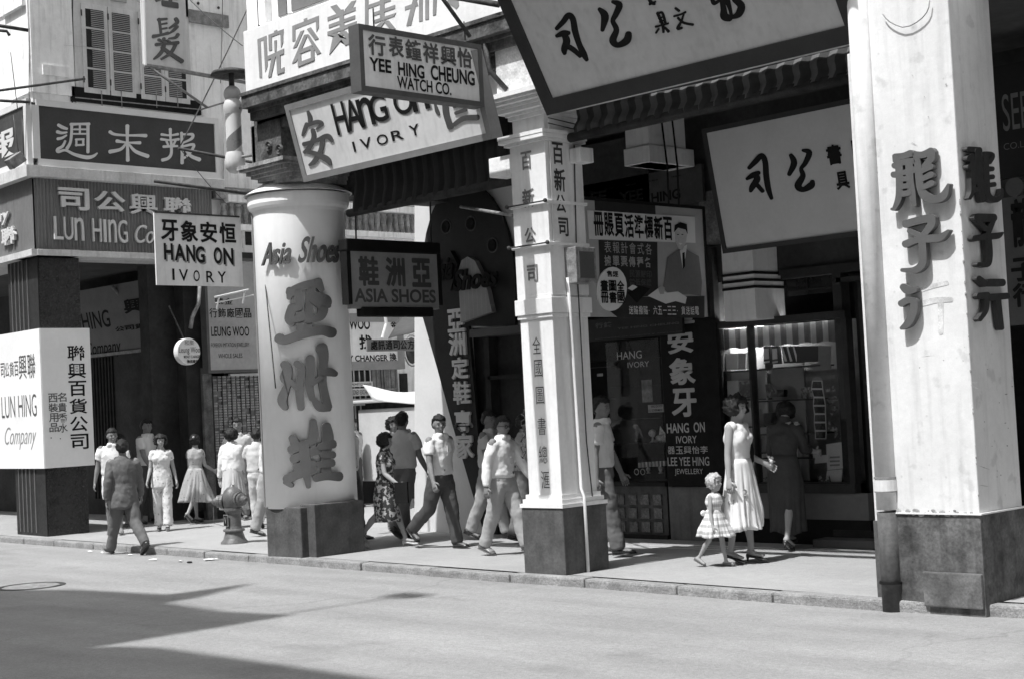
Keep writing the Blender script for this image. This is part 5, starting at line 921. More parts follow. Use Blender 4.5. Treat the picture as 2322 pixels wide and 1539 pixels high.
# ---- account book poster hanging across the walkway
po = thing('account_book_poster', 'large hanging advertisement with a suited man writing in a book above the watch shop', 'poster', (-11, 12.9, 2.6)); PP = XP(-11.0)
a = PP.uv(1333, 718); b = PP.uv(1592, 476); PG = mat('poster_grey', .40, .6, .05); PW = mat('poster_white', .72, .6, .03); PD = mat('poster_dark', .03, .6, .1); PM_ = mat('poster_mid', .17, .6, .1)
G().rect(PP, a[0], b[0], a[1], b[1], -.06, 0).obj('board', PG, po)
G().rect(PP, a[0]-.03, b[0]+.04, b[1], b[1]+.035, -.08, .01).obj('frame', INK, po); G().rect(PP, b[0], b[0]+.04, a[1], b[1], -.08, .01).obj('frame', INK, po)
ppoly('dark_field', PD, po, PP, [(1357, 545), (1490, 550), (1492, 670), (1440, 676), (1425, 720), (1400, 720), (1362, 690)], 0, .003); prect('dark_field', PD, po, PP, (1349, 478), (1485, 462), 0, .003); ppoly('dark_field', PD, po, PP, [(1404, 675), (1597, 672), (1597, 722), (1400, 720)], 0, .004)
ppoly('white_band', PW, po, PP, [(1330, 478), (1574, 493), (1576, 552), (1335, 543)], .003, .008)
chars(po, PP, '冊賬頁活準標新百', (1345, 535), (1522, 495), INK, d=.011, off=.03)
chars(po, PP, '表報計會式各', (1368, 574), (1478, 554), PG, d=.008, off=.0, fill=.8); chars(po, PP, '據單票傳種各', (1368, 604), (1476, 585), PG, d=.008, fill=.8); chars(po, PP, '民源解印', (1426, 630), (1476, 615), GREYL, d=.008); chars(po, PP, '曾低保證', (1426, 648), (1476, 634), GREYL, d=.008)
c = PP.uv(1385, 656); G().prism(PP, [(c[0]+.235*math.cos(t*.2618), c[1]+.235*math.sin(t*.2618)) for t in range(24)], .004, .02).obj('oval', PW, po) if False else G().prism(PP, [PP.uv(1384.5+34*math.cos(t*.2618)+2*math.sin(t*.2618), 656.5-50*math.sin(t*.2618)) for t in range(24)], .004, .02).obj('oval', PW, po)
chars(po, PP, '售經', (1372, 629), (1398, 616), INK, d=.023); chars(po, PP, '畫圖全', (1358, 661), (1412, 638), INK, d=.023, off=.03); chars(po, PP, '冊書國', (1359, 688), (1413, 664), INK, d=.023, off=.03)
chars(po, PP, '送隨撥隨·六五一三三·貨送話電', (1425, 714), (1584, 696), PW, d=.006, off=.01, fill=.85)
# painted figure on the poster: plain generic clerk
ppoly('painted_jacket', PM_, po, PP, [(1503, 655), (1512, 585), (1532, 572), (1545, 558), (1560, 570), (1583, 582), (1590, 640), (1588, 672), (1560, 668), (1520, 672)], .009, .012)
ppoly('painted_shirt', PW, po, PP, [(1540, 570), (1548, 560), (1556, 556), (1552, 585), (1546, 610)], .012, .014); ppoly('painted_tie', INK, po, PP, [(1545, 575), (1550, 573), (1551, 605), (1546, 612)], .014, .016)
ppoly('painted_face', mat('painted_skin', .52, .6, .1, 30), po, PP, [(1528, 515), (1538, 508), (1554, 512), (1556, 535), (1553, 552), (1545, 568), (1537, 566), (1530, 550)], .011, .014); ppoly('painted_hair', INK, po, PP, [(1526, 528), (1528, 512), (1540, 505), (1555, 510), (1557, 532), (1552, 522), (1535, 518)], .014, .016)
[ppoly('painted_eye', INK, po, PP, [(x_, 532), (x_+4, 532.5), (x_+4, 534.5), (x_, 534)], .0145, .016) for x_ in (1533, 1543)]; ppoly('painted_mouth', PW, po, PP, [(1536, 552), (1545, 553), (1541, 557)], .0145, .016)
ppoly('painted_book', PW, po, PP, [(1467, 672), (1490, 655), (1510, 665), (1535, 662), (1555, 675), (1552, 690), (1530, 684), (1508, 690)], .012, .015); ppoly('painted_book', PW, po, PP, [(1422, 655), (1434, 646), (1444, 652), (1432, 660)], .006, .010); ppoly('painted_book', INK, po, PP, [(1422, 665), (1445, 648), (1473, 655), (1443, 688)], .005, .008)
ppoly('painted_hand', PG, po, PP, [(1490, 655), (1497, 648), (1505, 654), (1503, 668), (1494, 668)], .016, .018)
for x_, y0 in ((1501, 280), (1524, 270)): wire('chain', '', [PX(x_, y0, -11), PX(x_+12, 376, -11), PX(x_+16, 470, -11)], .012, INK, parent=po)
# ceiling corbel and white pilaster
cb = thing('corbel_block', 'pale stepped corbel block hanging from the arcade ceiling behind the striped awning', 'corbel', (-10.9, 13, 4))
a = PX(1466, 370, -11.3); b = PX(1550, 378, -11.3); G().box(-11.6, -11.25, a.y, b.y, a.z, 4.95).obj('block', PILB, cb, bevel=.01); G().box(-11.62, -11.23, a.y-.02, b.y+.12, a.z, a.z+.2).obj('foot', PILB, cb, bevel=.01)
wp = thing('striped_pilaster', 'white pilaster with three dark bands above the stationery window inside the arcade', 'pillar', (-10.8, 14, 2.5))
a = PY(1645, 730, 13.85); b = PY(1715, 720, 13.85); z1_ = PY(1680, 560, 13.85).z
G().box(a.x, b.x, 13.85, 14.4, a.z, z1_+.5).obj('block', PILB, wp)
for y_ in (624, 640, 656): z = PY(1680, y_-2, 13.85).z; G().box(a.x-.01, b.x+.012, 13.835, 14.4, z-.015, z+.015).obj('band', INK, wp)
# rubble pier behind
prect('stone_pier', mat('rough_stone', .16, .9, .6, 5, 1.5, 8), ab, YP(14.25), (1590, 560), (1632, 430), -.1, 0)
# ---- stationery display window
sw = thing('stationery_window', 'shop window of folders and cards with a striped valance under the white pilaster', 'shop window', (-10.2, 14.2, .8)); Pw = YP(14.2)
u0 = Pw.uv(1616, 900)[0]; u1 = Pw.uv(1918, 900)[0]; zb_ = Pw.uv(1750, 1097)[1]; ztp = Pw.uv(1750, 735)[1]
TB = mat('dark_window_timber', .03, .5, .3, 5)
for q in ((u0-.06, u1+.06, ztp, ztp+.08), (u0-.06, u1+.06, zb_-.1, zb_), (u0-.06, u0, zb_, ztp), (u1, u1+.07, zb_, ztp), (Pw.uv(1706, 900)[0]-.012, Pw.uv(1706, 900)[0]+.012, zb_, ztp)): G().rect(Pw, *q, -.1, .02).obj('frame', TB, sw)
G().rect(Pw, u0, u1, zb_, ztp, -.45, -.42).obj('back_panel', mat('window_back_panel', .2, .9, .15), sw); G().rect(Pw, u0, Pw.uv(1706, 900)[0], zb_, ztp, -.30, -.28).obj('pale_back_panel', mat('pale_back_panel', .62, .9, .08), sw); G().rect(Pw, Pw.uv(1715, 900)[0], Pw.uv(1790, 900)[0], zb_, ztp-.4, -.32, -.30).obj('pale_back_panel', mat('mid_back_panel', .28, .9, .08), sw)
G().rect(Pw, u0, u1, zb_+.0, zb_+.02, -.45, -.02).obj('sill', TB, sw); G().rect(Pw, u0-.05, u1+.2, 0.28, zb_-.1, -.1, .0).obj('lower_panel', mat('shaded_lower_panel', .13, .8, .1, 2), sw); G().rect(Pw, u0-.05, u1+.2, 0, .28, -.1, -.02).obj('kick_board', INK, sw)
VAL = mat('striped_valance', .42, .85, .1, 3, kind='stripe', dark=(6.2, .28, .55)); 
g = G(); n = 90; z0 = Pw.uv(1750, 783)[1]; z1 = Pw.uv(1750, 737)[1]; v = []
for i in range(n+1): u = u0+(u1-u0)*i/n; v += [Pw.pt(u, z0+.01*math.sin(u*25), -.16+.02*math.sin(u*38)), Pw.pt(u, z1, -.16+.012*math.sin(u*38))]
g.add(v, [(2*i, 2*i+2, 2*i+3, 2*i+1) for i in range(n)]); g.obj('valance', VAL, sw, smooth=True)
G().tube([Pw.pt(u0+.1, ztp+.03, -.13), Pw.pt(u1-.2, ztp+.03, -.13)], .012).obj('lamp_or_fill_tube', emit('valance_glow', 5), sw); G().tube([Pw.pt(u0+.05, z1-.05, -.23), Pw.pt(u0+.95, z1-.05, -.23)], .015).obj('lamp_or_fill_tube', emit('case_tube_light', 70), sw)
for x0, x1, ys in ((1618, 1704, (842, 908, 970, 1030)), (1706, 1845, (833, 908, 985, 1040))):
    for y_ in ys: c = Pw.uv((x0+x1)/2, y_); G().rect(Pw, Pw.uv(x0, y_)[0], Pw.uv(x1, y_)[0], c[1]-.008, c[1]+.008, -.40, -.12).obj('shelf', TB, sw)
def item(name, m, px, d=-.2, th=.01): 
    Pn = Pw; return ppoly(name, m, sw, Pn, px, d, d+th)
PB1 = mat('printed_cover', .5, .7, .35, 14, kind='leaf', dark=.3); PB2 = mat('white_cover', .66, .7, .08); PB3 = mat('grey_print', .26, .7, .4, 16, kind='leaf', dark=.4); BK = mat('black_binder', .02, .4, .2)
for q, m in (([(1620, 838), (1650, 838), (1650, 802), (1620, 802)], PB2), ([(1651, 838), (1668, 838), (1668, 801), (1651, 801)], mat('grey_cover', .3, .7)), ([(1670, 837), (1692, 836), (1692, 797), (1670, 798)], PB2), ([(1626, 905), (1652, 905), (1652, 864), (1626, 864)], PB2), ([(1654, 903), (1694, 902), (1694, 862), (1654, 866)], PB3), ([(1640, 967), (1690, 967), (1690, 925), (1640, 925)], PB2), ([(1730, 838), (1712, 838), (1712, 790), (1726, 788)], BK)): item('book', m, q)
for x_ in (1714, 1733): 
    item('binder', BK, [(x_, 826), (x_+17, 825), (x_+13, 785), (x_-1, 786)], -.2, .05); item('binder_label', PB2, [(x_+1, 815), (x_+12, 814), (x_+11, 790), (x_, 791)], -.15, .004); item('binder_band', PB2, [(x_+1, 824), (x_+13, 822), (x_+13, 818), (x_+1, 820)], -.15, .004)
for x_ in (1752, 1764, 1778): item('leaning_folder', BK, [(x_+6, 824), (x_+24, 823), (x_+8, 785), (x_-2, 785)], -.2, .03); item('folder_label', PB2, [(x_+8, 820), (x_+13, 819), (x_+3, 787), (x_, 787)], -.168, .004)
item('dark_box', BK, [(1790, 822), (1840, 820), (1840, 785), (1790, 785)], -.22, .08); item('hung_paper', mat('dim_paper', .22, .8), [(1824, 842), (1868, 838), (1868, 785), (1840, 785), (1840, 824), (1824, 826)], -.14); item('paper_strip', mat('dim_paper', .22, .8), [(1812, 864), (1878, 858), (1878, 850), (1812, 855)], -.14)
item('leaning_book', PB3, [(1716, 903), (1738, 900), (1726, 872), (1712, 872)], -.2); item('camera_shaped_box', BK, [(1744, 900), (1762, 900), (1762, 884), (1744, 884)], -.2, .06); item('dark_shelf_box', BK, [(1708, 968), (1760, 965), (1755, 935), (1708, 938)], -.25, .06)
random.seed(8)
CC = [PB1, PB2, PB3, mat('grey_cover', .3, .7), mat('mixed_cover', .42, .6, .4, 22, kind='leaf', dark=.5)]
for (xa, xb, yb_, hh) in ((1622, 1700, 966, 40), (1622, 1700, 1028, 44), (1622, 1700, 1092, 46), (1712, 1786, 982, 30), (1768, 1815, 1038, 30), (1712, 1786, 1094, 34), (1792, 1826, 905, 24), (1868, 1900, 1000, 22)):
    x_ = xa
    while x_ < xb-8:
        w_ = random.uniform(9, 20); h_ = hh*random.uniform(.65, 1.0); sl = random.uniform(-1.5, 1.5)
        item('card', random.choice(CC), [(x_, yb_), (min(x_+w_, xb), yb_-.5), (min(x_+w_, xb)+sl, yb_-h_), (x_+sl, yb_-h_)], -.24+random.uniform(0, .06), .006); x_ += w_+random.uniform(.5, 4)
# concertina strip of postcards
pcs = thing('postcard_strip', 'zigzag strip of small photograph postcards hanging in the stationery window', 'postcards', Pw.pt(*Pw.uv(1845, 995), -.1))
xs_ = [(1830, 1853), (1828, 1855), (1833, 1858), (1832, 1861), (1835, 1861), (1834, 1862), (1836, 1863), (1837, 1862)]
for i in range(7):
    y0 = 863+i*19; y1 = y0+19; (a0, a1), (b0, b1) = xs_[i], xs_[i+1]
    G().prism(Pw, [Pw.uv(b0, y1), Pw.uv(b1, y1), Pw.uv(a1, y0), Pw.uv(a0, y0)], -.1, -.096).obj('card_border', PB2, pcs); G().prism(Pw, [Pw.uv(b0+2, y1-2), Pw.uv(b1-2, y1-2), Pw.uv(a1-2, y0+2), Pw.uv(a0+2, y0+2)], -.096, -.094).obj('card_picture', mat('card_picture', .07, .6, .5, 20, kind='leaf', dark=.5), pcs)
G().prism(Pw, [Pw.uv(1830+11.5+11.5*math.cos(t*.314), 863-9*math.sin(t*.314)) for t in range(11)], -.1, -.096).obj('card_top', mat('grey_cover', .3, .7), pcs)
PC = mat('postcard_print', .34, .6, .5, 18, kind='leaf', dark=.35)
for q in ([(1861, 889), (1880, 887), (1878, 874), (1858, 878)], [(1862, 922), (1886, 908), (1881, 896), (1860, 905)], [(1876, 944), (1888, 925), (1876, 918), (1869, 938)], [(1864, 976), (1886, 980), (1884, 966), (1866, 955)], [(1808, 890), (1826, 890), (1826, 878), (1808, 878)]): item('postcard', PC, q, -.12)
CAL = [(1862, 1067), (1897, 1063), (1894, 1003), (1859, 1008)]; item('wall_calendar', PB2, CAL, -.13); 
for y_ in (1035, 1044, 1053): item('calendar_print', mat('grey_cover', .3, .7), [(1868, y_+5), (1890, y_+4), (1890, y_), (1868, y_+1)], -.12, .003)
item('price_sheet', PB2, [(1858, 1094), (1894, 1094), (1896, 1065), (1862, 1068)], -.125); item('price_sheet', PB2, [(1834, 1052), (1866, 1049), (1866, 1032), (1836, 1033)], -.12); item('price_sheet', PB2, [(1829, 1040), (1848, 1040), (1847, 1020), (1829, 1021)], -.13); item('framed_card', PB1, [(1843, 1094), (1871, 1093), (1868, 1079), (1842, 1080)], -.11); item('sheet_of_stamps', PB3, [(1724, 1065), (1762, 1065), (1762, 1010), (1726, 1012)], -.2); item('open_booklet', PB1, [(1716, 1098), (1744, 1098), (1732, 1080), (1716, 1086)], -.1); item('price_ticket', PB2, [(1757, 1098), (1766, 1098), (1766, 1084), (1757, 1084)], -.1)
G().rect(Pw, u0, u1, zb_, ztp, -.03, -.026).obj('pane', GL, sw)
G().tube([Pw.pt(u0+.03, zb_+.15, -.08), Pw.pt(u0+.03, ztp-.4, -.08)], .010).obj('lamp_or_fill_tube', emit('added_side_glow', 30), sw); G().rect(Pw, u0, u0+.012, zb_, ztp, -.12, .0).obj('added_glow_screen', TB, sw); G().rect(Pw, u0, u0+.06, zb_, ztp, -.055, -.045).obj('added_glow_screen', TB, sw); G().tube([Pw.pt(u1-.06, zb_+.25, -.22), Pw.pt(u1-.06, ztp-.6, -.22)], .010).obj('lamp_or_fill_tube', MATS['valance_glow'], sw) if False else None  # upright tube added to brighten the lower goods, with screens added to hide it
# ---- transom, door and steps
dr = thing('shop_door', 'tall dark panelled shop doorway with glass and small notices left of the dragon pillar', 'door', (-8.8, 14.3, 0)); Pd = YP(14.3)
c0 = Pd.uv(1775, 600)[0]; c1 = Pd.uv(1900, 600)[0]; c2 = Pd.uv(2045, 900)[0]
for q in ((c1-.05, c1+.06, 0, 2.95), (c0, c2+1, 2.95, 3.05), (c2, c2+.1, 0, 2.9), (c1, c2, 2.85, 2.9)): G().rect(Pd, *q, -.1, .06).obj('frame', TB, dr)
G().rect(Pd, c1+.06, c2, .18, 2.85, -.25, -.2).obj('door_leaf', mat('dark_door_leaf', .015, .45, .3, 6), dr); G().rect(Pd, c1+.2, c2-.05, 1.0, 2.3, -.2, -.195).obj('door_glass', GL, dr)
G().rect(Pd, c0, c1-.05, ztp+.3, 3.0, -.12, -.06).obj('transom_pane', mat('dusky_glass', .02, .15, .3, spec=.6), dr)
for i in range(5): z = ztp+.35+i*.17; G().rect(Pd, c0, c1-.05, z, z+.012, -.06, -.045).obj('transom_bar', DARK, dr)
G().rect(Pd, (c0+c1)/2-.1, (c0+c1)/2-.085, ztp+.3, 3.0, -.06, -.045).obj('transom_bar', DARK, dr)
for q in ([(1950, 897), (1982, 895), (1982, 880), (1950, 882)], [(1956, 908), (1982, 906), (1982, 898), (1956, 900)]): ppoly('notice', mat('dim_card', .3, .8, .3, 20), dr, Pd, q, -.19, -.185)
prect('threshold_rail', GV, dr, Pd, (1980, 1021), (2012, 1016), -.15, -.1)
G().box(c1-.3, -6.9, 13.95, 14.4, 0, .09).obj('step', GREYL, dr, bevel=.01); G().box(c1-.2, -6.9, 14.2, 14.6, .09, .17).obj('step', DARK, dr)
for i in range(3): G().box(c1-2.6, -6.9, 13.42+i*.16, 13.42+i*.16+.02, 0, .006).obj('floor_strip', mat('pale_inlay', .5, .6), dr)
# ---- right edge beyond the dragon pillar
rp = board('dark_right_sign', 'dark sign panel with pale lettering behind the right side of the dragon pillar', YP(13.4), (2180, 420), (2460, 110), mat('black_panel', .012, .4, .2), None, 0, .1); PR3 = YP(13.4)
LG = mat('dim_letters', .16, .6); text(rp, PR3, 'SEE', (2276, 300), (2330, 205), LG, off=.0); text(rp, PR3, 'CO.LTD', (2277, 342), (2350, 315), LG, off=-.01)
rl = board('lower_right_sign', 'dim grey round topped sign with dark Chinese characters at the right edge of the picture', YP(13.3), (2278, 740), (2420, 430), mat('dim_panel', .09, .6, .1), None, 0, .05); PR4 = YP(13.3)
G().lathe(PR4.pt(*PR4.uv(2300, 425), -.03), [(0, .03), (.09, .03), (.09, 0)], 20, Vector((0, -1, 0))).obj('round_top', MATS['dim_panel'], rl)
chars(rl, PR4, '龍', (2296, 560), (2345, 450), INK, off=.05); chars(rl, PR4, '子行', (2300, 700), (2345, 580), INK, off=.04, vert=True)
bx('right_wall', DARK2, -6, 8, 13.6, 13.8, 0, 5)
bx('ceiling_pipe', IRON, -6.2, 2, 12.6, 12.7, 4.75, 4.85)
# ================================================================== fire hydrant
CIr = mat('cast_iron_paint', .13, .5, .3, 8, .4, 30, metal=.2)
hp = PZ(532, 1231, 0); fh = thing('fire_hydrant', 'dark cast iron fire hydrant with domed top and two side nozzles on the pavement edge', 'fire hydrant', hp)
G().lathe(hp, [(.19, 0), (.185, .02), (.15, .06), (.125, .14), (.12, .17)], 28).obj('foot', CIr, fh, smooth=True)
G().lathe(hp, [(.145, .165), (.15, .18), (.145, .195), (.115, .20), (.105, .24), (.10, .40), (.115, .44), (.13, .45), (.13, .48), (.11, .49)], 28).obj('barrel', CIr, fh, smooth=False)
G().lathe(hp, [(.11, .48), (.135, .52), (.145, .60), (.14, .66), (.115, .72), (.07, .765), (.03, .78), (.03, .80), (0, .805)], 28).obj('dome', CIr, fh, smooth=True)
lat = Vector((math.cos(R(-20)), math.sin(R(-20)), 0)); 
def nozzle(d, z, L_):
    d = Vector(d).normalized(); G().lathe(hp+Vector((0, 0, z)), [(.06, .06), (.065, .12), (.10, .13), (.10, .17), (.07, .175), (.085, .18), (.085, .22), (.055, .235), (.05, L_-.03), (.02, L_), (0, L_)], 20, d).obj('nozzle', CIr, fh, smooth=False)
nozzle((-.78, -.62, 0), .58, .30); nozzle((1, .05, 0), .60, .30)
G().tube([hp+Vector((-.24, -.16, .5)), hp+Vector((-.24, -.16, .28)), hp+Vector((-.1, -.1, .24))], .006, 5).obj('chain', CIr, fh)
PH_ = XP(hp.x+.11); G().box(hp.x-.06, hp.x+.05, hp.y-.125, hp.y-.118, .24, .40).obj('plate', GREYM, fh); G().box(hp.x-.05, hp.x+.04, hp.y-.128, hp.y-.125, .25, .39).obj('plate_face', INK, fh); Ph = YP(hp.y-.129); text(fh, Ph, 'V', (hp.x-.035, .28), (hp.x+.02, .37), GREYM, d=.001, uv=True)
# ================================================================== PEOPLE
SKIN = mat('tan_skin', .20, .6, .06, 8, .1); SKINL = mat('fair_skin', .32, .6, .05, 8, .1); HAIR = mat('black_hair', .012, .5, .4, 30, .8, 140, spec=.35); BLOND = mat('fair_hair', .42, .5, .3, 30, .6, 90, spec=.5)
FDK = mat('face_feature', .03, .6, .1); LIP = mat('lips', .17, .5, .1); SHO = mat('black_leather', .03, .3, .2, 10, spec=.6); SHW = mat('white_leather', .6, .4, .1, 10); SHB = mat('grey_leather', .13, .4, .2, 10, spec=.5)
SHIRT = mat('white_cotton', .70, .85, .03, 6, .2, 20); SHIRTG = mat('pale_grey_cotton', .50, .85, .05, 6, .2, 20); SUIT = mat('grey_suiting', .115, .85, .08, 6, .3, 40); TROD = mat('dark_trouser_cloth', .075, .85, .1, 6, .2, 30); TROL = mat('light_trouser_cloth', .33, .85, .06, 6, .2, 30); TROM = mat('mid_trouser_cloth', .14, .85, .08, 6, .2, 30)
FLOR = mat('pale_floral_cotton', .60, .85, .04, 6, .2, 20, kind='floral', dark=.55); LEAF = mat('dark_leaf_print', .52, .7, .1, 6, .2, 20, kind='leaf', dark=.10); DRESSG = mat('grey_print_dress', .34, .8, .08, 6, .2, 20, kind='floral', dark=.6); PLAID = mat('plaid_cotton', .72, .85, .03, 6, .2, 20, kind='plaid', dark=.62); BLACKD = mat('black_dress_cloth', .045, .75, .15, 6, .3, 20)
TXF = bpy.data.textures.new('cloth_folds', 'CLOUDS'); TXF.noise_scale = .16; TXF.noise_depth = 2
TXC = bpy.data.textures.new('cloth_creases', 'MUSGRAVE') ; TXC.noise_scale = .075
TXS = bpy.data.textures.new('hair_strands', 'CLOUDS'); TXS.noise_scale = .022; TXS.noise_depth = 4
def remesh(o, vx, folds=0.0, sm=3):
    m = o.modifiers.new('remesh', 'REMESH'); m.mode = 'VOXEL'; m.voxel_size = vx; m.use_smooth_shade = True
    s = o.modifiers.new('smooth', 'SMOOTH'); s.factor = .5; s.iterations = sm
    if folds: d = o.modifiers.new('folds', 'DISPLACE'); d.texture = TXF; d.strength = folds; d.mid_level = .38; d.texture_coords = 'GLOBAL'
    if folds: d = o.modifiers.new('creases', 'DISPLACE'); d.texture = TXC; d.strength = folds*.13; d.mid_level = .5; d.texture_coords = 'GLOBAL'
def V(*a): return Vector(a)
XS = Vector((1, 0, 0))
def person(label, px, S, heading, pose, top, bottom, hair='short', female=False, skin=None, shoe=None, z=0.0, child=False, lod=1.0, face=True, group=None, extra=None, at=None, head_turn=0, nod=0, glasses=False, twist=0):
    skin = skin or SKIN; p = at if at is not None else PZ(px[0], px[1], z)
    root = thing('person', label, 'person', p, group, R(heading))
    sw = (.086 if female else .101)*S; hw = .048*S; P_ = dict(lf=20, lk=5, rf=-22, rk=22, ls=-18, le=15, rs=18, re=20, lab=7, rab=7, lean=2); P_.update(pose)
    ln_ = R(P_['lean']); up = V(0, math.sin(ln_), math.cos(ln_)); H = V(0, 0, .522*S)
    hs = .135*S if not child else .19*S     # head height
    N = H+up*(.305*S if not child else .26*S); fwd = V(0, math.cos(ln_), -math.sin(ln_))
    rt = Matrix.Rotation(R(twist), 3, 'Z'); LAT = rt @ XS
    legs = {}
    for sd, f, k in ((-1, P_['lf'], P_['lk']), (1, P_['rf'], P_['rk'])):
        f, k = R(f), R(k); h = H+V(sd*hw, 0, 0); kn = h+V(sd*.004*S, math.sin(f), -math.cos(f))*.245*S; an = kn+V(0, math.sin(f-k), -math.cos(f-k))*.232*S
        fp = max(-.25, min(1.0, -(f-k)*.75)) if (f-k) < 0 else -.15*min(1, (f-k)*2); legs[sd] = (h, kn, an, fp)
    arms = {}
    for sd, s_, e_, ab in ((-1, P_['ls'], P_['le'], P_['lab']), (1, P_['rs'], P_['re'], P_['rab'])):
        s_, e_, ab = R(s_), R(e_), R(ab); sh = N+LAT*(sd*sw)-up*.028*S
        d1 = rt @ V(sd*math.sin(ab), math.sin(s_)*math.cos(ab), -math.cos(s_)*math.cos(ab)); inw = R(P_.get('lin' if sd < 0 else 'rin', 0))
        d2 = rt @ V(sd*math.sin(ab-inw), math.sin(s_+e_)*math.cos(ab-inw), -math.cos(s_+e_)*math.cos(ab-inw)); el = sh+d1*.168*S; wr = el+d2*.148*S; arms[sd] = (sh, el, wr, d2)
    # body --------------------------------------------------------------
    g = G(); b = S
    prof = [(-.03, .088, .060), (.03, .096, .064), (.12, .074 if female else .086, .052), (.20, .084 if female else .10, .062), (.27, .088 if female else .105, .056), (.30, .05, .042)]
    k_ = (.26/.305 if child else 1)
    g.loft([(H+up*(q*b*k_), LAT if q > .1 else XS, a*b, c*b) for q, a, c in prof], 16)
    if female and not child:
        for sd in (-1, 1): g.ball(H+up*.207*b+LAT*(sd*.040*b)+fwd*.04*b, (.036*b, .028*b, .034*b), n=10)
    turn = Matrix.Rotation(R(head_turn), 3, 'Z') @ Matrix.Rotation(R(-nod), 3, 'X'); hc = N+up*(.013*S)+turn @ V(0, .012*S, hs*.53)
    g.loft([(N-up*.03*S, XS, .042*S, .040*S), (N+up*.02*S, XS, .033*S, .033*S), (hc+turn @ V(0, -hs*.05, -hs*.2), XS, .031*S, .031*S)], 12)
    hr = hs/2; HB = lambda x, y, z_: hc+turn @ V(x*hr, y*hr, z_*hr)
    g.ball(HB(0, -.08, .18), (hr*.70, hr*.86, hr*.80), turn, 18, 14); g.ball(HB(0, .16, -.28), (hr*.48, hr*.56, hr*.66), turn, 14, 10); g.ball(HB(0, .36, -.72), (hr*.26, hr*.26, hr*.2), turn, 10, 8)
    g.loft([(HB(0, .66, .14), turn @ XS, hr*.05, hr*.06), (HB(0, .84, -.16), turn @ XS, hr*.11, hr*.1), (HB(0, .66, -.24), turn @ XS, hr*.13, hr*.08)], 8)
    for sd in (-1, 1): g.ball(HB(sd*.70, -.02, -.02), (hr*.07, hr*.15, hr*.22), turn, 8, 6); g.ball(HB(sd*.30, .50, -.22), (hr*.22, hr*.2, hr*.2), turn, 8, 6)
    g.ball(HB(0, .66, -.46), (hr*.2, hr*.1, hr*.1), turn, 8, 6)
    for sd, (sh, el, wr, d2) in arms.items():
        t = .85 if female or child else 1
        g.ball(sh, .031*b*t, n=10); g.loft([(sh, LAT, .032*b*t, .034*b*t), (sh.lerp(el, .4), LAT, .029*b*t, .032*b*t), (el, LAT, .023*b*t, .025*b*t), (el.lerp(wr, .3), LAT, .023*b*t, .026*b*t), (wr, LAT, .014*b*t, .018*b*t), (wr+d2*.02*b, LAT, .012*b, .02*b)], 10)
    for sd, (h, kn, an, fp) in legs.items():
        t = .92 if female or child else 1
        g.loft([(h+V(0, 0, .02*b), XS, .050*b*t, .056*b*t), (h.lerp(kn, .35), XS, .046*b*t, .050*b*t), (kn, XS, .029*b*t, .032*b*t), (kn.lerp(an, .3)-V(0, .008*b, 0), XS, .030*b*t, .034*b*t), (kn.lerp(an, .7), XS, .021*b*t, .023*b*t), (an, XS, .018*b*t, .021*b*t)], 12)
        fd = V(0, math.cos(fp), -math.sin(fp)); g.loft([(an-fd*.02*b-V(0, 0, .005*b), XS, .02*b, .02*b), (an+fd*.04*b-V(0, 0, .02*b), XS, .022*b, .014*b), (an+fd*.08*b-V(0, 0, .026*b), XS, .024*b, .009*b)], 10)
    body = g.obj('body', skin, root, True, True); remesh(body, .0085*lod*(0.75 if child else 1), 0, 2)
    # hands: palm, four unequal bent fingers, thumb leaving the side of the palm
    for sd, (sh, el, wr, d2) in arms.items():
        g = G(); side = LAT*sd; fw_ = d2.cross(side).normalized(); 
        if fw_.dot(V(0, 1, 0)) < 0: fw_ = -fw_
        L_ = .102*S*(1.0); c = wr+d2*.035*S; curl = P_.get('lc' if sd < 0 else 'rc', .5)
        g.loft([(wr-d2*.01*S, fw_, .016*S, .011*S), (wr+d2*.02*S, fw_, .021*S, .011*S), (wr+d2*.05*S, fw_, .024*S, .010*S)], 10)
        for i in range(4):
            o = (i-1.5)*.0125*S; l = (.040, .046, .043, .034)[i]*S; q = wr+d2*.05*S-fw_*o; inn = -side
            a1 = q+(d2*math.cos(curl*.5)+inn*math.sin(curl*.5))*l*.45; a2 = a1+(d2*math.cos(curl*1.5)+inn*math.sin(curl*1.5))*l*.33; a3 = a2+(d2*math.cos(curl*2.4)+inn*math.sin(curl*2.4))*l*.25
            g.tube([q-d2*.01*S, a1, a2, a3], [.0062*S, .0058*S, .0052*S, .004*S], 7)
        q = wr+d2*.015*S+fw_*.018*S; a1 = q+(d2*.7+fw_*.7-side*.2)*.026*S; a2 = a1+(d2*.9+fw_*.25-side*.3)*.022*S; g.tube([q-fw_*.008*S, a1, a2], [.0085*S, .0068*S, .005*S], 7)
        g.obj('hand', skin, body, True, True)
    if face:
        g = G()
        for sd in (-1, 1): g.ball(HB(sd*.27, .685, .02), (hr*.085, hr*.04, hr*.04), turn, 8, 6)
        g.obj('eyes', FDK, body, True, True); g = G()
        for sd in (-1, 1): g.loft([(HB(sd*.14, .74, .17), turn @ V(0, 0, 1), hr*.022, hr*.025), (HB(sd*.3, .71, .21), turn @ V(0, 0, 1), hr*.022, hr*.025), (HB(sd*.44, .60, .17), turn @ V(0, 0, 1), hr*.02, hr*.02)], 6)
        g.obj('eyebrows', FDK, body, True, True); G().ball(HB(0, .74, -.46), (hr*.18, hr*.05, hr*.06), turn, 10, 6).obj('mouth', LIP, body, True, True)
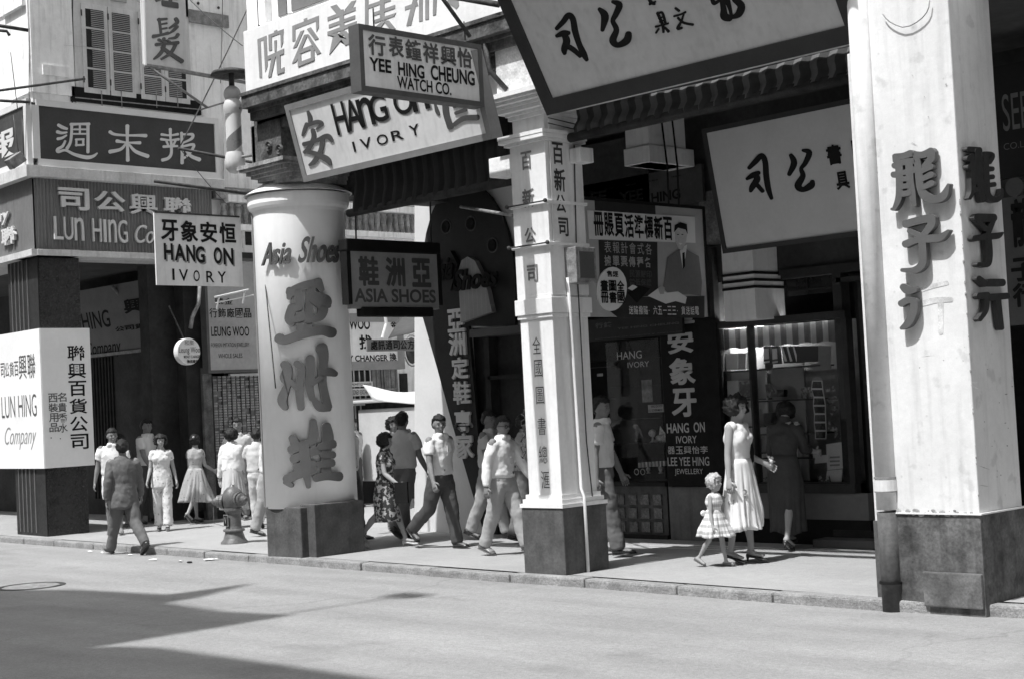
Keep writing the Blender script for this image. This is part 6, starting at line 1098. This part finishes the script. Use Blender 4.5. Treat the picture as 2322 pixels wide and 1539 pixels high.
    if glasses:
        g = G()
        for sd in (-1, 1): g.tube([HB(sd*.3+.2*math.cos(t), .80, .0+.17*math.sin(t)) for t in [i*.45 for i in range(15)]], hr*.035, 5); g.tube([HB(sd*.5, .78, .05), HB(sd*.72, .4, .05), HB(sd*.76, 0, .05)], hr*.03, 5)
        g.tube([HB(-.1, .82, .05), HB(.1, .82, .05)], hr*.03, 5); g.obj('eyeglasses', FDK, root, True, True)
    # hair
    hv = {'short': (.80, 1.0, .98, -.30, .05), 'wavy': (.98, 1.08, 1.04, -.68, .26), 'bun': (.90, 1.02, 1.06, -.45, .08), 'bob': (.92, 1.08, 1.0, -.85, .05), 'curly': (1.08, 1.15, 1.14, -.5, .42), 'child': (.84, .98, .95, -.60, .2)}[hair]
    bm = bmesh.new(); bmesh.ops.create_icosphere(bm, subdivisions=4, radius=1)
    sdn = random.random()*50
    for v in bm.verts:
        d = v.co.normalized(); low = hv[3]
        nz = noise.noise(d*3.2+V(sdn, 0, 0))*.10+noise.noise(d*9+V(0, sdn, 0))*(.05+hv[4]*.5)
        q = V(d.x*hv[0], d.y*hv[1]-.10, d.z*hv[2]+.16); q *= 1+nz*(.8 if hair == 'short' else 1)
        if hair == 'short' and d.z > 0: q.x += .05*d.z*math.sin(4*d.y+2)
        line = .60+noise.noise(d*5+V(sdn, 3, 0))*.25 if d.y > .25 else (low if d.y < -.1 else low+(.60-low)*(d.y+.1)/.35)
        if abs(d.x) > .55 and hair == 'short' and d.y > -.3: line = max(line, .05)
        if hair in ('wavy', 'curly', 'bob', 'child') and abs(d.x) > .50 and d.y < .62: line = low+.12+noise.noise(d*4)*.2; q.x *= 1.06
        if hair == 'short' and d.z > .3 and d.y > .1: q += V(0, .06, .09)*d.z
        if q.z < line: t = min(1, (line-q.z)*3.5); q = q.lerp(V(q.x*.62, q.y*.62-.05, max(q.z, line-.25)), t)
        v.co = hc+turn @ (q*hr)
    me = bpy.data.meshes.new('hair'); bm.to_mesh(me); bm.free(); me.polygons.foreach_set('use_smooth', [True]*len(me.polygons)); hcol = BLOND if hair == 'child' else HAIR
    ho = link('hair', me, hcol, root, True); dm = ho.modifiers.new('strands', 'DISPLACE'); dm.texture = TXS; dm.strength = .03 if hair != 'short' else .016
    if hair == 'bun':
        G().ball(HB(0, -.85, .35), (hr*.45, hr*.4, hr*.4), turn).obj('hair_bun', HAIR, root, True, True); G().ball(HB(.1, -1.05, .75), (hr*.2, hr*.12, hr*.14), turn).obj('hair_flower', SHW, root, True, True)
    # tops ---------------------------------------------------------------
    kind, tm = top; vx = .011*lod
    slv = {'shirt': .62, 'long': 2, 'jacket': 2, 'blouse': .5, 'dress': .45, 'sleeveless': 0, 'cheongsam': .4, 'longdress': 1.55}[kind]
    ex = .013 if kind == 'jacket' else .009
    g = G()
    if kind == 'jacket': pr = [(-.10, .116, .086), (-.02, .112, .082), (.10, .100, .070), (.20, .112, .074), (.262, .112, .064), (.286, .088, .056), (.305, .054, .048)]
    elif kind in ('shirt', 'long'): pr = [(.02, .090, .064), (.045, .104, .074), (.10, .104, .072), (.20, .110, .072), (.262, .106, .060), (.285, .082, .052), (.303, .048, .044)]
    elif kind == 'blouse': pr = [(-.085, .112, .078), (-.03, .108, .076), (.11, .082, .060), (.20, .092, .074), (.258, .090, .058), (.282, .068, .048), (.30, .044, .040)]
    else: pr = [(.07, .080, .060), (.12, .079, .058), (.20, .092, .074), (.265, .090, .058), (.292, .052, .045)]
    if child: pr = [(a, b_*.95, c*1.15) for a, b_, c in pr]
    g.loft([(H+up*(q*b*k_), LAT if q > .05 else XS, a*b+.004, c*b+.006) for q, a, c in pr], 20, cap=.15)
    if female and not child:
        for sd in (-1, 1): g.ball(H+up*.205*b+LAT*(sd*.040*b)+fwd*.044*b, (.044*b, .034*b, .042*b), n=12)
    if kind in ('shirt', 'long', 'jacket'):
        g.loft([(N-up*.012*S, XS, .052*S, .05*S), (N+up*.018*S-fwd*.004*S, XS, .041*S, .043*S)], 16, cap=.1)
        for sd in (-1, 1): g.ball(N+up*.003*S+LAT*sd*.026*S+fwd*.045*S, (.026*S, .01*S, .02*S), n=8)
    if kind in ('shirt', 'long') and face: g_ = G(); [g_.ball(N+up*(-.045-.045*i_)*S+fwd*(.058+.012*min(i_, 2))*S, (.004*S,)*3, n=6, m=4) for i_ in range(4)]; g_.obj('buttons', SIGNG, root, True, True)['kind'] = 'stuff'
    if kind in ('cheongsam', 'longdress'): g.loft([(N-up*.02*S, XS, .046*S, .044*S), (N+up*.034*S, XS, .037*S, .038*S)], 14, cap=.1)
    for sd, (sh, el, wr, d2) in arms.items():
        if slv == 0: g.ball(sh-LAT*sd*.016*S, (.035*b, .038*b, .034*b)); continue
        wd = 1.35 if kind == 'jacket' else (1.42 if kind in ('shirt',) else (1.25 if kind == 'long' else 1.12)); cs = [(sh-LAT*sd*.035*b-up*.004*b, LAT, .030*b, .040*b), (sh-LAT*sd*.004*b-up*.014*b, LAT, .036*b, .042*b)]
        n_ = sh.lerp(el, min(1, slv)); cs += [(sh.lerp(n_, .5), LAT, .030*b*wd, .032*b*wd), (n_, LAT, .027*b*wd, .030*b*wd)]
        if slv > 1: e2 = el.lerp(wr, (slv-1)*.97); cs += [(el.lerp(e2, .4), LAT, .025*b*wd, .027*b*wd), (e2, LAT, .019*b*wd, .021*b*wd)]
        g.loft(cs, 14, cap=.12)
    to = g.obj({'shirt': 'shirt', 'long': 'shirt', 'jacket': 'jacket', 'blouse': 'blouse'}.get(kind, 'bodice'), tm, root, True, True); remesh(to, vx, .030 if kind != 'jacket' else .036, 2)
    # bottoms ------------------------------------------------------------
    bk, bmt = bottom
    if bk in ('trousers', 'shorts', 'pyjama'):
        g = G(); g.loft([(H+up*.062*b, XS, .088*b, .064*b), (H+up*.02*b, XS, .098*b, .072*b), (H-V(0, 0, .02*b), XS, .098*b, .074*b), (H-V(0, 0, .05*b), XS, .085*b, .066*b)], 18, cap=.3)
        for sd, (h, kn, an, fp) in legs.items():
            if bk == 'shorts': g.loft([(h, XS, .056*b, .066*b), (h.lerp(kn, .5), XS, .058*b, .062*b), (h.lerp(kn, .78), XS, .056*b, .060*b)], 14, cap=.1)
            else:
                w2 = (.052, .046, .042) if bk == 'trousers' else (.054, .056, .060)
                g.loft([(h, XS, .056*b, .066*b), (h.lerp(kn, .5), XS, .054*b, .062*b), (kn, XS, w2[0]*.92*b, w2[0]*b), (kn.lerp(an, .5)-V(0, .006*b, 0), XS, w2[1]*.86*b, w2[1]*1.02*b), (an-V(0, 0, .008*b), XS, w2[2]*.84*b, w2[2]*1.1*b)], 14, cap=.12)
        o = g.obj('shorts' if bk == 'shorts' else 'trousers', bmt, root, True, True); remesh(o, vx, .028, 2)
        if bk == 'trousers' and kind in ('shirt', 'long'): G().loft([(H+up*.050*b, XS, .101*b+.004, .0775*b+.004), (H+up*.068*b, XS, .100*b+.004, .0765*b+.004)], 24, cap=.02).obj('belt', SHO, root, True, True)
    else: # skirts: pleated or straight surfaces
        L0, fl, pl = {'full': (.30, .18, .020), 'pleated': (.34, .118, .017), 'straight': (.33, .085, .003), 'cheong': (.30, .072, .002), 'long': (.42, .10, .006), 'childskirt': (.20, .165, .02), 'mid': (.36, .125, .012)}[bk]
        n = 96; v = []; mm = 14; cx = lambda t: V((legs[-1][1].x+legs[1][1].x)/2*t, (legs[-1][1].y+legs[1][1].y)/2*t*.8, 0)
        g = G(); sway = P_.get('sway', 0)
        for j in range(mm+1):
            t = j/mm; zz = .085*b+(-L0*b-.085*b)*t; w0 = .078*b+.008; 
            ra = w0+(.030*b*min(1, t*3.2) if fl < .11 else 0)+(max(0, fl*b-.079*b))*(t**.8 if fl >= .11 else t*.35); rb = ra*(.80+.15*t)
            if fl < .11: ra -= .012*b*max(0, t-.5)
            for i in range(n):
                q = 2*math.pi*i/n; ph_ = noise.noise(V(math.cos(q)*1.7, math.sin(q)*1.7, sdn+t*.5)); pp_ = 1+(pl*b/.1)*t*(1.1*abs(math.sin(q*6.5+4*ph_))**.7-.6+1.6*noise.noise(V(math.cos(q)*3.4, math.sin(q)*3.4, sdn+t*.8))+.3*math.sin(q*19+9*ph_)) if pl > .004 else 1+.02*t*math.sin(q*5+t*4)+.015*math.sin(q*3+t*9)
                v.append(tuple(H+V(math.cos(q)*ra*pp_+sway*.02*t, math.sin(q)*rb*pp_, zz+.03*b*t*noise.noise(V(math.cos(q), math.sin(q), sdn*2)))+cx(t)))
        g.add(v, [(j*n+i, j*n+(i+1) % n, (j+1)*n+(i+1) % n, (j+1)*n+i) for j in range(mm) for i in range(n)]); o = g.obj('skirt', bmt, root, True, True); md = o.modifiers.new('t', 'SOLIDIFY'); md.thickness = .006
        d = o.modifiers.new('folds', 'DISPLACE'); d.texture = TXF; d.strength = .02; d.texture_coords = 'GLOBAL'
    # shoes ---------------------------------------------------------------
    zmin = 9
    for sd, (h, kn, an, fp) in legs.items():
        g = G(); fd = V(0, math.cos(fp), -math.sin(fp)); un = V(0, math.sin(fp), math.cos(fp)); sm = shoe or SHO; a0 = an-un*.022*S
        if shoe == 'heel' or (female and not child):
            g.loft([(a0-fd*.028*S-un*.004*S, XS, .017*S, .014*S), (a0+fd*.02*S-un*.013*S, XS, .020*S, .008*S), (a0+fd*.07*S-un*.026*S, XS, .026*S, .011*S), (a0+fd*.105*S-un*.032*S, XS, .015*S, .008*S)], 14); g.tube([a0-fd*.028*S-un*.008*S, a0-fd*.030*S-un*.040*S], [.010*S, .005*S], 8)
        else:
            g.loft([(a0-fd*.032*S, XS, .022*S, .022*S), (a0+fd*.01*S-un*.002*S, XS, .024*S, .022*S), (a0+fd*.06*S-un*.008*S, XS, .027*S, .015*S), (a0+fd*.10*S-un*.012*S, XS, .023*S, .010*S)], 14); g.loft([(a0-fd*.04*S-un*.020*S, XS, .021*S, .006*S), (a0+fd*.055*S-un*.022*S, XS, .028*S, .005*S), (a0+fd*.112*S-un*.020*S, XS, .018*S, .004*S)], 12)
        o = g.obj('shoe', (SHB if female else SHO) if shoe in (None, 'heel') else shoe, root, True, True)
        zmin = min([zmin]+[q[2] for q in g.v])
    root.location.z = p.z-zmin
    root['_z'] = 0; del root['_z']
    if extra: extra(root, dict(H=H, N=N, arms=arms, legs=legs, HB=HB, S=S, hr=hr, turn=turn, up=up, LAT=LAT))
    return root, dict(arms=arms, H=H, N=N)
def pocket(root, k): G().box(-.06, -.005, k['S']*.085, k['S']*.09, k['H'].z+.19*k['S'], k['H'].z+.24*k['S']).obj('pocket', SHIRT, root, False, True)
random.seed(42)
# --- left group, on the pavement and in the road before the corner store
person('man in a grey suit seen from behind stepping off the kerb into the road', (288, 1257), 1.66, 84, dict(lf=26, lk=2, rf=-20, rk=26, ls=-14, le=22, rs=12, re=18), ('jacket', SUIT), ('trousers', SUIT), z=RZ, head_turn=-20, twist=-22)
person('man in white short sleeved shirt and white shorts behind the man in the suit', (262, 1212), 1.66, -118, dict(lf=12, lk=14, rf=-6, rk=2, ls=8, le=12, rs=-6, re=10, lab=12, rab=12), ('shirt', SHIRT), ('shorts', SHIRT), shoe=SHB, head_turn=14)
person('tall man in a white shirt looking right behind the woman in floral pyjamas', (338, 1187), 1.78, -68, dict(lf=6, rf=-8, rk=6), ('shirt', SHIRT), ('trousers', TROD), head_turn=-14)
person('woman in pale floral blouse and trousers walking towards the road', (372, 1203), 1.50, -128, dict(lf=8, lk=3, rf=-4, rk=6, ls=-6, le=16, rs=4, re=30, lab=12, rab=9), ('blouse', FLOR), ('pyjama', FLOR), 'wavy', True, SKINL, head_turn=12)
person('woman in a full skirted print dress seen from behind with flower in her hair', (448, 1186), 1.47, 18, dict(lf=10, lk=8, rf=-20, rk=18, ls=4, le=10, rs=12, re=50), ('dress', DRESSG), ('full', DRESSG), 'bun', True, SKINL, shoe=SHO, head_turn=20)
person('shopkeeper in a dark jacket standing in the dark corner store doorway', None, 1.66, -130, dict(lf=3, rf=-3, rk=2), ('jacket', TROD), ('trousers', TROD), at=V(-23.6, 14.3, 0), lod=1.4)
person('woman in dark clothes standing in shade right beside the pale advert board', None, 1.52, -125, dict(lf=3, rf=-3, rk=2), ('blouse', BLACKD), ('straight', BLACKD), 'wavy', True, at=V(-23.0, 13.25, 0), lod=1.4)
person('woman in a white long sleeved blouse and long light skirt seen from behind', (532, 1196), 1.54, 38, dict(lf=6, rf=-8, rk=8, ls=-4, le=14, rs=8, re=35, lab=10), ('long', SHIRT), ('mid', SHIRTG), 'wavy', True, SKINL, shoe=SHW, extra=lambda r, k: G().ball(k['arms'][-1][2]+V(0, .02, -.1), (.025, .04, .06)).obj('white_purse', SHW, r, True, True))
person('man with a long face seen over the head of the white bloused woman', (548, 1178), 1.72, -132, dict(lf=6, rf=-6, rk=4), ('shirt', SHIRTG), ('trousers', TROM), lod=1.3)
person('person in a grey short sleeved top walking away behind the hydrant', (590, 1196), 1.56, 42, dict(lf=8, rf=-16, rk=14, rs=-10, ls=10), ('shirt', SHIRTG), ('trousers', SHIRTG), lod=1.2)
person('man in a white shirt half hidden by the left edge of the curved pillar', (616, 1214), 1.62, -60, dict(lf=12, rf=-12, rk=8, ls=-18), ('shirt', SHIRT), ('trousers', TROL), lod=1.3)
# --- middle bay
person('man in long sleeved white shirt and dark trousers coming out behind the curved pillar', (796, 1229), 1.68, -72, dict(lf=10, lk=4, rf=-10, rk=10, rs=14, re=12, ls=-20), ('long', SHIRT), ('trousers', TROD), lod=1.2)
person('shopkeeper in a pale shirt standing by the grille of the money changer', None, 1.60, -90, dict(lf=2, rf=-2), ('long', SHIRTG), ('trousers', TROD), at=V(-21.9, 17.3, 0), lod=1.5)
def clutch(root, k):
    w_ = k['arms'][1][2]; G().box(w_.x+.0, w_.x+.045, w_.y-.02, w_.y+.15, w_.z-.24, w_.z+.02).obj('dark_bag', INK, root, False, True)
person('woman in a dark leaf print dress carrying a flat black bag in the arcade', (880, 1240), 1.46, -62, dict(lf=20, lk=4, rf=-16, rk=26, ls=-6, le=20, rs=14, re=40, rab=10), ('cheongsam', LEAF), ('cheong', LEAF), 'wavy', True, SKINL, shoe=SHW, head_turn=14, extra=clutch)
person('man in pale grey shirt seen from behind next to the woman with the bag', (922, 1222), 1.72, 20, dict(lf=14, lk=6, rf=-22, rk=18, ls=-10, rs=14), ('shirt', SHIRTG), ('trousers', TROM), head_turn=6)
person('woman in white whose head shows just left of the man in the pale grey shirt', (902, 1204), 1.60, -120, dict(lf=4, rf=-4), ('shirt', SHIRT), ('mid', SHIRTG), 'wavy', True, lod=1.4)
person('man in white short sleeved shirt and dark pleated trousers turning his head mid stride', (1006, 1243), 1.66, -88, dict(lf=13, lk=2, rf=-20, rk=34, ls=-20, le=8, rs=10, re=16, rab=12), ('shirt', SHIRT), ('trousers', mat('charcoal_trousers', .065, .8, .1, 6, .2, 30)), head_turn=-26, extra=pocket)
person('man with eyeglasses in long sleeved white shirt and light trousers near the stationer pillar', (1148, 1258), 1.60, -82, dict(lf=20, lk=4, rf=-14, rk=10, ls=24, le=10, rs=-12, re=14, rab=11, lab=10), ('long', SHIRT), ('trousers', TROL), glasses=True, nod=4, shoe=SHB, head_turn=-6)
person('man in pale clothes walking behind the man with eyeglasses', (1118, 1222), 1.66, -70, dict(lf=14, rf=-14, rk=14, ls=-14, rs=10), ('shirt', SHIRTG), ('trousers', TROL), head_turn=-20, lod=1.2)
person('person in a patterned shirt mostly hidden by the left side of the stationer pillar', (1196, 1228), 1.58, -30, dict(lf=8, rf=-10, rk=10), ('shirt', DRESSG), ('trousers', TROM), lod=1.2)
person('man in a white shirt and grey trousers walking away just right of the stationer pillar', (1374, 1262), 1.76, -58, dict(lf=-12, lk=12, rf=13, rk=4, ls=12, le=10, rs=-8, re=10), ('shirt', SHIRT), ('trousers', TROM), head_turn=-18)
# --- mother and child, woman at the window
def carry(root, k):
    w_ = k['arms'][-1][2]; g = G()
    for i in range(9): g.ball(w_+V(random.uniform(-.05, .05), .06+random.uniform(-.04, .05), .02+random.uniform(-.05, .05)), random.uniform(.012, .022), n=6, m=4)
    g.obj('flower_posy', SHW, root, True, True)
    sh_, el_ = k['arms'][-1][0], k['arms'][-1][1]; G().loft([(sh_+V(-.02, -.02, .01), XS, .05, .06), (sh_.lerp(el_, .5)+V(-.01, .0, 0), XS, .065, .075), (el_+V(0, .03, .0), XS, .06, .08), (el_+V(.01, .07, -.09), XS, .03, .05)], 12).obj('dark_cardigan', INK, root, True, True)
E_ = dict(lf=4, lk=2, rf=-5, rk=5, ls=-8, le=70, lab=10, rs=-3, re=8, rab=9, lean=0)
person('woman in a white sleeveless summer dress holding the hand of a small child', (1688, 1277), 1.66, -82, E_, ('sleeveless', SHIRT), ('pleated', SHIRT), 'curly', True, SKINL, shoe=SHO, head_turn=2, extra=carry)
def bow(root, k):
    g = G(); c = k['H']+V(0, -.1, .05); g.ball(c+V(-.05, 0, 0), (.045, .02, .03)); g.ball(c+V(.05, 0, 0), (.045, .02, .03)); g.ball(c, .018); g.obj('bow', SHIRT, root, True, True)
person('small fair haired child in a plaid dress holding the hand of the woman in white', (1627, 1284), .93, -80, dict(lf=11, lk=2, rf=-14, rk=22, ls=52, le=80, lab=16, rs=2, re=10, rab=10), ('sleeveless', PLAID), ('childskirt', PLAID), 'child', True, SKINL, shoe=SHB, child=True, extra=bow, head_turn=-6)
def handbag(root, k):
    w_ = k['arms'][-1][1]+V(0, .05, -.06); c = w_+V(0, .10, -.26)
    g = G(); g.loft([(c+V(0, -.15, .02), XS, .035, .06), (c+V(0, -.1, 0), XS, .055, .085), (c+V(0, .1, 0), XS, .055, .085), (c+V(0, .15, .02), XS, .035, .06)], 14); b_ = g.obj('handbag', SHO, root, True, True)
    G().tube([c+V(0, -.09, .08), c+V(0, -.06, .2), c+V(0, 0, .25), c+V(0, .06, .2), c+V(0, .09, .08)], .008, 6).obj('handle', SHO, b_, True, True); G().box(c.x-.06, c.x+.06, c.y-.13, c.y+.13, c.z+.07, c.z+.085).obj('clasp', IRONL, b_, False, True)
person('woman in a long black dress with a handbag bending to look in the stationery window', (1790, 1246), 1.62, 12, dict(lf=16, lk=4, rf=-14, rk=6, ls=6, le=50, lab=10, rs=20, re=60, lean=8), ('longdress', BLACKD), ('long', BLACKD), 'bob', True, SKINL, shoe=SHO, nod=38, head_turn=14, extra=handbag)
